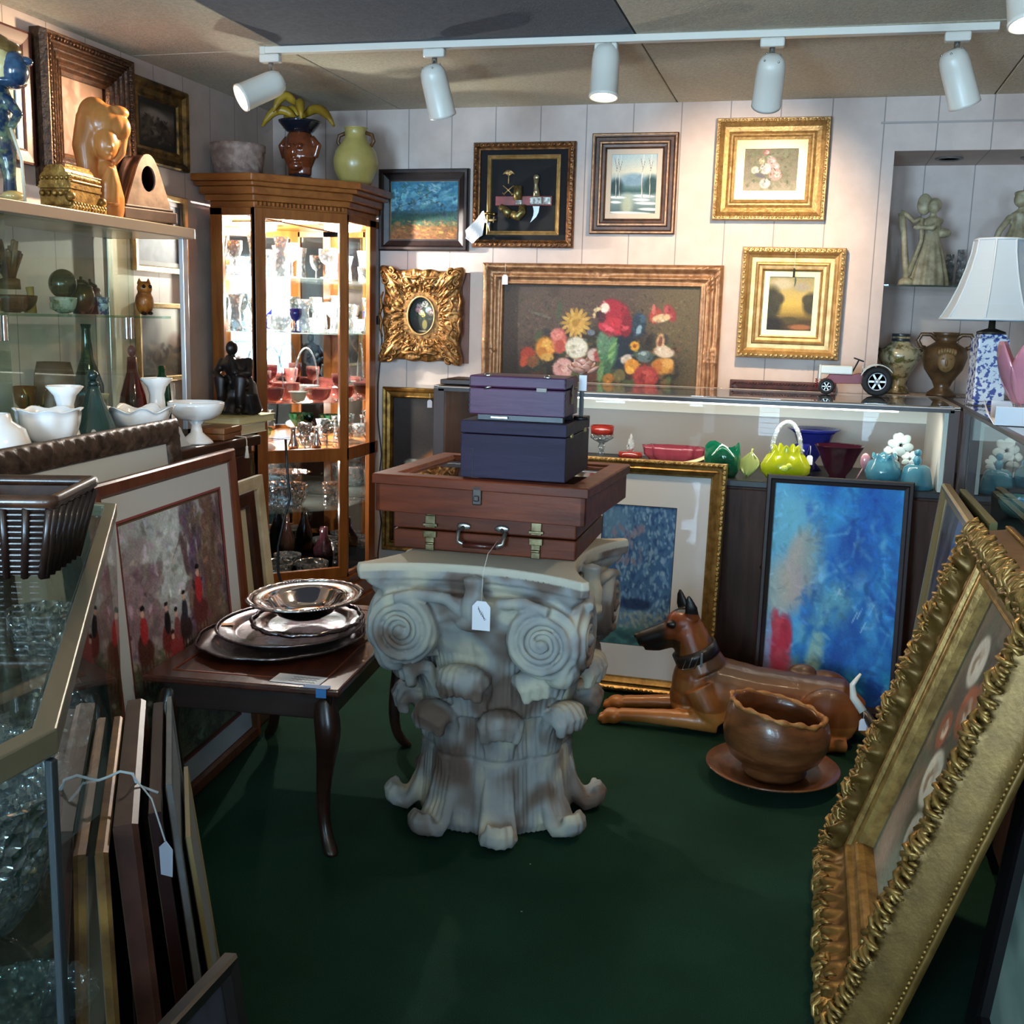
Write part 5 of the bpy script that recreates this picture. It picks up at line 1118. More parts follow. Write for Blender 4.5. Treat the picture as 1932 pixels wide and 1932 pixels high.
t = thing('red_perfume_bottle', 'squat red and clear glass bottle with a tall clear stopper', 'perfume bottle', (-.665, 4.22, DZ))
obj('body', MB().lathe([(.001, 0), (.028, 0), (.024, .012), (.026, .03), (.04, .04), (.001, .045)], 24), crystal_w, t); obj('collar', MB().lathe([(.026, .036), (.046, .042), (.046, .062), (.02, .064)], 24), cglass('cranberry', '#b0362a', .45), t)
obj('stopper', MB().lathe([(.012, .064), (.016, .08), (.008, .12), (.001, .135)], 14), crystal_w, t)
inc('pink_glass_dish', 'ruffled pink hobnail glass dish in the counter', 'dish', MB().lathe(prof_bowl(.062, .075, .5)+[(.054, .074), (.03, .012), (.0005, .01)], 64, sx=2.0, sy=1.0, fn=lambda a, r, z: (r*(1+.07*math.sin(a*11)+.04*math.sin(z*200)), z)), cglass('hot_pink', '#c8596e', .4), -.515, 4.40)
inc('green_leaf_dish', 'long flat green glass leaf dish in front of the pink one', 'dish', MB().lathe([(.001, .006), (.05, .006), (.06, .022), (.055, .022), (.001, .012)], 32, sx=2.3, sy=.7, fn=cut(9, .1)), cglass('dish_green', '#2f7a58', .45), -.50, 4.20, -.15)
inc('cream_leaf_dish', 'cream leaf-shaped dish touching the green vase', 'dish', MB().grid(lambda u, v: (-.06+.12*u, (.035*math.sin(u*PI))*(2*v-1), .02+.05*u*u+.012*abs(2*v-1)), 14, 8, True, .004), mat('cream_leaf', '#d8cda0', .3), -.40, 4.28, .2)
def pinched(a, r, z): return (r*(1-.12*math.cos(3*a)*(z/.12)**2), z*(1+.12*math.sin(3*a+.6)*(z/.12)))
inc('green_glass_vase', 'emerald green pinched glass vase behind the gold-framed print', 'vase', MB().lathe([(.001, 0), (.05, 0), (.064, .03), (.068, .07), (.062, .115), (.056, .114), (.06, .07), (.05, .02), (.001, .01)], 40, fn=pinched), cglass('emerald_vase', '#0f7f5a', .35), -.303, 4.15)
inc('yellow_green_leaf', 'translucent yellow-green glass leaf beside the green vase', 'dish', MB().grid(lambda u, v: ((2*v-1)*.045*math.sin(PI*min(1, u*1.1+.05)), .0+.03*u, .003+.10*u+.006*math.sin(v*20)), 14, 10, True, .004), cglass('chartreuse', '#c4c87a', .5), -.213, 4.165, -.5)
t = thing('yellow_glass_basket', 'bright yellow glass basket with a clear arched handle', 'basket', (-.075, 4.14, DZ))
obj('body', MB().lathe([(.001, 0), (.06, 0), (.088, .03), (.09, .055), (.07, .09), (.05, .105), (.055, .12), (.05, .12), (.046, .1), (.001, .09)], 48, sy=.7, fn=lambda a, r, z: (r*(1+.02*math.sin(10*a+z*60)), z+(.014*math.sin(7*a) if z > .1 else 0))), cglass('yellow_glass', '#c9cc1c', .55), t)
obj('handle', MB().tube([(.052*math.cos(a), 0, .1+.115*math.sin(a)) for a in [PI*i/24 for i in range(25)]], .0085, 10), crystal_w, t)
obj('flower', MB().ell((0, -.064, .05), (.014, .006, .012), 8).ell((.014, -.063, .06), (.01, .005, .01), 8), mat('yellow_flower', '#e0dc50', .3), t)
inc('cobalt_glass_bowl', 'deep cobalt blue footed glass bowl behind the yellow basket', 'bowl', MB().lathe([(.001, 0), (.04, 0), (.012, .03), (.03, .06), (.06, .1), (.08, .15), (.105, .165), (.1, .166), (.07, .14), (.001, .08)], 40), cglass('cobalt', '#232a8c', .5), .02, 4.50)
inc('cobalt_glass_vase', 'cobalt blue ball-footed vase between the yellow basket and purple bowl', 'vase', vase_mb([(.001, 0), (.032, 0), (.05, .03), (.045, .06), (.02, .085), (.03, .12)]), cglass('cobalt', '#232a8c', .5), -.02, 4.29)
price_tag('white tag on a thread hanging by the purple bowl', (.01, 4.19, .925), 0, .035, .022)
inc('purple_glass_bowl', 'dark purple flared glass bowl with bright rim', 'bowl', MB().lathe([(.001, 0), (.035, 0), (.03, .012), (.05, .04), (.07, .09), (.09, .125), (.094, .128), (.086, .126), (.06, .08), (.001, .03)], 40), cglass('amethyst', '#5a1c34', .35), .115, 4.26)
inc('pink_shell_ornament', 'small pink glass orchid leaning on the purple bowl', 'ornament', MB().ell((0, 0, .085), (.018, .012, .03), 14).ell((.016, 0, .065), (.016, .01, .02), 12).tube([(0, 0, .07), (-.02, 0, .03), (-.03, 0, .005)], .003, 6), cglass('orchid', '#c9929c', .6), .205, 4.155)
inc('blue_glass_ball_vase', 'light blue textured ball vase with a notched opening', 'vase', MB().lathe([(.001, .0), (.03, 0), (.055, .02), (.063, .05), (.055, .085), (.035, .1), (.042, .112), (.036, .112), (.028, .1), (.001, .06)], 40, fn=lambda a, r, z: (r*(1+.02*math.sin(9*a+z*90)), z+(.008*math.sin(5*a) if z > .09 else 0))), cglass('aqua', '#6fb4c8', .4), .268, 4.142)
t = thing('porcelain_flowers', 'white porcelain magnolia blossoms on a dark branch', 'ornament', (.335, 4.33, DZ))
b = MB(); rr = random.Random(3)
for (cx_, cz_, r) in ((0, .135, .05), (-.03, .1, .035), (.035, .085, .035), (-.045, .04, .022), (.03, .03, .02)):
    for k in range(7):
        a = k*2*PI/7+rr.random(); M = Matrix.Translation((cx_, -.02, cz_)) @ Matrix.Rotation(a, 4, 'Y') @ Matrix.Translation((r*.55, 0, 0)) @ Matrix.Rotation(.5, 4, 'Z')
        b.ell((0, 0, 0), (r*.5, r*.12, r*.32), 8, M)
obj('blossom', b, mat('porcelain', '#d8e4e2', .25, coat=.4), t)
obj('branch', MB().tube([(-.02, 0, .012), (0, 0, .05), (-.01, 0, .1), (0, 0, .14)], .006, 8).lathe([(.001, 0), (.045, 0), (.04, .012), (.001, .02)], 16), mat('branch_dark', '#3c332a', .5), t)
t = thing('blue_glass_bell', 'light blue glass bell with a figural handle at the end of the counter', 'bell', (.382, 4.137, DZ))
aq = cglass('aqua', '#6fb4c8', .4)
obj('body', MB().lathe([(.062, 0), (.056, .02), (.05, .05), (.044, .075), (.03, .084), (.001, .086), (.001, .08), (.04, .07), (.05, .02), (.058, 0)], 36, fn=cut(12, .02)), aq, t)
obj('handle', MB().lathe([(.008, .085), (.016, .1), (.01, .115), (.001, .12)], 16).ell((0, 0, .128), .013, 12), aq, t)
t = thing('turquoise_bead_figure', 'turquoise double-lobed glass piece at the dark end of the counter', 'ornament', (-1.215, 4.14, DZ))
obj('lobes', MB().ell((0, 0, .175), (.022, .018, .024), 14).ell((.004, 0, .1), (.022, .018, .026), 14).ell((.004, 0, .06), (.02, .016, .02), 12), cglass('turq', '#3aa4c4', .8), t)
obj('base', MB().lathe([(.001, 0), (.03, 0), (.022, .02), (.014, .04), (.001, .045)], 16), mat('tan_stone', '#b08a4c'), t)
# ---- on the counter
t = thing('toy_tractor', 'white and red toy farm tractor parked on the glass counter', 'toy tractor', (.15, 4.545, CH+.001))
red = mat('toy_red', '#7c0a1c', .4); wht = mat('toy_white', '#dfe0d6', .3, coat=.4); blk = mat('tyre', '#151515', .7); rim = mat('rim_silver', '#c4c6c8', .35, .4)
obj('hood', MB().box(-.125, .0, -.02, .02, .078, .112).box(-.128, -.118, -.022, .022, .055, .115), wht, t, .006)
obj('chassis', MB().prism([(-.118, .04), (.07, .045), (.08, .085), (.02, .085), (-.0, .078), (-.085, .078), (-.1, .06), (-.12, .055)], -.014, .014, Matrix.Rotation(PI/2, 4, 'X')), red, t, .002)
obj('grille', MB().box(-.132, -.128, -.016, .016, .058, .108), mat('grille', '#6a6a6a', .5), t)
obj('coil_spring', MB().tube([(-.134+.005*math.cos(i*1.1), -.01+.004*math.sin(i*1.1), .02+.0014*i) for i in range(30)], .0018, 5), red, t)
for s in (-1, 1):
    for (x, r, w_, nm) in ((-.096, .030, .018, 'front_wheel'), (.092, .056, .03, 'rear_wheel')):
        M = Matrix.Translation((x, s*(.034 if r < .04 else .045), r)) @ Matrix.Rotation(PI/2, 4, 'X')
        tyre = obj(nm, MB().lathe([(r*.62, -w_/2), (r*.9, -w_/2), (r, -w_*.3), (r, w_*.3), (r*.9, w_/2), (r*.62, w_/2), (r*.62, -w_/2)], 36, M=M, fn=(lambda a, q, z, r=r: (q*(1+(.02*(math.sin(a*20+z*60) > 0) if q > r*.95 else 0)), z))), blk, t)
        b = MB(); b.lathe([(r*.62, -w_*.2), (r*.62, w_*.2), (r*.55, w_*.2), (r*.55, -w_*.2), (r*.62, -w_*.2)], 32, M=M); b.lathe([(.001, -w_*.3), (r*.2, -w_*.3), (r*.2, w_*.3), (.001, w_*.3)], 16, M=M)
        for k in range(6): b.cbox((r*.36, 0, 0), (r*.42, r*.13, w_*.3), M @ Matrix.Rotation(k*PI/3, 4, 'Z'))
        obj('rim', b, rim, tyre)
    fen = MB().grid(lambda u, v, s=s: (.092-.066*math.cos(u*2.2+.35), s*.03+(v-.5)*.036+s*.012, .056+.066*math.sin(u*2.2+.35)), 16, 3, True, .003)
    obj('fender', fen, wht, t)
obj('steering_wheel', MB().tube([(.0, 0, .09), (.02, 0, .135)], .003, 8).tube([(.02+.02*math.cos(2*PI*k/20)*.9, .02*math.sin(2*PI*k/20), .137-.006*math.cos(2*PI*k/20)) for k in range(20)], .0028, 6, closed=True), blk, t)
obj('seat', MB().box(.055, .085, -.014, .014, .09, .096).box(.083, .088, -.014, .014, .09, .115), mat('seat_grey', '#8a8a86', .4), t, .003)
obj('lever', MB().tube([(.035, .008, .085), (.042, .008, .13)], .002, 6), rim, t)
b = MB().box(-.15, .15, -.10, .10, 0, .018); b.box(-.13, .13, -.08, .08, .018, .022)
one('flat_picture_frame', 'dark wooden frame lying flat at the end of the counter', 'picture frame', b, wood('flat_frame', '#4a372c', '#33251e', .4, 'x', 8), (-1.27, 4.22, CH+.001), .04, .003)
one('flat_picture_frame', 'second dark frame lying flat further back on the counter', 'picture frame', MB().box(-.17, .17, -.08, .08, 0, .02), wood('flat_frame', '#4a372c', '#33251e'), (-1.14, 4.50, CH+.001), -.03, .003)
# ---- niche
one('niche_shelf', 'glass shelf spanning the recessed niche', 'shelf', MB().box(NX0+.002, NX1-.002, BY+.02, NY-.003, -.004, .004), pane('niche_glass', (.8, .88, .86), 1, 1.5, 0, .1, '#7d8f88'), (0, 0, 1.535))
for i, x in enumerate((.475, .80)):
    t = thing('downlight', 'round recessed downlight in the niche ceiling, %s' % ['above the harp figurine', 'above the figurine behind the lamp'][i], 'downlight', (x, 4.96, NZ1))
    obj('ring', MB().lathe([(.055, 0), (.055, -.006), (.042, -.006), (.04, 0)], 28), mat('dl_ring', '#6a625c', .4), t)
    obj('lens', MB().lathe([(.001, -.002), (.041, -.002)], 24), mat('dl_lens', '#3a3632', .3), t)
yc = mat('yellowed_bisque', '#b9aa88', .5, 0, '#85775a', 22, .2, 60)
t = thing('harp_figurine', 'yellowed ceramic figurine of a lady in a full skirt playing a harp', 'figurine', (.43, 4.93, 1.541))
b = MB()
b.lathe([(.001, 0), (.085, 0), (.078, .04), (.055, .13), (.03, .2), (.028, .215), (.036, .245), (.03, .27), (.014, .282), (.012, .295), (.001, .3)], 56, sy=.8, fn=lambda a, r, z: (r*(1+(.07*math.sin(13*a) if z < .19 else 0)), z))
b.ell((0, -.005, .318), (.023, .025, .029), 16); b.ell((.004, .008, .325), (.028, .026, .03), 14); b.ell((-.035, .02, .33), (.03, .02, .045), 14)
for s in (-1, 1): b.tube([(s*.035, 0, .265), (s*.03-.03, -.04, .23), (-.075, -.04, .235)], [.013, .011, .008], 10)
b.ell((.045, .02, .215), (.035, .03, .02), 12)
sculpt('lady', b, yc, .0045, t, 2)
b = MB(); b.tube([(-.125, -.03, .29), (-.11, -.03, .2), (-.095, -.03, .1), (-.085, -.03, .02)], [.014, .013, .013, .014], 12)
b.tube([(-.13, -.03, .295), (-.1, -.03, .28), (-.075, -.03, .255), (-.05, -.03, .27)], [.01, .011, .01, .008], 10)
b.tube([(-.045, -.03, .27), (-.04, -.03, .18), (-.08, -.03, .04)], [.008, .009, .012], 10); b.lathe([(.001, 0), (.035, 0), (.03, .02), (.02, .03), (.001, .03)], 20, (-.085, -.03, 0))
obj('harp', b, yc, t)
t = thing('seated_figurine', 'yellowed ceramic figurine partly hidden behind the lampshade', 'figurine', (.765, 4.93, 1.541))
b = MB().lathe([(.001, 0), (.1, 0), (.09, .08), (.07, .16), (.04, .23), (.035, .26), (.04, .29), (.014, .31), (.001, .32)], 40, sy=.8, fn=lambda a, r, z: (r*(1+.05*math.sin(11*a)), z)).ell((-.01, -.01, .345), (.026, .027, .03), 16).ell((0, 0, .37), (.036, .034, .012), 14)
for s in (-1, 1): b.tube([(s*.04, 0, .28), (s*.08, -.02, .22), (s*.1, -.03, .14)], [.014, .013, .012], 10)
sculpt('figure', b, yc, .0045, t, 2)
for i, (x, h) in enumerate(((.515, .13), (.56, .15))): one('clear_cylinder_vase', 'clear cylinder vase on the niche shelf, %s' % ['nearer the harp figurine', 'taller one nearer the lampshade'][i], 'vase', vase_mb([(.001, 0), (.018, 0), (.018, h)], t=.002), crystal, (x, 4.97, 1.541))
def urn(name, label, x, y, P, m, hand, neck=None):
    t = thing(name, label, 'urn', (x, y, 1.093)); obj('body', vase_mb(P, t=.004), m, t)
    for s in (-1, 1): obj('handle', MB().tube([(s*a, 0, z) for a, z in hand], .009, 10), neck or m, t)
    return t
urn('floral_urn', 'cream and green floral vase in the niche behind the toy tractor', .350, 4.97, [(.001, 0), (.05, 0), (.045, .02), (.03, .04), (.06, .1), (.088, .15), (.085, .18), (.05, .205), (.036, .215), (.036, .25)], mat('floral_urn', '#b0a684', .25, 0, '#5a5232', 30, coat=.4, c3='#5a6a30', w=(.45, .6)), [(.08, .18), (.1, .19), (.105, .165), (.088, .15)], mat('urn_brown', '#3c3226', .3))
obj('collar', MB().lathe([(.037, .218), (.038, .222), (.038, .228), (.037, .23)], 28).lathe([(.037, .238), (.038, .24), (.038, .248), (.037, .25)], 28), mat('urn_navy', '#2a3238', .3), bpy.data.objects['floral_urn'])
ur = urn('face_urn', 'brown two-handled urn with a relief face, in the niche by the lamp', .515, 4.84, [(.001, 0), (.06, 0), (.055, .015), (.03, .035), (.04, .06), (.075, .11), (.09, .16), (.082, .195), (.05, .215), (.035, .225), (.042, .245), (.055, .26)], mat('urn_bronze', '#6f5234', .35, .1, '#4a3420', 18, coat=.2), [(.03, .225), (.06, .25), (.095, .25), (.108, .225), (.095, .2), (.078, .195)])
b = MB(); b.ell((0, 0, 0), (.035, .014, .045), 16); b.ell((0, -.012, -.005), (.006, .01, .016), 8); b.ell((0, -.01, -.028), (.012, .006, .004), 8)
for s in (-1, 1): b.ell((s*.014, -.011, .01), (.007, .005, .004), 8)
for k in range(7): b.ell((-.03+.01*k, -.006, .035+.006*math.sin(k*PI/6)), (.009, .01, .014), 8)
fo = obj('relief_face', b, mat('urn_relief', '#8a6a42', .35), ur); fo.location = (0, -.08, .145)
# ---- right-hand glass counter
RX0, RX1, RY0, RY1 = .505, 1.15, -.4, 4.68
t = thing('side_glass_counter', 'glass display counter running towards the camera along the side wall', 'display counter', (.83, 2.0, 0))
def rel2(b): b.v = [(x-.83, y-2.0, z) for x, y, z in b.v]; return b
obj('base', rel2(MB().box(RX0+.02, RX1, RY0, RY1, .06, .775).box(RX0+.06, RX1-.03, RY0+.03, RY1-.03, 0, .06)), dkwood, t, .003)
obj('deck', rel2(MB().box(RX0+.002, RX1, RY0, RY1, .775, .797)), mat('black_deck', '#1c191a'), t)
obj('front_glass', rel2(MB().box(RX0+.012, RX0+.018, RY0, RY1-.65, .797, CH-.012)), clearp, t)
obj('top_glass', rel2(MB().box(RX0+.02, RX1-.02, RY0, RY1-.02, CH-.008, CH-.001)), pane('grey_top', (.62, .64, .65), 1, 1.6, .02, .3, '#a9a6a3'), t)
obj('back_door', rel2(MB().box(RX1-.02, RX1-.01, RY0, RY1-.01, .798, CH-.014)), mat('grey_back', '#9c928d'), t)
obj('top_frame', rel2(MB().box(RX0, RX0+.022, RY0, RY1, CH-.014, CH-.001).box(RX1-.022, RX1, RY0, RY1, CH-.012, CH).box(RX0, RX1, RY1-.022, RY1, CH-.012, CH)), mat('dark_trim', '#3c3433'), t, .002)
obj('inner_rail', rel2(MB().box(RX0+.03, RX1-.03, 4.03, 4.045, .99, CH-.014)), mat('white_rail', '#dcd6cc'), t)
obj('post', rel2(MB().box(RX0, RX0+.03, 4.0, 4.04, .775, CH-.012)), mat('post_brown', '#4a352e'), t, .002)
for k, (y, m_, lb) in enumerate(((3.62, mat('seafoam', '#7fb0a8', .2, coat=.4), 'small seafoam bowl inside the side counter'), (3.35, mat('olive_shell', '#9a9a5a', .3, coat=.4), 'small olive shell dish inside the side counter'), (3.1, cglass('aqua', '#6fb4c8', .4), 'blue glass bowl inside the side counter nearer the camera'))):
    one('glass_bowl', lb, 'bowl', bowl_mb(.06, .06, 10, .05, .5, .1), m_, (.64+.05*k, y, DZ))
# lamp
t = thing('table_lamp', 'blue and white porcelain table lamp with a pale panelled bell shade', 'lamp', (.60, 4.25, CH+.001), .12)
m, nt, b_ = newmat('blue_white_porcelain'); L = nt.links.new
tc = N(nt, 'ShaderNodeTexCoord'); v1 = N(nt, 'ShaderNodeTexVoronoi', Scale=34, feature='DISTANCE_TO_EDGE'); ns = N(nt, 'ShaderNodeTexNoise', Scale=60, Detail=4); v2 = N(nt, 'ShaderNodeTexVoronoi', Scale=24)
for q_ in (v1, ns, v2): L(tc.outputs['Object'], q_.inputs['Vector'])
r1 = ramp(nt, [(.5, '#e4e8ee'), (.56, '#3a4f9a')], ns.outputs['Fac']); r2 = ramp(nt, [(.12, '#2c4496'), (.2, '#e4e8ee')], v2.outputs['Distance'])
mx = N(nt, 'ShaderNodeMix', data_type='RGBA', blend_type='DARKEN'); mx.inputs[0].default_value = 1; L(r1.outputs[0], mx.inputs[6]); L(r2.outputs[0], mx.inputs[7]); L(mx.outputs[2], b_.inputs['Base Color'])
b_.inputs['Roughness'].default_value = .12; b_.inputs['Coat Weight'].default_value = .6
obj('body', MB().box(-.053, .053, -.053, .053, .012, .236).box(-.045, .045, -.045, .045, .236, .25).box(-.056, .056, -.056, .056, .0, .012), m, t, .006)
obj('cap', MB().lathe([(.05, .25), (.048, .258), (.03, .264), (.012, .27), (.01, .32), (.001, .32)], 28), mat('lamp_cap', '#3a322c', .4, .3), t)
shp = [(.178, .300), (.150, .35), (.125, .41), (.105, .47), (.09, .53), (.086, .565), (.084, .575)]
sh = MB().lathe(shp + [(r-.003, z) for r, z in shp[::-1]], 8, smooth=False, M=Matrix.Rotation(PI/8, 4, 'Z'), fn=None)
shm = mat('shade_silk', '#b9c4ca', .6)
bb = shm.node_tree.nodes['Principled BSDF']; bb.inputs['Transmission Weight'].default_value = 0; bb.inputs['Subsurface Weight'].default_value = .0
obj('shade', sh, shm, t)
ribs = MB()
for k in range(8):
    a = PI/8+k*PI/4; ribs.tube([(r*math.cos(a), r*math.sin(a), z) for r, z in shp], .0035, 6)
for r, z in (shp[0], shp[-1]): ribs.tube([(r*math.cos(PI/8+k*PI/4), r*math.sin(PI/8+k*PI/4), z) for k in range(8)], .0045, 6, closed=True)
obj('shade_piping', ribs, mat('shade_trim', '#c8d0d4', .6), t)
# white box, crystal and pink petals
t = thing('white_carton', 'open white cardboard tray holding the pink petal vase', 'tray', (.64, 3.42, CH+.001), -.1)
b = MB(); b.box(-.13, .13, -.13, .13, 0, .003)
for s in (-1, 1):
    b.grid(lambda u, v, s=s: (s*(.13+.02*v), (-.13+.26*u), .05*v*(.6+.4*u)+.002), 2, 2, False, .002); b.grid(lambda u, v, s=s: (-.13+.26*u, s*(.13+.02*v), .05*v+.002), 2, 2, False, .002)
obj('tray', b, mat('white_card', '#e6e8ee', .6), t)
t = thing('pink_petal_vase', 'tulip-shaped vase of pink glass petals in a crystal foot', 'vase', (.60, 3.45, CH+.006))
pk = cglass('petal_pink', '#c88a9e', .75)
for k in range(6):
    a = 2*PI*k/6+.3
    def pet(u, v, a=a):
        rr_ = .02+.075*math.sin(u*1.5)+.01; w_ = .045*math.sin(PI*(.08+.86*u))**.8; x = rr_-.016*u*u; y = (2*v-1)*w_; x2 = x-.3*y*y/.045
        return (x2*math.cos(a)-y*math.sin(a), x2*math.sin(a)+y*math.cos(a), .045+.18*u)
    pe = obj('petal', MB().grid(pet, 14, 8, True, .003), pk, t)
obj('foot', MB().lathe([(.001, 0), (.06, 0), (.055, .015), (.03, .03), (.035, .05), (.02, .055), (.001, .05)], 32, fn=cut(14, .08)), crystal_w, t)
obj('stamen', MB().tube([(.0, 0, .05), (.012, -.01, .19)], [.004, .006], 8).tube([(.01, 0, .05), (.03, -.0, .18)], [.004, .006], 8), mat('tan_stone', '#b08a4c'), t)
# ================================================================ stone capital
cap = thing('stone_capital', 'cast stone column capital with scroll volutes and curled leaves on the carpet', 'column capital', (-.78, 2.80, 0))
def cyl(mb, a, b_, r, seg=32, r2=None):
    a, b_ = V(a), V(b_); d = b_-a; M = Matrix.Translation(a) @ d.to_track_quat('Z', 'Y').to_matrix().to_4x4()
    mb.lathe([(.0001, 0), (r, 0), (r2 or r, d.length), (.0001, d.length)], seg, M=M); return mb
b = MB()
b.lathe([(.001, .004), (.20, .004), (.212, .03), (.207, .12), (.203, .205), (.193, .212), (.203, .222), (.195, .3), (.196, .42), (.215, .5), (.25, .58), (.26, .66), (.001, .66)], 96,
        fn=lambda a, r, z: (r*(1+.035*math.cos(8*(a+1.257))-.03*(abs(math.cos(4*(a+1.257))) < .18)), z))
def leaf(b, ang, path, wd, th):
    ca, sa = math.cos(ang), math.sin(ang); n = len(path)
    def fn(u, v):
        x = u*(n-1); i = min(int(x), n-2); f = x-i
        f2 = f*f*(3-2*f); r = path[i][0]*(1-f)+path[i+1][0]*f; z = path[i][1]*(1-f)+path[i+1][1]*f
        w_ = wd*(.8+.35*math.sin(PI*min(1, u*1.15)))*(1-max(0, u-.88)*2.5); q = 2*v-1
        # side of the leaf folds back round the bell
        r2 = r - .018*q*q - .006*math.cos(q*14)*.4; t = q*w_
        return (ca*r2 - sa*t, sa*r2 + ca*t, z-.012*q*q*(1 if u > .5 else 0))
    b.grid(fn, 22, 12, True, th)
def knob(b, ang, r0, z0, r1, z1, wd, top=.7, droop=.03):
    """rounded overhanging leaf tip: a fan of fat fingers bending outwards"""
    R_ = Matrix.Rotation(ang, 4, 'Z')
    for i in range(5):
        u = (i-2)/2; t_ = u*wd; zz = z1 - abs(u)**2*.014; rr_ = r1 - abs(u)**2*.016
        b.tube([(r0-.012, t_*.55, z0), (r0+.004-.006*u*u, t_*.8, (z0+zz)/2+.01), (r0+(rr_-r0)*.35, t_, zz-.004), (r0+(rr_-r0)*.72, t_, zz), (rr_, t_*.96, zz-droop*.45), (rr_-.004, t_*.9, zz-droop*1.05), (rr_-.018, t_*.85, zz-droop*1.2)],
               [.016, .018, .020, .021, .019, .015, .009], 8, M=R_)
    b.ell((r1-.034, 0, z1-.006), (.044, wd*1.35, .027), 20, R_); b.ell((r1-.014, 0, z1-.02), (.026, wd*1.2, .024), 18, R_)
for k in range(8):
    a = math.radians(-72.5+45*k); R_ = Matrix.Rotation(a, 4, 'Z')
    # floor row: tongue that sweeps out and curls up
    for i in range(5):
        u = (i-2)/2; t_ = u*.030; q_ = -abs(u)**2*.012
        b.tube([(.198, t_*.9, .16), (.212, t_, .09), (.232, t_*1.05, .042), (.262+q_, t_, .026), (.288+q_, t_*.95, .034), (.300+q_, t_*.85, .056), (.290+q_, t_*.8, .074)], [.014, .016, .020, .023, .021, .016, .010], 8, M=R_)
    b.ell((.282, 0, .040), (.030, .044, .028), 18, R_)
    knob(b, a, .205, .225, .280, .352, .041, droop=.038)
    knob(b, math.radians(-95+45*k), .207, .335, .292, .468, .050, droop=.042)
H = .292
for sx_ in (-1, 1):
    for sy_ in (-1, 1):
        c = .185
        cyl(b, (sx_*c, sy_*.12, .572), (sx_*c, sy_*.272, .572), .088, 40, .094); cyl(b, (sx_*.12, sy_*c, .572), (sx_*.272, sy_*c, .572), .088, 40, .094)
        b.box(min(sx_*.12, sx_*.245), max(sx_*.12, sx_*.245), min(sy_*.12, sy_*.245), max(sy_*.12, sy_*.245), .50, .66)
        b.ell((sx_*.225, sy_*.225, .5), (.05, .05, .055), 16)
        for ax in (0, 1):
            def P_(u, v, d):  # u along face, v up, d out
                return (sx_*(c+u), sy_*d, .572+v) if ax == 0 else (sx_*d, sy_*(c+u), .572+v)
            pts_ = []
            for i in range(58):
                th = i*.33; r = .084*(1-i/62); pts_.append(P_(-r*math.sin(th), r*math.cos(th), .279+.010*(i/58)))
            b.tube(pts_, [.0115*(1-i/90) for i in range(58)], 8)
            b.ell(P_(0, 0, .285), .014, 12)
    # channels and flower on each face
for k in range(4):
    R_ = Matrix.Rotation(k*PI/2, 4, 'Z')
    for s in (-1, 1):
        b.tube([(s*.02, -.245, .615), (s*.07, -.25, .655), (s*.14, -.272, .668), (s*.2, -.285, .655)], [.016, .016, .015, .013], 8, M=R_)
        b.tube([(s*.02, -.24, .60), (s*.06, -.235, .62), (s*.1, -.235, .60)], [.02, .02, .016], 8, M=R_)
    b.lathe([(.001, -.05), (.022, -.04), (.032, -.01), (.03, .02), (.022, .05), (.028, .08), (.001, .09)], 14, (0, -.25, .635), M=R_)
    b.ell((0, -.262, .60), (.045, .02, .02), 12, M=R_)
poly = []
def abac(h):
    P = []
    for k in range(4):
        R_ = Matrix.Rotation(k*PI/2, 4, 'Z')
        for i in range(21):
            x = -.275+.55*i/20; y = -(.212+.078*abs(x/.275)**2.2); q_ = R_ @ V((x*h, y*h, 0)); P.append((q_.x, q_.y))
    return P
zs = [(.655, .86), (.668, .90), (.676, .94), (.688, .985), (.694, .975), (.700, 1.03), (.728, 1.045), (.740, 1.03)]
vs = []; n_ = 84
for z, h in zs: vs += [(x, y, z) for x, y in abac(h)]
b.add(vs, [(j*n_+i, j*n_+(i+1) % n_, (j+1)*n_+(i+1) % n_, (j+1)*n_+i) for j in range(7) for i in range(n_)] + [tuple(range(n_))[::-1], tuple(7*n_+i for i in range(n_))])
def cdisp(p):
    a = math.atan2(p.y, p.x); q = mnoise.noise(V((p.x*30, p.y*30, p.z*30)))*.0022 + mnoise.noise(V((p.x*90, p.y*90, p.z*60)))*.001
    if p.z < .5: q += .0013*math.sin(a*92+p.z*9)*(1 if abs(p.z-.21) > .012 else 0)*(1 if mnoise.noise(V((p.x*9, p.y*9, p.z*5))) > -.15 else .2)
    return q if p.z < .725 else 0
def ccol(p):
    q = mnoise.noise(V((p.x*9+3, p.y*9, p.z*9)))*.75 + mnoise.noise(V((p.x*22, p.y*22, p.z*18)))*.4
    base = np.array([146, 146, 146]); dark = np.array([96, 72, 60]); light = np.array([186, 178, 160])
    t_ = max(0, min(1, q*3.0-.05)); s_ = max(0, min(1, -q*2.4-.1))
    c_ = base*(1-t_-s_*(1-t_)) + dark*t_*.75 + light*(s_*(1-t_)) + base*t_*.25
    if p.z > .722: c_ = np.array([188, 180, 164])
    return c_/255
stone = mat('cast_stone', '#a9a49a', .85)
nt = stone.node_tree; a_ = N(nt, 'ShaderNodeVertexColor'); a_.layer_name = 'Col'; nt.links.new(a_.outputs[0], nt.nodes['Principled BSDF'].inputs['Base Color'])
sculpt('capital_body', b, stone, .0048, cap, 2, cdisp, ccol)
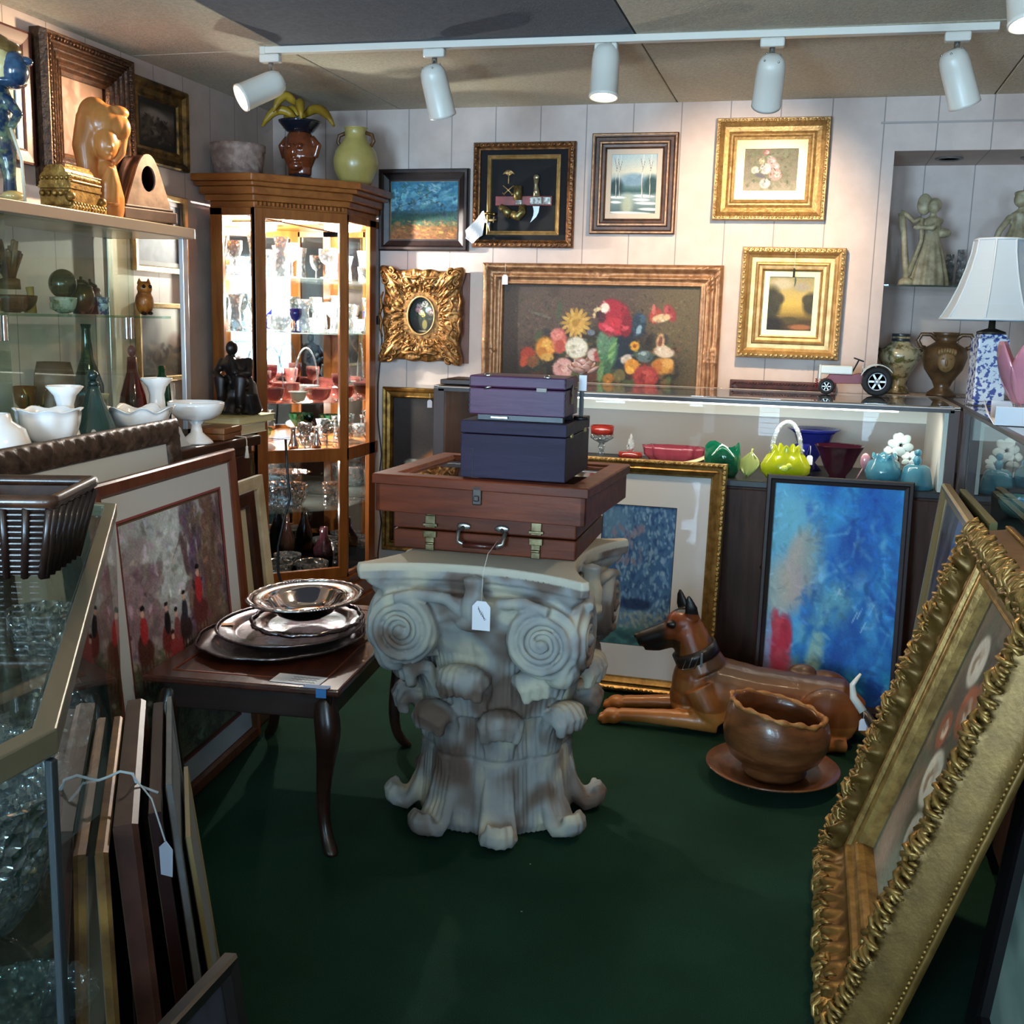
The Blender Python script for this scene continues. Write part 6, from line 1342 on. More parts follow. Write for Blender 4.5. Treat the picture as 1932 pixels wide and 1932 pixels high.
# ================================================================ boxes on the capital
def lat(mb, x0, x1, y0, y1, z0, z1): return mb.box(x0, x1, y0, y1, z0, z1)
t = thing('wooden_case', 'reddish wooden carrying case with brass latches lying on the capital', 'case', (-.815, 2.93, .741), .02)
cw, cd, ch = .50, .42, .115
obj('body', MB().box(-cw/2, cw/2, -cd/2, cd/2, 0, ch*.46).box(-cw/2, cw/2, -cd/2, cd/2, ch*.49, ch), mahog, t, .004)
for s in (-1, 1):
    b = MB(); b.box(s*.145-.014, s*.145+.014, -cd/2-.006, -cd/2, .062, .095); b.box(s*.145-.020, s*.145+.020, -cd/2-.008, -cd/2, .066, .074); b.box(s*.145-.012, s*.145+.012, -cd/2-.008, -cd/2, .0, .05); b.box(s*.145-.018, s*.145+.018, -cd/2-.010, -cd/2, .036, .054)
    b.prism([(s*.145-.014, .095), (s*.145+.014, .095), (s*.145, .108)], cd/2, cd/2+.005, Matrix(((1, 0, 0, 0), (0, 0, -1, 0), (0, 1, 0, 0), (0, 0, 0, 1))))
    b.tube([(s*.145-.012, -cd/2-.009, .02), (s*.145+.012, -cd/2-.009, .02)], .004, 8)
    obj('latch', b, mat('aged_brass', '#8a7a5c', .35, .9, '#5a4c34', 40), t, .0015)
hd = obj('handle', MB().tube([(-.045, -cd/2-.03, .028), (.045, -cd/2-.03, .028)], .008, 12), mat('handle_leather', '#4a1c14', .35, coat=.3), t)
[obj('handle_mount', MB().tube([(q*.052, -cd/2-.002, .07), (q*.064, -cd/2-.014, .06), (q*.06, -cd/2-.026, .035), (q*.04, -cd/2-.03, .028)], [.006, .006, .006, .007], 10).ell((q*.052, -cd/2-.002, .072), (.02, .004, .01), 12), mat('nickel', '#a8a49c', .3, .9), hd) for q in (-1, 1)]
t = thing('display_box', 'wide shallow mahogany box with a glass lid on the carrying case', 'display box', (-.785, 2.86, .857), -.035)
w_, d_, h_ = .575, .52, .098
obj('body', MB().box(-w_/2+.008, w_/2-.008, -d_/2+.008, -d_/2+.022, 0, h_-.026).box(-w_/2+.008, w_/2-.008, d_/2-.022, d_/2-.008, 0, h_-.026).box(-w_/2+.008, -w_/2+.022, -d_/2+.008, d_/2-.008, 0, h_-.026).box(w_/2-.022, w_/2-.008, -d_/2+.008, d_/2-.008, 0, h_-.026).box(-w_/2+.01, w_/2-.01, -d_/2+.01, d_/2-.01, 0, .006), mahog, t, .002)
fm = frame_mb(w_, d_, [(0, 0), (0, .022), (.002, .026), (.05, .026), (.056, .018), (.062, .018), (.062, 0)])
Mf = Matrix.Translation((0, d_/2*0, 0)) @ Matrix.Rotation(-PI/2, 4, 'X')
lid = MB(); lid.add([(x, z-d_/2, -y+h_-.026) for x, y, z in fm.v], fm.f)
lo_ = obj('lid', lid, mahog, t, .002)
obj('lid_glass', MB().box(-w_/2+.055, w_/2-.055, -d_/2+.055, d_/2-.055, h_-.014, h_-.010), clearp, lo_)
obj('lining', MB().box(-w_/2+.024, w_/2-.024, -d_/2+.024, d_/2-.024, .006, .012), mat('lining', '#a89a90', .9), t)
obj('hasp', MB().box(-.012+.0, .012, -d_/2-.0, -d_/2+.009, .035, .085).box(-.007, .007, -d_/2-.006, -d_/2, .045, .06), mat('iron_hasp', '#4c4440', .4, .8), t, .003)
one('white_dish_in_box', 'round white dish showing through the glass lid', 'dish', MB().lathe([(.001, 0), (.06, 0), (.085, .012), (.08, .014), (.001, .006)], 32), milkg, (-.935, 2.80, .870))
t = thing('navy_box', 'dark plum-blue wooden box with hinged lid on the glass-topped box', 'box', (-.715, 2.79, .9575), .015)
w_, d_, h_ = .272, .31, .145
nv = wood('navy_wood', '#2c2238', '#211a2c', .5, 'x', 9, 0, .15)
obj('body', MB().box(-w_/2, w_/2, -d_/2, d_/2, 0, h_-.034), nv, t, .002); obj('lid', MB().box(-w_/2-.001, w_/2+.001, -d_/2-.001, d_/2+.001, h_-.032, h_), nv, t, .002)
for s in (-1, 1): obj('hinge', MB().cbox((w_/2+.001, s*.09, h_-.033), (.004, .02, .01)), brass, t)
obj('drawer_line', MB().box(-w_/2, -w_/2+.034, -d_/2-.0012, -d_/2, .072, .0735).box(-w_/2+.032, -w_/2+.0335, -d_/2-.0012, -d_/2, .0, .072), mat('dark_line', '#15101a', .6), t)
t = thing('dovetailed_box', 'purple-brown dovetailed box with metal latches topping the stack', 'box', (-.715, 2.745, 1.1165), .015)
w_, d_, h_ = .250, .16, .098
pb = wood('plum_wood', '#54304c', '#3e2440', .42, 'x', 8, coat=.0, spec=.25)
obj('body', MB().box(-w_/2, w_/2, -d_/2, d_/2, 0, h_*.68), pb, t, .003)
lid = obj('lid', MB().box(-w_/2, w_/2, -d_/2, d_/2, h_*.70, h_), pb, t, .004)
dv = MB()
for s in (-1, 1):
    for k in range(7): dv.box(s*w_/2-.004 if s > 0 else -w_/2, s*w_/2 if s > 0 else -w_/2+.004, -d_/2-.0008, -d_/2, .006+k*.013, .0125+k*.013)
obj('dovetail', dv, mat('dark_line', '#15101a', .6), t)
for s in (-1, 1):
    obj('corner_cap', MB().ell((s*w_*.31, -d_/2+.006, h_), (.010, .008, .006), 12), chrome, lid)
obj('latch', MB().tube([(-w_*.34, -d_/2-.003, h_*.66), (-w_*.3, -d_/2-.004, h_*.70), (-w_*.26, -d_/2-.003, h_*.72)], [.002, .004, .002], 8), chrome, t)
obj('lock_plate', MB().box(w_*.2, w_*.31, -d_/2-.002, -d_/2, h_*.62, h_*.74), mat('iron_hasp', '#4c4440'), t, .001)
obj('side_plate', MB().prism([(-.02, .03), (.02, .03), (.012, .05), (.018, .06), (0, .078), (-.018, .06), (-.012, .05)], 0, .003, Matrix(((0, 0, 1, w_/2), (1, 0, 0, 0), (0, 1, 0, 0), (0, 0, 0, 1)))), mat('aged_brass', '#8a7a5c'), t)
t = thing('black_stand', 'small black base with clear rod holding the dovetailed box off the navy box', 'stand', (-.715, 2.735, 1.1035), .015)
obj('rail', MB().box(-.10, .12, -.07, -.05, 0, .0125).box(-.10, .12, .04, .06, 0, .0125), mat('cable_black', '#101014'), t)
obj('bar', MB().box(-.065, -.02, -.078, -.07, .004, .010), chrome, t, .001)
t = thing('pink_rose_stem', 'pink porcelain rose on a dark stem standing behind the top box', 'ornament', (-.575, 2.80, 1.1035))
pr = mat('pink_porcelain', '#e6a68c', .45, 0, '#d08c74', 30, coat=.3)
b = MB(); rr = random.Random(9)
for k in range(16):
    a = k*2.4; r = .006+.0018*k; M = Matrix.Translation((r*math.cos(a), r*math.sin(a), .145-.0012*k)) @ Matrix.Rotation(a, 4, 'Z') @ Matrix.Rotation(.4+.05*k, 4, 'Y')
    b.ell((0, 0, 0), (.006, .016, .018), 10, M)
obj('bloom', b, pr, t)
obj('stem', MB().box(-.005, .005, -.005, .005, .006, .10).lathe([(.001, 0), (.022, 0), (.018, .008), (.001, .008)], 16), mat('cable_black', '#101014'), t)
obj('label_card', MB().box(-.006, .014, -.012, -.010, .075, .115), mat('tag_paper', '#e9e6ee'), t)
b = price_tag('white handwritten price tag hanging in front of the capital', (-.742, 2.492, .775), 0, .10, .046, string_pts=[(.004, .175, .04), (.004, .03, .012), (.002, .0, -.03), (0, -.002, -.10)])
wr = MB(); rr = random.Random(5); px_ = [(-.008+.018*i/24+.003*math.sin(i*1.9), -.0035, -.118-.034*i/24*.8+.004*math.cos(i*2.3)) for i in range(25)]
obj('handwriting', MB().tube([(x, -.0030, z) for x, _, z in px_], .0006, 4), mat('ink', '#35304a', .6), b)

# ================================================================ low table
t = thing('side_table', 'low dark mahogany table with cabriole legs beside the capital', 'table', (-1.362, 2.735, 0), .105)
TW, TL, TH = .516, .80, .45
obj('top', MB().box(-TW/2, TW/2, -TL/2, TL/2, TH-.018, TH), wood('table_top', '#54291a', '#341812', .25, 'y', 6, .4), t, .005)
obj('top_inlay', frame_mb(TW-.11, TL-.11, [(0, 0), (0, .0015), (.004, .0015), (.004, 0)]).__class__().add([(x, z-(TL-.11)/2, -y+TH) for x, y, z in frame_mb(TW-.11, TL-.11, [(0, 0), (0, .0016), (.005, .0016), (.005, 0)]).v], frame_mb(TW-.11, TL-.11, [(0, 0), (0, .0016), (.005, .0016), (.005, 0)]).f), mahog, t)
ap = MB(); e_ = .03
ap.box(-TW/2+e_, TW/2-e_, -TL/2+e_, -TL/2+e_+.02, TH-.09, TH-.018).box(-TW/2+e_, TW/2-e_, TL/2-e_-.02, TL/2-e_, TH-.09, TH-.018).box(-TW/2+e_, -TW/2+e_+.02, -TL/2+e_, TL/2-e_, TH-.09, TH-.018).box(TW/2-e_-.02, TW/2-e_, -TL/2+e_, TL/2-e_, TH-.09, TH-.018)
obj('apron', ap, walnut, t, .003)
for sx_ in (-1, 1):
    for sy_ in (-1, 1):
        x0, y0 = sx_*(TW/2-.055), sy_*(TL/2-.055)
        prof = [(0, .43, .026), (.004, .38, .030), (.014, .335, .034), (.012, .28, .027), (-.002, .2, .020), (-.008, .12, .0165), (-.001, .06, .015), (.014, .025, .017), (.026, .008, .019), (.028, .0, .014)]
        b = MB(); sg = 12; vs = []
        for (o_, z, r) in prof:
            for k in range(sg):
                a = 2*PI*k/sg; q_ = r*(1+.12*abs(math.cos(2*a)))
                vs.append((x0+sx_*o_+q_*math.cos(a+PI/4), y0+sy_*o_+q_*math.sin(a+PI/4), z))
        n_ = len(prof); b.add(vs, [(i*sg+k, i*sg+(k+1) % sg, (i+1)*sg+(k+1) % sg, (i+1)*sg+k) for i in range(n_-1) for k in range(sg)] + [tuple(range(sg)), tuple((n_-1)*sg+k for k in range(sg))], True)
        obj('leg', b, walnut, t, subsurf=1)
TT = TH+.001
def tray(name, label, cx, cy, z, rx, ry, rz, m, scal=0, n=24, depth=.018, rim_r=.004, tilt=0, cat='tray', group=None, hole=.72):
    t = thing(name, label, cat, (cx, cy, z), rz, group, tilt)
    prof = [(.001, .004), (hole, .004), (hole+.04, .006), (hole+.08, depth*.8), (.96, depth*.85), (1.0, depth), (1.0, depth-.003), (.95, depth*.6), (hole+.08, depth*.5), (hole+.02, 0), (.001, 0)]
    obj('plate', MB().lathe(prof, 96, sx=rx, sy=ry, fn=lambda a, r, z_: (r*(1+(scal*abs(math.sin(a*n/2)) if r > .8 else 0)), z_)), m, t)
    bd = MB(); nb = 120; P_ = []
    for k in range(nb):
        a = 2*PI*k/nb; q_ = 1+scal*abs(math.sin(a*n/2)); P_.append((rx*q_*math.cos(a), ry*q_*math.sin(a), depth+.001))
    bd.tube(P_, [rim_r*(1.25 if k % 2 else .75) for k in range(nb)], 6, closed=True)
    obj('rim', bd, m, t); return t
tray('silver_tray', 'largest tarnished scalloped tray, lowest of the stack', -1.385, 2.70, TT, .215, .25, -.15, tarn, .03, 10, .02)
tray('silver_tray', 'round tarnished tray with beaded rim and orange sticker, second in the stack', -1.375, 2.735, TT+.023, .20, .235, .1, tarn, 0, 24, .018)
tray('silver_tray', 'small ornate-rimmed silver tray directly beneath the bowl', -1.33, 2.745, TT+.043, .145, .18, .2, mat('dull_silver', '#8c8288', .18, 1), .05, 14, .016, .006)
t = thing('silver_bowl', 'shiny oval silver bowl with a wide rim crowning the tray stack', 'bowl', (-1.345, 2.765, TT+.060), .0)
obj('bowl', MB().lathe([(.001, .006), (.06, .006), (.09, .022), (.108, .044), (.118, .052), (.15, .058), (.158, .056), (.158, .053), (.15, .054), (.12, .048), (.108, .038), (.085, .014), (.06, 0), (.001, 0)], 72, sx=.94, sy=1.15), silver, t)
bd = MB(); nb = 90
bd.tube([(.150*math.cos(2*PI*k/nb), .184*math.sin(2*PI*k/nb), .058) for k in range(nb)], [.0055 if k % 3 else .0035 for k in range(nb)], 6, closed=True)
for k in range(4):
    a = PI/4+k*PI/2
    for j in range(-3, 4): bd.ell((.152*math.cos(a+j*.05), .186*math.sin(a+j*.05), .060), (.008, .008, .005), 6)
obj('rim', bd, silver, t)
one('orange_sticker', 'small orange price sticker on the edge of the beaded tray', 'sticker', MB().box(-.018, .018, -.010, .010, 0, .001), mat('sticker_orange', '#d8843c', .6), (-1.535, 2.665, TT+.0405), .5)
t = thing('note_card', 'white note card lying on the front edge of the table', 'card', (-1.19, 2.405, TT), .05)
obj('card', MB().box(-.065, .065, -.032, .032, 0, .0012), mat('white_card2', '#e4e4ea', .6), t)
wr = MB()
for k in range(3): wr.tube([(-.02+.07*i/20, -.018+.016*k+.003*math.sin(i*2.1+k), .0015) for i in range(21)], .0006, 4)
obj('handwriting', wr, mat('ink', '#35304a'), t)
one('painters_tape', 'strip of blue tape holding the note card to the table edge', 'tape', MB().box(-.035, .03, -.012, .012, 0, .0008).box(.0, .026, -.0155, -.0150, -.022, .0008).box(.0, .026, -.0155, -.012, 0, .0008), mat('blue_tape', '#3a78b8', .6), (-1.12, 2.366, TT+.0014), .12)

# ================================================================ prints leaning on the counter
p = Paint(130, 150, [(0, '#4f7aa6'), (.5, '#4470a0'), (.8, '#6a90b0'), (.86, '#669aa0'), (1, '#408088')], 41)
p.dabs(700, 0, .87, 0, .78, ['#6f9fc8', '#426a9c', '#8ab6d8', '#30548a', '#9cc0dc', '#5484b4', '#a8ccdf'], .006, .018, None, 1.8, .7)
p.blob(.15, .12, .18, .1, '#6f9cc0', 0, .6, .7); p.dabs(40, .1, .5, .15, .4, ['#8a88a0', '#9a92a4'], .01, .02)
p.dabs(90, .3, .87, .72, .84, ['#9fb4b8', '#7f9aa4', '#b4c0bc'], .006, .014, .2, 2, .7); p.blob(.45, .68, .2, .04, '#1c2f58', 0, .5, .8)
p.dabs(120, 0, .87, .86, 1, ['#3a6a70', '#2c565e', '#4f7f80'], .01, .02, 0, 3, .5)
picture('garden_print', 'blue-green impressionist garden print with wide white mat in a gold frame on the floor', (-.585, 3.895, .004), 0, .62, .865, [(0, 0), (0, .024), (.004, .032), (.012, .034), (.02, .026), (.026, .024), (.034, .03), (.04, .026), (.05, .02), (.056, .018), (.056, .001)], mat('print_gilt', '#b8945a', .36, .8, '#8a6836', 30), p, .17, tilt=-math.atan(.14/.865), mats=[(.054, .172, mount_w, .010), (.170, .1735, mat('mount_core', '#4a4a54', .8), .009)], glass=True, orn=lumps(.018, .007, .010, .032, 6, .3), cat='framed print', cin=(.175, .175, .155, .175))
p = Paint(130, 230, [(0, '#3a9cd0'), (.3, '#2f86c8'), (.7, '#2a7cc0'), (1, '#2468b0')], 42)
p.brush(0, 1, 1)
p.dabs(260, 0, .57, 0, 1, ['#1f6cc0', '#2f8cd4', '#4aa4dc', '#155ab0', '#3a94cc', '#1d50a4'], .01, .035, 1.35, 2.6, .45)
p.blob(.04, .3, .13, .4, '#8fd0e4', 0, .8, .8); p.blob(.1, .18, .1, .15, '#6fb8cc', 0, .8, .7); p.blob(.13, .42, .07, .16, '#c0a8a0', .1, .6, .9); p.blob(.15, .3, .06, .1, '#b8b0a4', .2, .6, .8); p.blob(.05, .5, .06, .14, '#c4b8a4', 0, .7, .7); p.blob(.2, .35, .05, .18, '#7fa0a4', 0, .8, .6)
p.blob(.04, .85, .06, .22, '#b09cb4', 0, .7, .8); p.blob(.08, .74, .045, .13, '#c01c38', .05, .35); p.blob(.05, .66, .02, .07, '#c03a4c', -.15, .4); p.blob(.085, .84, .05, .07, '#c44458', 0, .5, .8); p.blob(.17, .9, .05, .1, '#7f8a74', 0, .7, .7)
p.blob(.3, .55, .08, .12, '#7fb8b4', .4, .8, .6); p.blob(.23, .78, .035, .12, '#a8c4ac', .1, .7, .8); p.blob(.2, .68, .05, .06, '#8cb8b4', 0, .8, .5); p.line([(.16, .9), (.2, .66), (.27, .66), (.32, .76)], .02, '#1c6ab4', .7); p.blob(.4, .42, .03, .05, '#6fb4dc', .2, .6); p.blob(.45, .1, .1, .1, '#155cb8', 0, .8, .6); p.blob(.38, .3, .1, .14, '#1648a0', 0, .8, .6); p.blob(.36, .7, .06, .12, '#123f98', .2, .8, .6)
for (x, y) in ((.4, .6), (.38, .62), (.45, .58), (.3, .52), (.42, .66)): p.line([(x, y), (x+.02, y-.05)], .003, '#bfe0f0', .8)
p.dabs(60, .25, .57, .9, 1, ['#2aa4d0', '#1a50a8', '#0f3f90'], .01, .03, .8, 3, .6); 
for _ in range(70):
    x = p.r.uniform(.15, .55); y = p.r.uniform(.02, .95); c_ = ['#7cc4e8', '#0f49a8', '#58b4e0', '#123c98', '#9fd4ea', '#1c7cd0'][p.r.randint(6)]
    p.line([(x, y), (x+p.r.normal(0, .02), y+.03), (x+p.r.normal(0, .04), y+p.r.uniform(.05, .12))], p.r.uniform(.006, .018), c_, .28)
p.brush(600, .003, .010, .12, 3, .45); p.grain(.012)
picture('abstract_painting', 'tall blue abstract painting with a red streak in a thin dark frame', (.118, 3.925, .004), .0, .50, .835, [(0, 0), (0, .03), (.004, .034), (.014, .034), (.018, .026), (.03, .022), (.03, .001)], mat('espresso_frame', '#2c201e', .45, spec=.25), p, .028, tilt=-math.atan(.105/.835))

# ================================================================ carved dog
dog = thing('dog_statue', 'carved wooden shepherd dog lying down with black muzzle, ears and collar', 'dog statue', (-.20, 3.645, 0), .06)
b = MB()
b.tube([(-.13, .0, .13), (-.05, .01, .13), (.08, .01, .115), (.22, .01, .11), (.36, .0, .10), (.43, 0, .08)], [.095, .115, .105, .098, .105, .06], 24)
b.ell((-.11, -.0, .15), (.085, .085, .115), 20); b.ell((-.14, 0, .10), (.06, .075, .08), 18)
b.tube([(-.09, .0, .2), (-.125, -.0, .27), (-.15, -.0, .33), (-.15, 0, .36)], [.085, .068, .06, .05], 20)
b.ell((-.165, 0, .355), (.062, .052, .052), 20)                                    # skull
b.tube([(-.18, 0, .335), (-.24, -.0, .312), (-.30, -.0, .29), (-.318, 0, .283)], [.046, .035, .029, .022], 18)   # muzzle
b.tube([(-.19, 0, .305), (-.25, 0, .276), (-.295, 0, .268)], [.034, .025, .02], 14)                # jaw
b.ell((-.322, 0, .298), (.012, .014, .011), 10)
for s in (-1, 1):
    b.ell((-.205, s*.036, .358), (.018, .013, .012), 10)
    e0 = -.034 if s > 0 else 0
    b.tube([(-.135+e0*.6, s*.03, .375), (-.142+e0, s*.038, .42), (-.150+e0, s*.04, .452), (-.152+e0, s*.04, .468)], [.026, .022, .011, .002], 12, flat=.45)
    # foreleg: shoulder, elbow on the ground, forearm, paw
    b.tube([(-.1, s*.075, .16), (-.06, s*.088, .09), (-.03, s*.085, .045)], [.052, .046, .036], 16)
    b.tube([(-.03, s*.085, .045), (-.16, s*.080, .045), (-.28, s*.072, .040), (-.36, s*.068, .034)], [.037, .031, .024, .023], 16)
    b.ell((-.385, s*.068, .028), (.038, .032, .028), 16)
    for k in range(3): b.ell((-.415, s*.068+(-1+k)*.017, .017), (.022, .0105, .018), 10)
    # hind leg folded
    b.ell((.32, s*.10, .105), (.10, .055, .098), 20); b.tube([(.26, s*.125, .09), (.2, s*.135, .04), (.3, s*.14, .03), (.38, s*.135, .028)], [.045, .033, .03, .022], 14)
    b.tube([(.38, s*.135, .028), (.3, s*.15, .022), (.2, s*.155, .02)], [.022, .022, .024], 12); b.ell((.17, s*.155, .02), (.04, .026, .02), 12)
b.tube([(.42, .0, .08), (.48, -.03, .04), (.50, -.1, .022), (.46, -.16, .018)], [.035, .028, .022, .01], 12)
b.ell((.24, .06, .20), (.05, .03, .03), 12)
def dcol(p):
    q = mnoise.noise(V((p.x*6, p.y*10, p.z*16)))
    c_ = np.array([134, 76, 34]) + q*26
    tan = np.array([176, 108, 50])
    if p.z < .09: c_ = tan + q*16
    top = max(0, min(1, (p.z-.155)/.05))*(1 if p.x > -.08 else 0)
    c_ = c_*(1-.7*top) + np.array([62, 46, 38])*.7*top
    if p.x < -.12 and p.z > .3: c_ = np.array([134, 66, 30]) + q*18
    k_ = np.array([22, 19, 20])
    if p.x < -.214 and p.z > .22: f = min(1, (-.214-p.x)/.03+.15); c_ = c_*(1-f) + k_*f
    if p.z < .305 and p.x < -.17 and p.z > .22: c_ = c_*.4 + k_*.6
    if p.z > .398: c_ = k_
    if (p-V((-.205, -.046, .36))).length < .017: c_ = k_
    if p.x < -.42 and p.z < .012: c_ = np.array([70, 40, 20])
    return np.clip(c_, 0, 255)/255
wd = mat('painted_wood', '#8a5a30', .38, coat=.15)
nt = wd.node_tree; a_ = N(nt, 'ShaderNodeVertexColor'); a_.layer_name = 'Col'; nt.links.new(a_.outputs[0], nt.nodes['Principled BSDF'].inputs['Base Color'])
sculpt('body', b, wd, .0042, dog, 5, lambda p: mnoise.noise(V((p.x*40, p.y*40, p.z*12)))*.0012, dcol)
def ringband(c0, nrm, r, w_, th, mb, seg=48, rx=1):
    M = Matrix.Translation(c0) @ V(nrm).to_track_quat('Z', 'Y').to_matrix().to_4x4()
    mb.lathe([(r, -w_/2), (r+th, -w_/2), (r+th, w_/2), (r, w_/2), (r, -w_/2)], seg, M=M, sx=rx); return M
b = MB(); Mc = ringband((-.118, 0, .255), (-.42, 0, .9), .070, .042, .008, b, 48, 1.08)
obj('collar', b, mat('collar_leather', '#1c1718', .35, 0, '#2c2422', 40, .3), dog)
b = MB()
b.tube([(-.158, -.074, .214), (-.118, -.090, .228), (-.104, -.090, .268), (-.144, -.076, .256)], .0032, 8, closed=True).tube([(-.138, -.086, .226), (-.126, -.088, .262)], .0024, 6)
b.box(-.100, -.092, -.092, -.084, .234, .282)
obj('buckle', b, chrome, dog, .001)
t = thing('curved_horn', 'curved horn with white tip and dark root standing against the dog rump', 'horn', (.275, 3.40, 0))
hp = [(.02, 0, .004), (.025, 0, .06), (-.005, .02, .13), (-.05, .04, .18), (-.082, .05, .22), (-.088, .052, .26), (-.066, .05, .298)]
obj('root', MB().tube(hp[:4], [.026, .024, .019, .014], 14), mat('horn_dark', '#241a16', .35, coat=.3), t)
obj('tip', MB().tube(hp[3:], [.0138, .012, .009, .004], 14), mat('horn_white', '#e4e0d6', .25, coat=.4), t)
price_tag('white tag tied to the middle of the curved horn', (.226, 3.424, .185), 0, .022, .024, side=.3)
# ================================================================ turned bowl and saucer
tw = mat('turned_wood', '#7c4a28', .33, 0, '#532e18', 9, .1, 60, coat=.5, stretch=(1, 1, 3))
t = thing('wooden_saucer', 'wide round reddish wooden saucer plate on the carpet beneath the bowl', 'plate', (-.035, 3.235, .0))
obj('plate', MB().lathe([(.001, 0), (.07, 0), (.09, .012), (.15, .026), (.195, .048), (.2, .052), (.196, .055), (.15, .036), (.09, .022), (.001, .018)], 72), tw, t)
t = thing('wooden_bowl', 'turned burl wood bowl with a scalloped natural edge on the saucer', 'bowl', (-.03, 3.235, .0262))
def sc(a, r, z):
    k = max(0, min(1, (z-.15)/.06)); return (r*(1+.012*k*math.sin(7*a)), z + k*(-.030*math.cos(a-.35) + .0028*(abs(math.sin(4.5*a+.8))-.5)*2+.002*math.sin(11*a)))
obj('bowl', MB().lathe([(.001, 0), (.088, 0), (.096, .012), (.094, .03), (.108, .04), (.135, .062), (.154, .1), (.158, .135), (.152, .17), (.142, .20), (.134, .205), (.126, .2), (.135, .15), (.138, .12), (.12, .07), (.06, .045), (.001, .04)], 120, fn=sc), tw, t)
eg = []
for k in range(120):
    a = 2*PI*k/120; r, z = sc(a, .1385, .203); eg.append((r*math.cos(a), r*math.sin(a), z))
obj('bark_edge', MB().tube(eg, [.0075+.0025*math.sin(k*.9) for k in range(120)], 8, closed=True), mat('burl_edge', '#b07a40', .5, 0, '#8a5426', 40, .5, 90), t)

# ================================================================ big ornate frame leaning on the side counter
def gd(k, tt, L, d):
    if not (.041 < d < .072): return 0
    ph = tt*2*PI/.042; q_ = .5+.5*math.sin(ph+d*110); n2 = mnoise.noise(V((tt*60, d*60, k*5)))
    return (.012*q_*math.exp(-((d-.05)/.016)**2) + .010*n2, .008*math.sin(ph*.5+1))
pro = [(0, 0), (0, .010), (.003, .014), (.006, .012), (.010, .014), (.018, .034), (.026, .056), (.031, .070), (.036, .084), (.042, .092), (.050, .095), (.058, .092), (.065, .083), (.070, .072), (.080, .062), (.092, .057), (.096, .060), (.104, .058), (.108, .048), (.120, .044), (.124, .047), (.130, .042), (.136, .030), (.136, .001)]
def acan(mb, w, h):
    rr = random.Random(77)
    for k in range(4):
        L_ = (w if k % 2 == 0 else h) - .09; m_ = int(L_/.0245)
        for i in range(m_):
            s = -L_/2 + (i+.5)*L_/m_; c_ = [(s, -h/2+.046), (w/2-.046, s), (s, h/2-.046), (-w/2+.046, s)][k]
            face = [0, -PI/2, PI, PI/2][k]    # local -z points outwards
            wob = .55*math.sin(i*1.9+k) + rr.uniform(-.2, .2)
            R_ = Matrix.Translation((c_[0], -.089-.004*math.sin(i*1.3), c_[1]+h/2)) @ Matrix.Rotation(face+wob, 4, 'Y')
            for q_, (dx, ln, lf) in enumerate(((-.012, .030, .012), (-.002, .041, .019), (.007, .036, .012), (.015, .024, .005))):
                sk = dx*1.5 + rr.uniform(-.003, .003); ln2 = ln*rr.uniform(.8, 1.15)
                mb.tube([(dx, .006, .010), (dx*.8, -lf*.5, .003), (dx+sk*.4, -lf, -ln2*.35), (dx+sk*.9, -lf*.75, -ln2*.72), (dx+sk*1.1, -lf*.1, -ln2*.95), (dx+sk, .004, -ln2*.85)], [.0034, .0058, .0066, .0056, .0040, .002], 6, M=R_, flat=.8)
            if i % 2: mb.tube([(-.006, -.004, .004), (.002, -.012, .012), (.010, -.006, .020), (.012, .006, .022)], [.003, .005, .004, .002], 6, M=R_)
    for k in range(4):   # bead row on the outer cove
        L_ = (w if k % 2 == 0 else h); m_ = int(L_/.011)
        for i in range(m_):
            s = -L_/2 + (i+.5)*L_/m_; c_ = [(s, -h/2+.0045), (w/2-.0045, s), (s, h/2-.0045), (-w/2+.0045, s)][k]
            mb.ell((c_[0], -.0145, c_[1]+h/2), .0036, 6)
p = Paint(110, 130, [(0, '#5a4a40'), (.5, '#4f4438'), (1, '#6a5f50')], 51)
p.dabs(300, 0, .85, 0, 1, ['#5f5440', '#4a4a3a', '#6a5a48', '#59604a', '#7a6450'], .015, .04, None, 2, .5)
for (x, y, r, c_) in ((.2, .2, .09, '#c8bca8'), (.33, .33, .09, '#a85c3c'), (.42, .25, .08, '#9a5a3a'), (.5, .35, .1, '#b86a44'), (.55, .55, .11, '#d0c8b4'), (.3, .58, .1, '#ccc2ac'), (.18, .45, .07, '#8a4a30'), (.65, .4, .09, '#c4b8a0'), (.4, .75, .09, '#b8b09c')):
    p.rose(x, y, r, [c_, '#d8ccb4', '#8a6a50', '#b4a088'])
p.blob(.5, .92, .5, .12, '#a4ac98', 0, .8, .7); p.blob(.15, .85, .12, .16, '#a08070', 0, .7, .6); p.grain(.02)
cg2 = mat('crest_gilt', '#a98448', .38, .55, '#7a5a2c', 30, .2, 110)
gf = picture('ornate_gold_frame', 'large deep gold frame with curling leaf carving leaning on the side counter', (.182, 2.30, .004), -PI/2, .845, .952, pro[:17]+[(.066, .02), (.066, .001)], mat('cove_gilt', '#765828', .42, .55, '#5c421a', 22, .12, 110, w=(.3, .72)), p, .134, tilt=-math.radians(17.9), n=150, disp=gd)
b = MB(); acan(b, .845, .952); obj('carving', b, cg2, gf)
obj('inner_moulding', frame_mb(.845-.114, .952-.114, [(0, .02)] + [(d-.057, f) for d, f in pro[15:]], z0=.057), cg2, gf, .001)
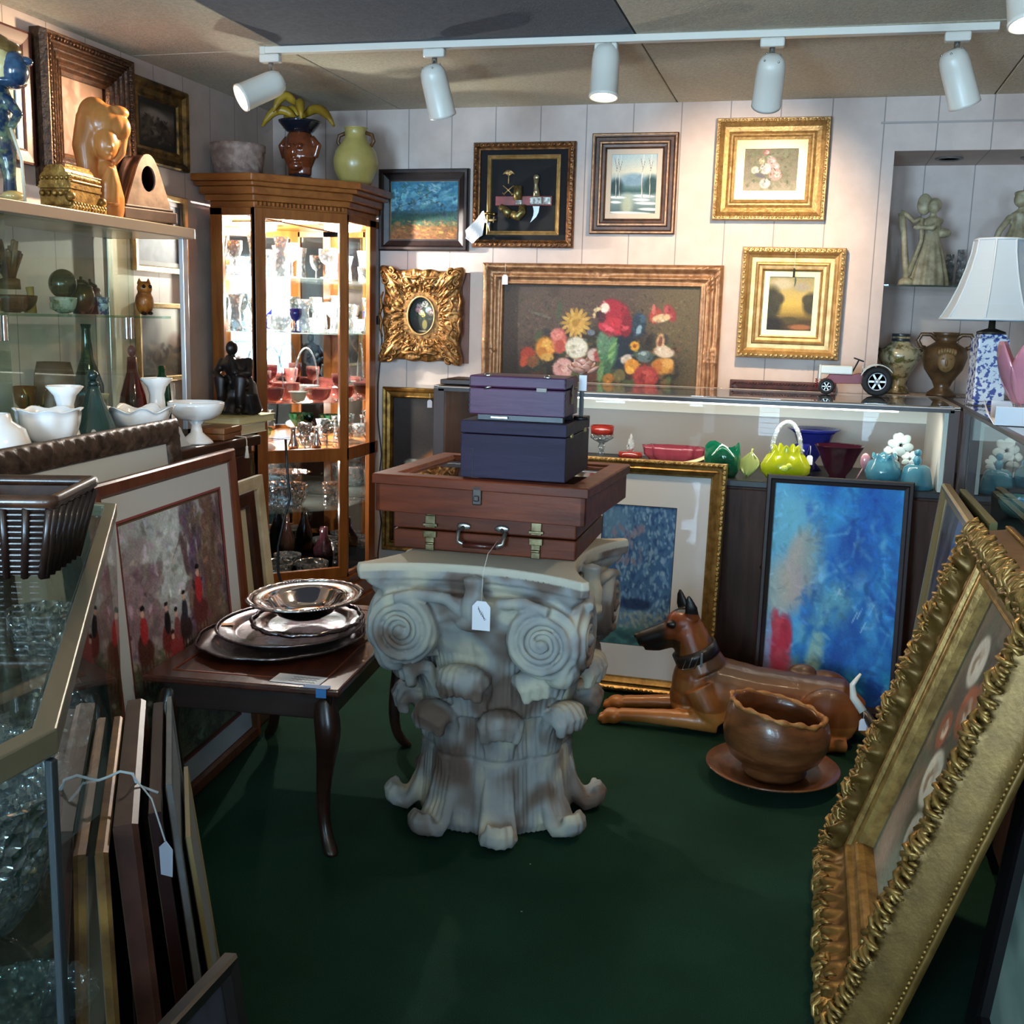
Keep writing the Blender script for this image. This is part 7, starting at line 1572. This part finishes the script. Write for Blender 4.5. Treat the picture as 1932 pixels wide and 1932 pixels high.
# thin frames leaning further back on the side counter
p = Paint(60, 70, [(0, '#a4a6ac'), (.12, '#8f929a'), (.14, '#6a6470'), (1, '#5c5560')], 52); p.dabs(100, .1, .75, .15, 1, ['#6f6470', '#7f6a6c', '#55505c', '#8a7a78'], .02, .05, al=.5)
picture('champagne_framed_print', 'print in a thin champagne gold frame leaning beside the blue abstract', (.362, 3.335, .004), -PI/2-.02, .80, .872, [(0, 0), (0, .02), (.006, .026), (.016, .024), (.022, .016), (.034, .018), (.04, .01), (.04, .001)], mat('champagne_gilt', '#b09c70', .36, .7), p, .04, tilt=-math.atan(.08/.87), glass=True, cat='framed print')
picture('olive_framed_print', 'second print in a narrow olive-gold frame tucked against the side counter glass', (.425, 3.28, .004), -PI/2, .62, .875, flatp(.03, .018), mat('olive_gilt', '#7f7a50', .4, .6), p, .03, tilt=-math.atan(.055/.87), cat='framed print')
p = Paint(50, 60, [(0, '#7d8a80'), (.4, '#8a9a8c'), (1, '#6f7f72')], 53); p.dabs(90, 0, .85, 0, 1, ['#93a294', '#7a8c80', '#a4ac9c', '#5f6c64'], .03, .06, al=.5)
picture('black_framed_painting', 'pale green painting in a wide black frame in the shadow behind the ornate frame', (.405, 1.60, .004), -PI/2, 1.05, .74, flatp(.075, .03), mat('ebony_frame', '#120f10', .35), p, .075, tilt=-math.atan(.08/.8))

# ================================================================ cornered glass case near the camera
OZ = .955
P0 = [(-.675, -.3), (-.675, .85), (-1.38, 1.955), (-1.85, 1.955), (-1.85, -.3)]
ocx, ocy = -1.3, .9
t = thing('cornered_glass_case', 'glass display case with a bronze metal edge and slanting corner, nearest the camera', 'display case', (ocx, ocy, 0))
PL = [(x-ocx, y-ocy) for x, y in P0]
bronze = mat('case_bronze', '#8f8771', .35, .75)
def inset(P, d):
    n = len(P); out = []
    for i in range(n):
        a, q_, c_ = V(P[i-1]), V(P[i]), V(P[(i+1) % n]); e1 = (q_-a).normalized(); e2 = (c_-q_).normalized()
        n1 = V((-e1.y, e1.x)); n2 = V((-e2.y, e2.x)); k = (n1+n2).normalized(); out.append(tuple(q_ + k*(d/max(.3, k.dot(n1)))))
    return out
IN = inset(PL, .023)
def ringp(A_, B2, z0, z1):
    n = len(A_); b = MB(); vs = [(x, y, z0) for x, y in A_]+[(x, y, z0) for x, y in B2]+[(x, y, z1) for x, y in A_]+[(x, y, z1) for x, y in B2]
    fs = []
    for i in range(n):
        j = (i+1) % n; fs += [(i, j, n+j, n+i), (2*n+i, 3*n+i, 3*n+j, 2*n+j), (i, 2*n+i, 2*n+j, j), (n+i, n+j, 3*n+j, 3*n+i)]
    return b.add(vs, fs)
obj('top_edge', ringp(PL, IN, OZ-.026, OZ), bronze, t, .002)
obj('top_glass', MB().prism(inset(PL, .026), OZ-.007, OZ-.002), pane('case_top_glass', (.9, .94, .91), 1, 1.22, 0, .04, '#8a9486'), t)
po = MB()
x, y = PL[1]; po.box(x-.009, x, y-.010, y, .06, OZ-.03)
obj('post', po, mat('steel_blue_post', '#43484c', .4, .7), t, .002)
def wallp(a, b_, z0, z1, th=.004):
    a, b_ = V((*a, 0)), V((*b_, 0)); d = (b_-a).normalized(); n_ = V((-d.y, d.x, 0))*th; a2, b2 = a+n_, b_+n_
    return MB().add([(q.x, q.y, z) for z in (z0, z1) for q in (a, b_, b2, a2)], [(0, 1, 2, 3), (4, 7, 6, 5), (0, 4, 5, 1), (1, 5, 6, 2), (2, 6, 7, 3), (3, 7, 4, 0)])
g2 = pane('case_side_glass', (.93, .96, .94), 1, 1.2)
J = inset(PL, .004)
obj('side_glass', wallp(J[0], J[1], .10, OZ-.03), g2, t); obj('side_glass', wallp(J[1], J[2], .10, OZ-.03), g2, t); obj('side_glass', wallp(J[2], J[3], .10, OZ-.03), g2, t)
obj('shelf', MB().prism(inset(PL, .05), .545, .552), pane('case_shelf', (.8, .88, .85), 1, 1.5, 0, .08, '#55655c'), t)
obj('plinth', MB().prism(PL, 0, .10), dkwood, t)
obj('back_panel', MB().box(-.55, -.54, -1.2, 1.05, .1, OZ-.03), mat('case_back', '#4a4c44', .6), t)
t2 = [('crystal_punch_bowl', 'large cut crystal punch bowl behind the glass case side at the picture edge', 'bowl', bowl_mb(.15, .21, 26, .06, .4, .06, .006), -1.02, 1.04),
      ('crystal_bowl', 'scalloped cut crystal bowl on the case shelf behind the punch bowl', 'bowl', bowl_mb(.10, .12, 16, .08, .5, .1, .005), -1.22, 1.345-.02),
      ('crystal_pitcher', 'cut crystal pitcher on the case shelf under the wicker basket', 'pitcher', vase_mb([(.001, 0), (.05, 0), (.06, .08), (.05, .16), (.06, .22)], 14, .08), -1.42, 1.20),
      ('crystal_decanter', 'tall crystal decanter on the case shelf near the slanting side', 'decanter', vase_mb([(.001, 0), (.05, 0), (.055, .1), (.02, .17), (.018, .22), (.03, .24)], 12, .06), -1.22, 1.56),
      ('crystal_vase', 'flared crystal vase in the far corner of the case shelf', 'vase', vase_mb([(.001, 0), (.035, 0), (.04, .1), (.065, .22)], 16, .07), -1.42, 1.76),
      ('crystal_bowl', 'low crystal bowl in the middle of the case shelf', 'bowl', bowl_mb(.09, .07, 18, .08, .5, .1), -1.42, 1.50),
      ('crystal_compote', 'footed crystal compote deep inside the case', 'compote', goblet_mb(.18, .07, 16), -1.58, 1.62),
      ('crystal_goblet', 'crystal goblet beside the footed compote in the case', 'goblet', goblet_mb(.17, .04, 10), -1.56, 1.38),
      ('crystal_basket', 'small faceted crystal dish beside the punch bowl in the case', 'dish', bowl_mb(.04, .05, 12, .1), -1.20, 1.17),
      ('amber_glass_dish', 'amber pressed glass dish in the case below the top glass edge', 'dish', bowl_mb(.05, .04, 12, .1), -1.33, 1.35)]
for nm, lb, ct, mb_, x, y in t2: one(nm, lb, ct, mb_, cglass('amber', '#b7762c') if 'amber' in nm else crystal, (x, y, .553))
for k, (x, y) in enumerate(((-.92, .98), (-1.05, 1.18), (-1.2, 1.4))):
    one('crystal_bowl', 'cut crystal bowl on the floor of the glass case, %s' % ['nearest the metal post', 'second from the metal post', 'furthest from the metal post'][k], 'bowl', bowl_mb(.10, .11, 20, .08, .5, .1), crystal, (x, y, .101))
# wicker basket
t = thing('wicker_basket', 'rectangular dark woven basket standing on the glass case', 'basket', (-1.185, 1.40, OZ+.001), .35)
wk = mat('dark_wicker', '#2a1812', .35, 0, '#1e100c', 40, coat=.3); wk2 = mat('wicker_rim', '#4c2c1a', .35, 0, '#2c1810', 30, coat=.4)
def bask(mb, z0, z1, r, m_=0):
    pass
b = MB(); hb, ht, zt = .076, .102, .118
def ringsq(s, z, n=24, wob=0, ph=0):
    P_ = []
    for k in range(4):
        for i in range(n):
            u = i/n*2-1; x, y = [(u, -1), (1, u), (-u, 1), (-1, -u)][k]; wv = 1+wob*math.sin(i*PI+ph)
            P_.append((x*s*wv, y*s*wv, z))
    return P_
for i in range(13):
    z = .008+i*.009; s = hb+(ht-hb)*z/zt; b.tube(ringsq(s, z, 20, .035, i*PI), .0048, 6, closed=True)
for k in range(4):
    R_ = Matrix.Rotation(k*PI/2, 4, 'Z')
    for i in range(7):
        u = -1+i/3; b.tube([(u*hb, -hb-.001, .0), (u*ht*.97, -ht, zt-.01)], .006, 6, M=R_, flat=1.5)
obj('weave', b, wk, t)
obj('floor', MB().box(-hb, hb, -hb, hb, .002, .008), wk, t)
obj('rim', MB().tube(ringsq(ht, zt, 20), .010, 8, closed=True), wk2, t)
obj('lining', MB().add([(x, y, z) for z, s in ((.01, hb-.006), (zt-.006, ht-.01)) for x, y in ((-s, -s), (s, -s), (s, s), (-s, s))], [(0, 1, 5, 4), (1, 2, 6, 5), (2, 3, 7, 6), (3, 0, 4, 7)]), mat('wicker_inside', '#4a2818', .6, 0, '#2c1710', 40), t)
one('pearl_pin', 'white pearl-topped pin at the picture edge in the basket', 'pin', MB().ell((0, 0, .03), (.012, .012, .01), 12).tube([(0, 0, 0), (0, 0, .03)], .005, 8), mat('pearl', '#d8d4cc', .25), (-1.26, 1.36, OZ+.085))
# ================================================================ frames stacked against the slanting case side
ph = math.atan2(.844, .536)  # facing direction normal (.844,.536)
rzs = math.radians(122.4); u_ = V((-.536, .844)); nn = V((.844, .536))
def stack(name, label, near, length, height, lean, prof, fm, paint, inset_, **k):
    c_ = V(near) + u_*(length/2) + nn*0
    return picture(name, label, (c_.x, c_.y, .004), rzs, length, height, prof, fm, paint, inset_, tilt=-math.atan(lean/height), **k)
pA = Paint(20, 20, [(0, '#4d5650'), (1, '#3c463f')], 61); pB = Paint(20, 20, [(0, '#8a8f92'), (1, '#74797c')], 62)
stack('walnut_framed_picture', 'walnut framed picture tied with string in the stack beside the glass case', (-.841, 1.244), .52, .65, .050, [(0, 0), (0, .024), (.004, .032), (.012, .030), (.018, .024), (.03, .022), (.036, .016), (.036, .001)], mat('walnut_red', '#4a2a20', .4, 0, '#35190f', 20), pA, .036, cat='picture')
stack('gilt_edged_picture', 'gold-edged brown picture tied behind the walnut frame', (-.856, 1.167), .52, .64, .016, [(0, 0), (0, .010), (.003, .016), (.02, .014), (.03, .001)], mat('ochre_gilt', '#8a6430', .4, .4, '#4a2c1c', 12), pA, .03, cat='picture')
stack('maroon_framed_picture', 'dark maroon framed picture just in front of the walnut one', (-.873, 1.391), .50, .60, .06, flatp(.04, .018), mat('maroon_frame', '#2c1414', .35), pB, .04, cat='picture')
stack('pale_grey_framed_picture', 'pale grey framed picture nearest the table leg', (-.905, 1.491), .43, .60, .062, flatp(.03, .009), mat('pale_grey_frame', '#7c7f82', .45, 0, '#63666d', 10), pB, .03, cat='picture')
stack('cream_edged_picture', 'short thin cream-edged picture in front of the pale grey one', (-.937, 1.587), .31, .46, .058, flatp(.03, .008), mat('cream_edge', '#94875f', .5), pB, .03, cat='picture')
p = Paint(40, 30, [(0, '#2a2c34'), (.5, '#34302f'), (1, '#26262c')], 63); p.blob(.5, .9, .1, .06, '#2f6f6a', 0, .5); p.dabs(30, 0, 1.3, 0, 1, ['#3a3c46', '#2c2628', '#44404a'], .05, .1, al=.5)
picture('small_dark_picture', 'small dark framed picture cut by the bottom picture edge', (-.685, 1.125, .004), PI/2, .30, .455, [(0, 0), (0, .018), (.004, .022), (.02, .018), (.03, .008), (.03, .001)], mat('black_brown', '#1c1716', .35), p, .03, tilt=-math.atan(.065/.455), cat='picture')
# string round the tied frames with its tag
t = thing('tie_string', 'white string looped around the tied frames with a folded tag', 'string', (-.974, 1.326, .664), rzs)
obj('loop', MB().tube([(0, -.075, -.03), (0, -.045, -.014), (0, -.040, .004), (0, -.022, .0095), (0, -.004, .002), (0, .010, -.002), (0, .03, -.004), (0, .036, -.014), (0, .05, -.03)], .0022, 8), mat('cotton_string', '#b4bcc4', .7), t)
obj('tail', MB().tube([(0, -.038, .004), (-.02, -.066, -.03), (-.06, -.084, -.08)], .0014, 6), mat('cotton_string', '#b4bcc4', .7), t)
obj('tag', MB().prism([(-.010, -.055), (.010, -.055), (.012, -.012), (0, 0), (-.012, -.012)], -.0006, .0006, Matrix.Translation((-.06, -.085, -.08)) @ Matrix.Rotation(.9, 4, 'Z') @ Matrix.Rotation(PI/2, 4, 'X')), mat('tag_bluish', '#bcc8dc', .7), t)
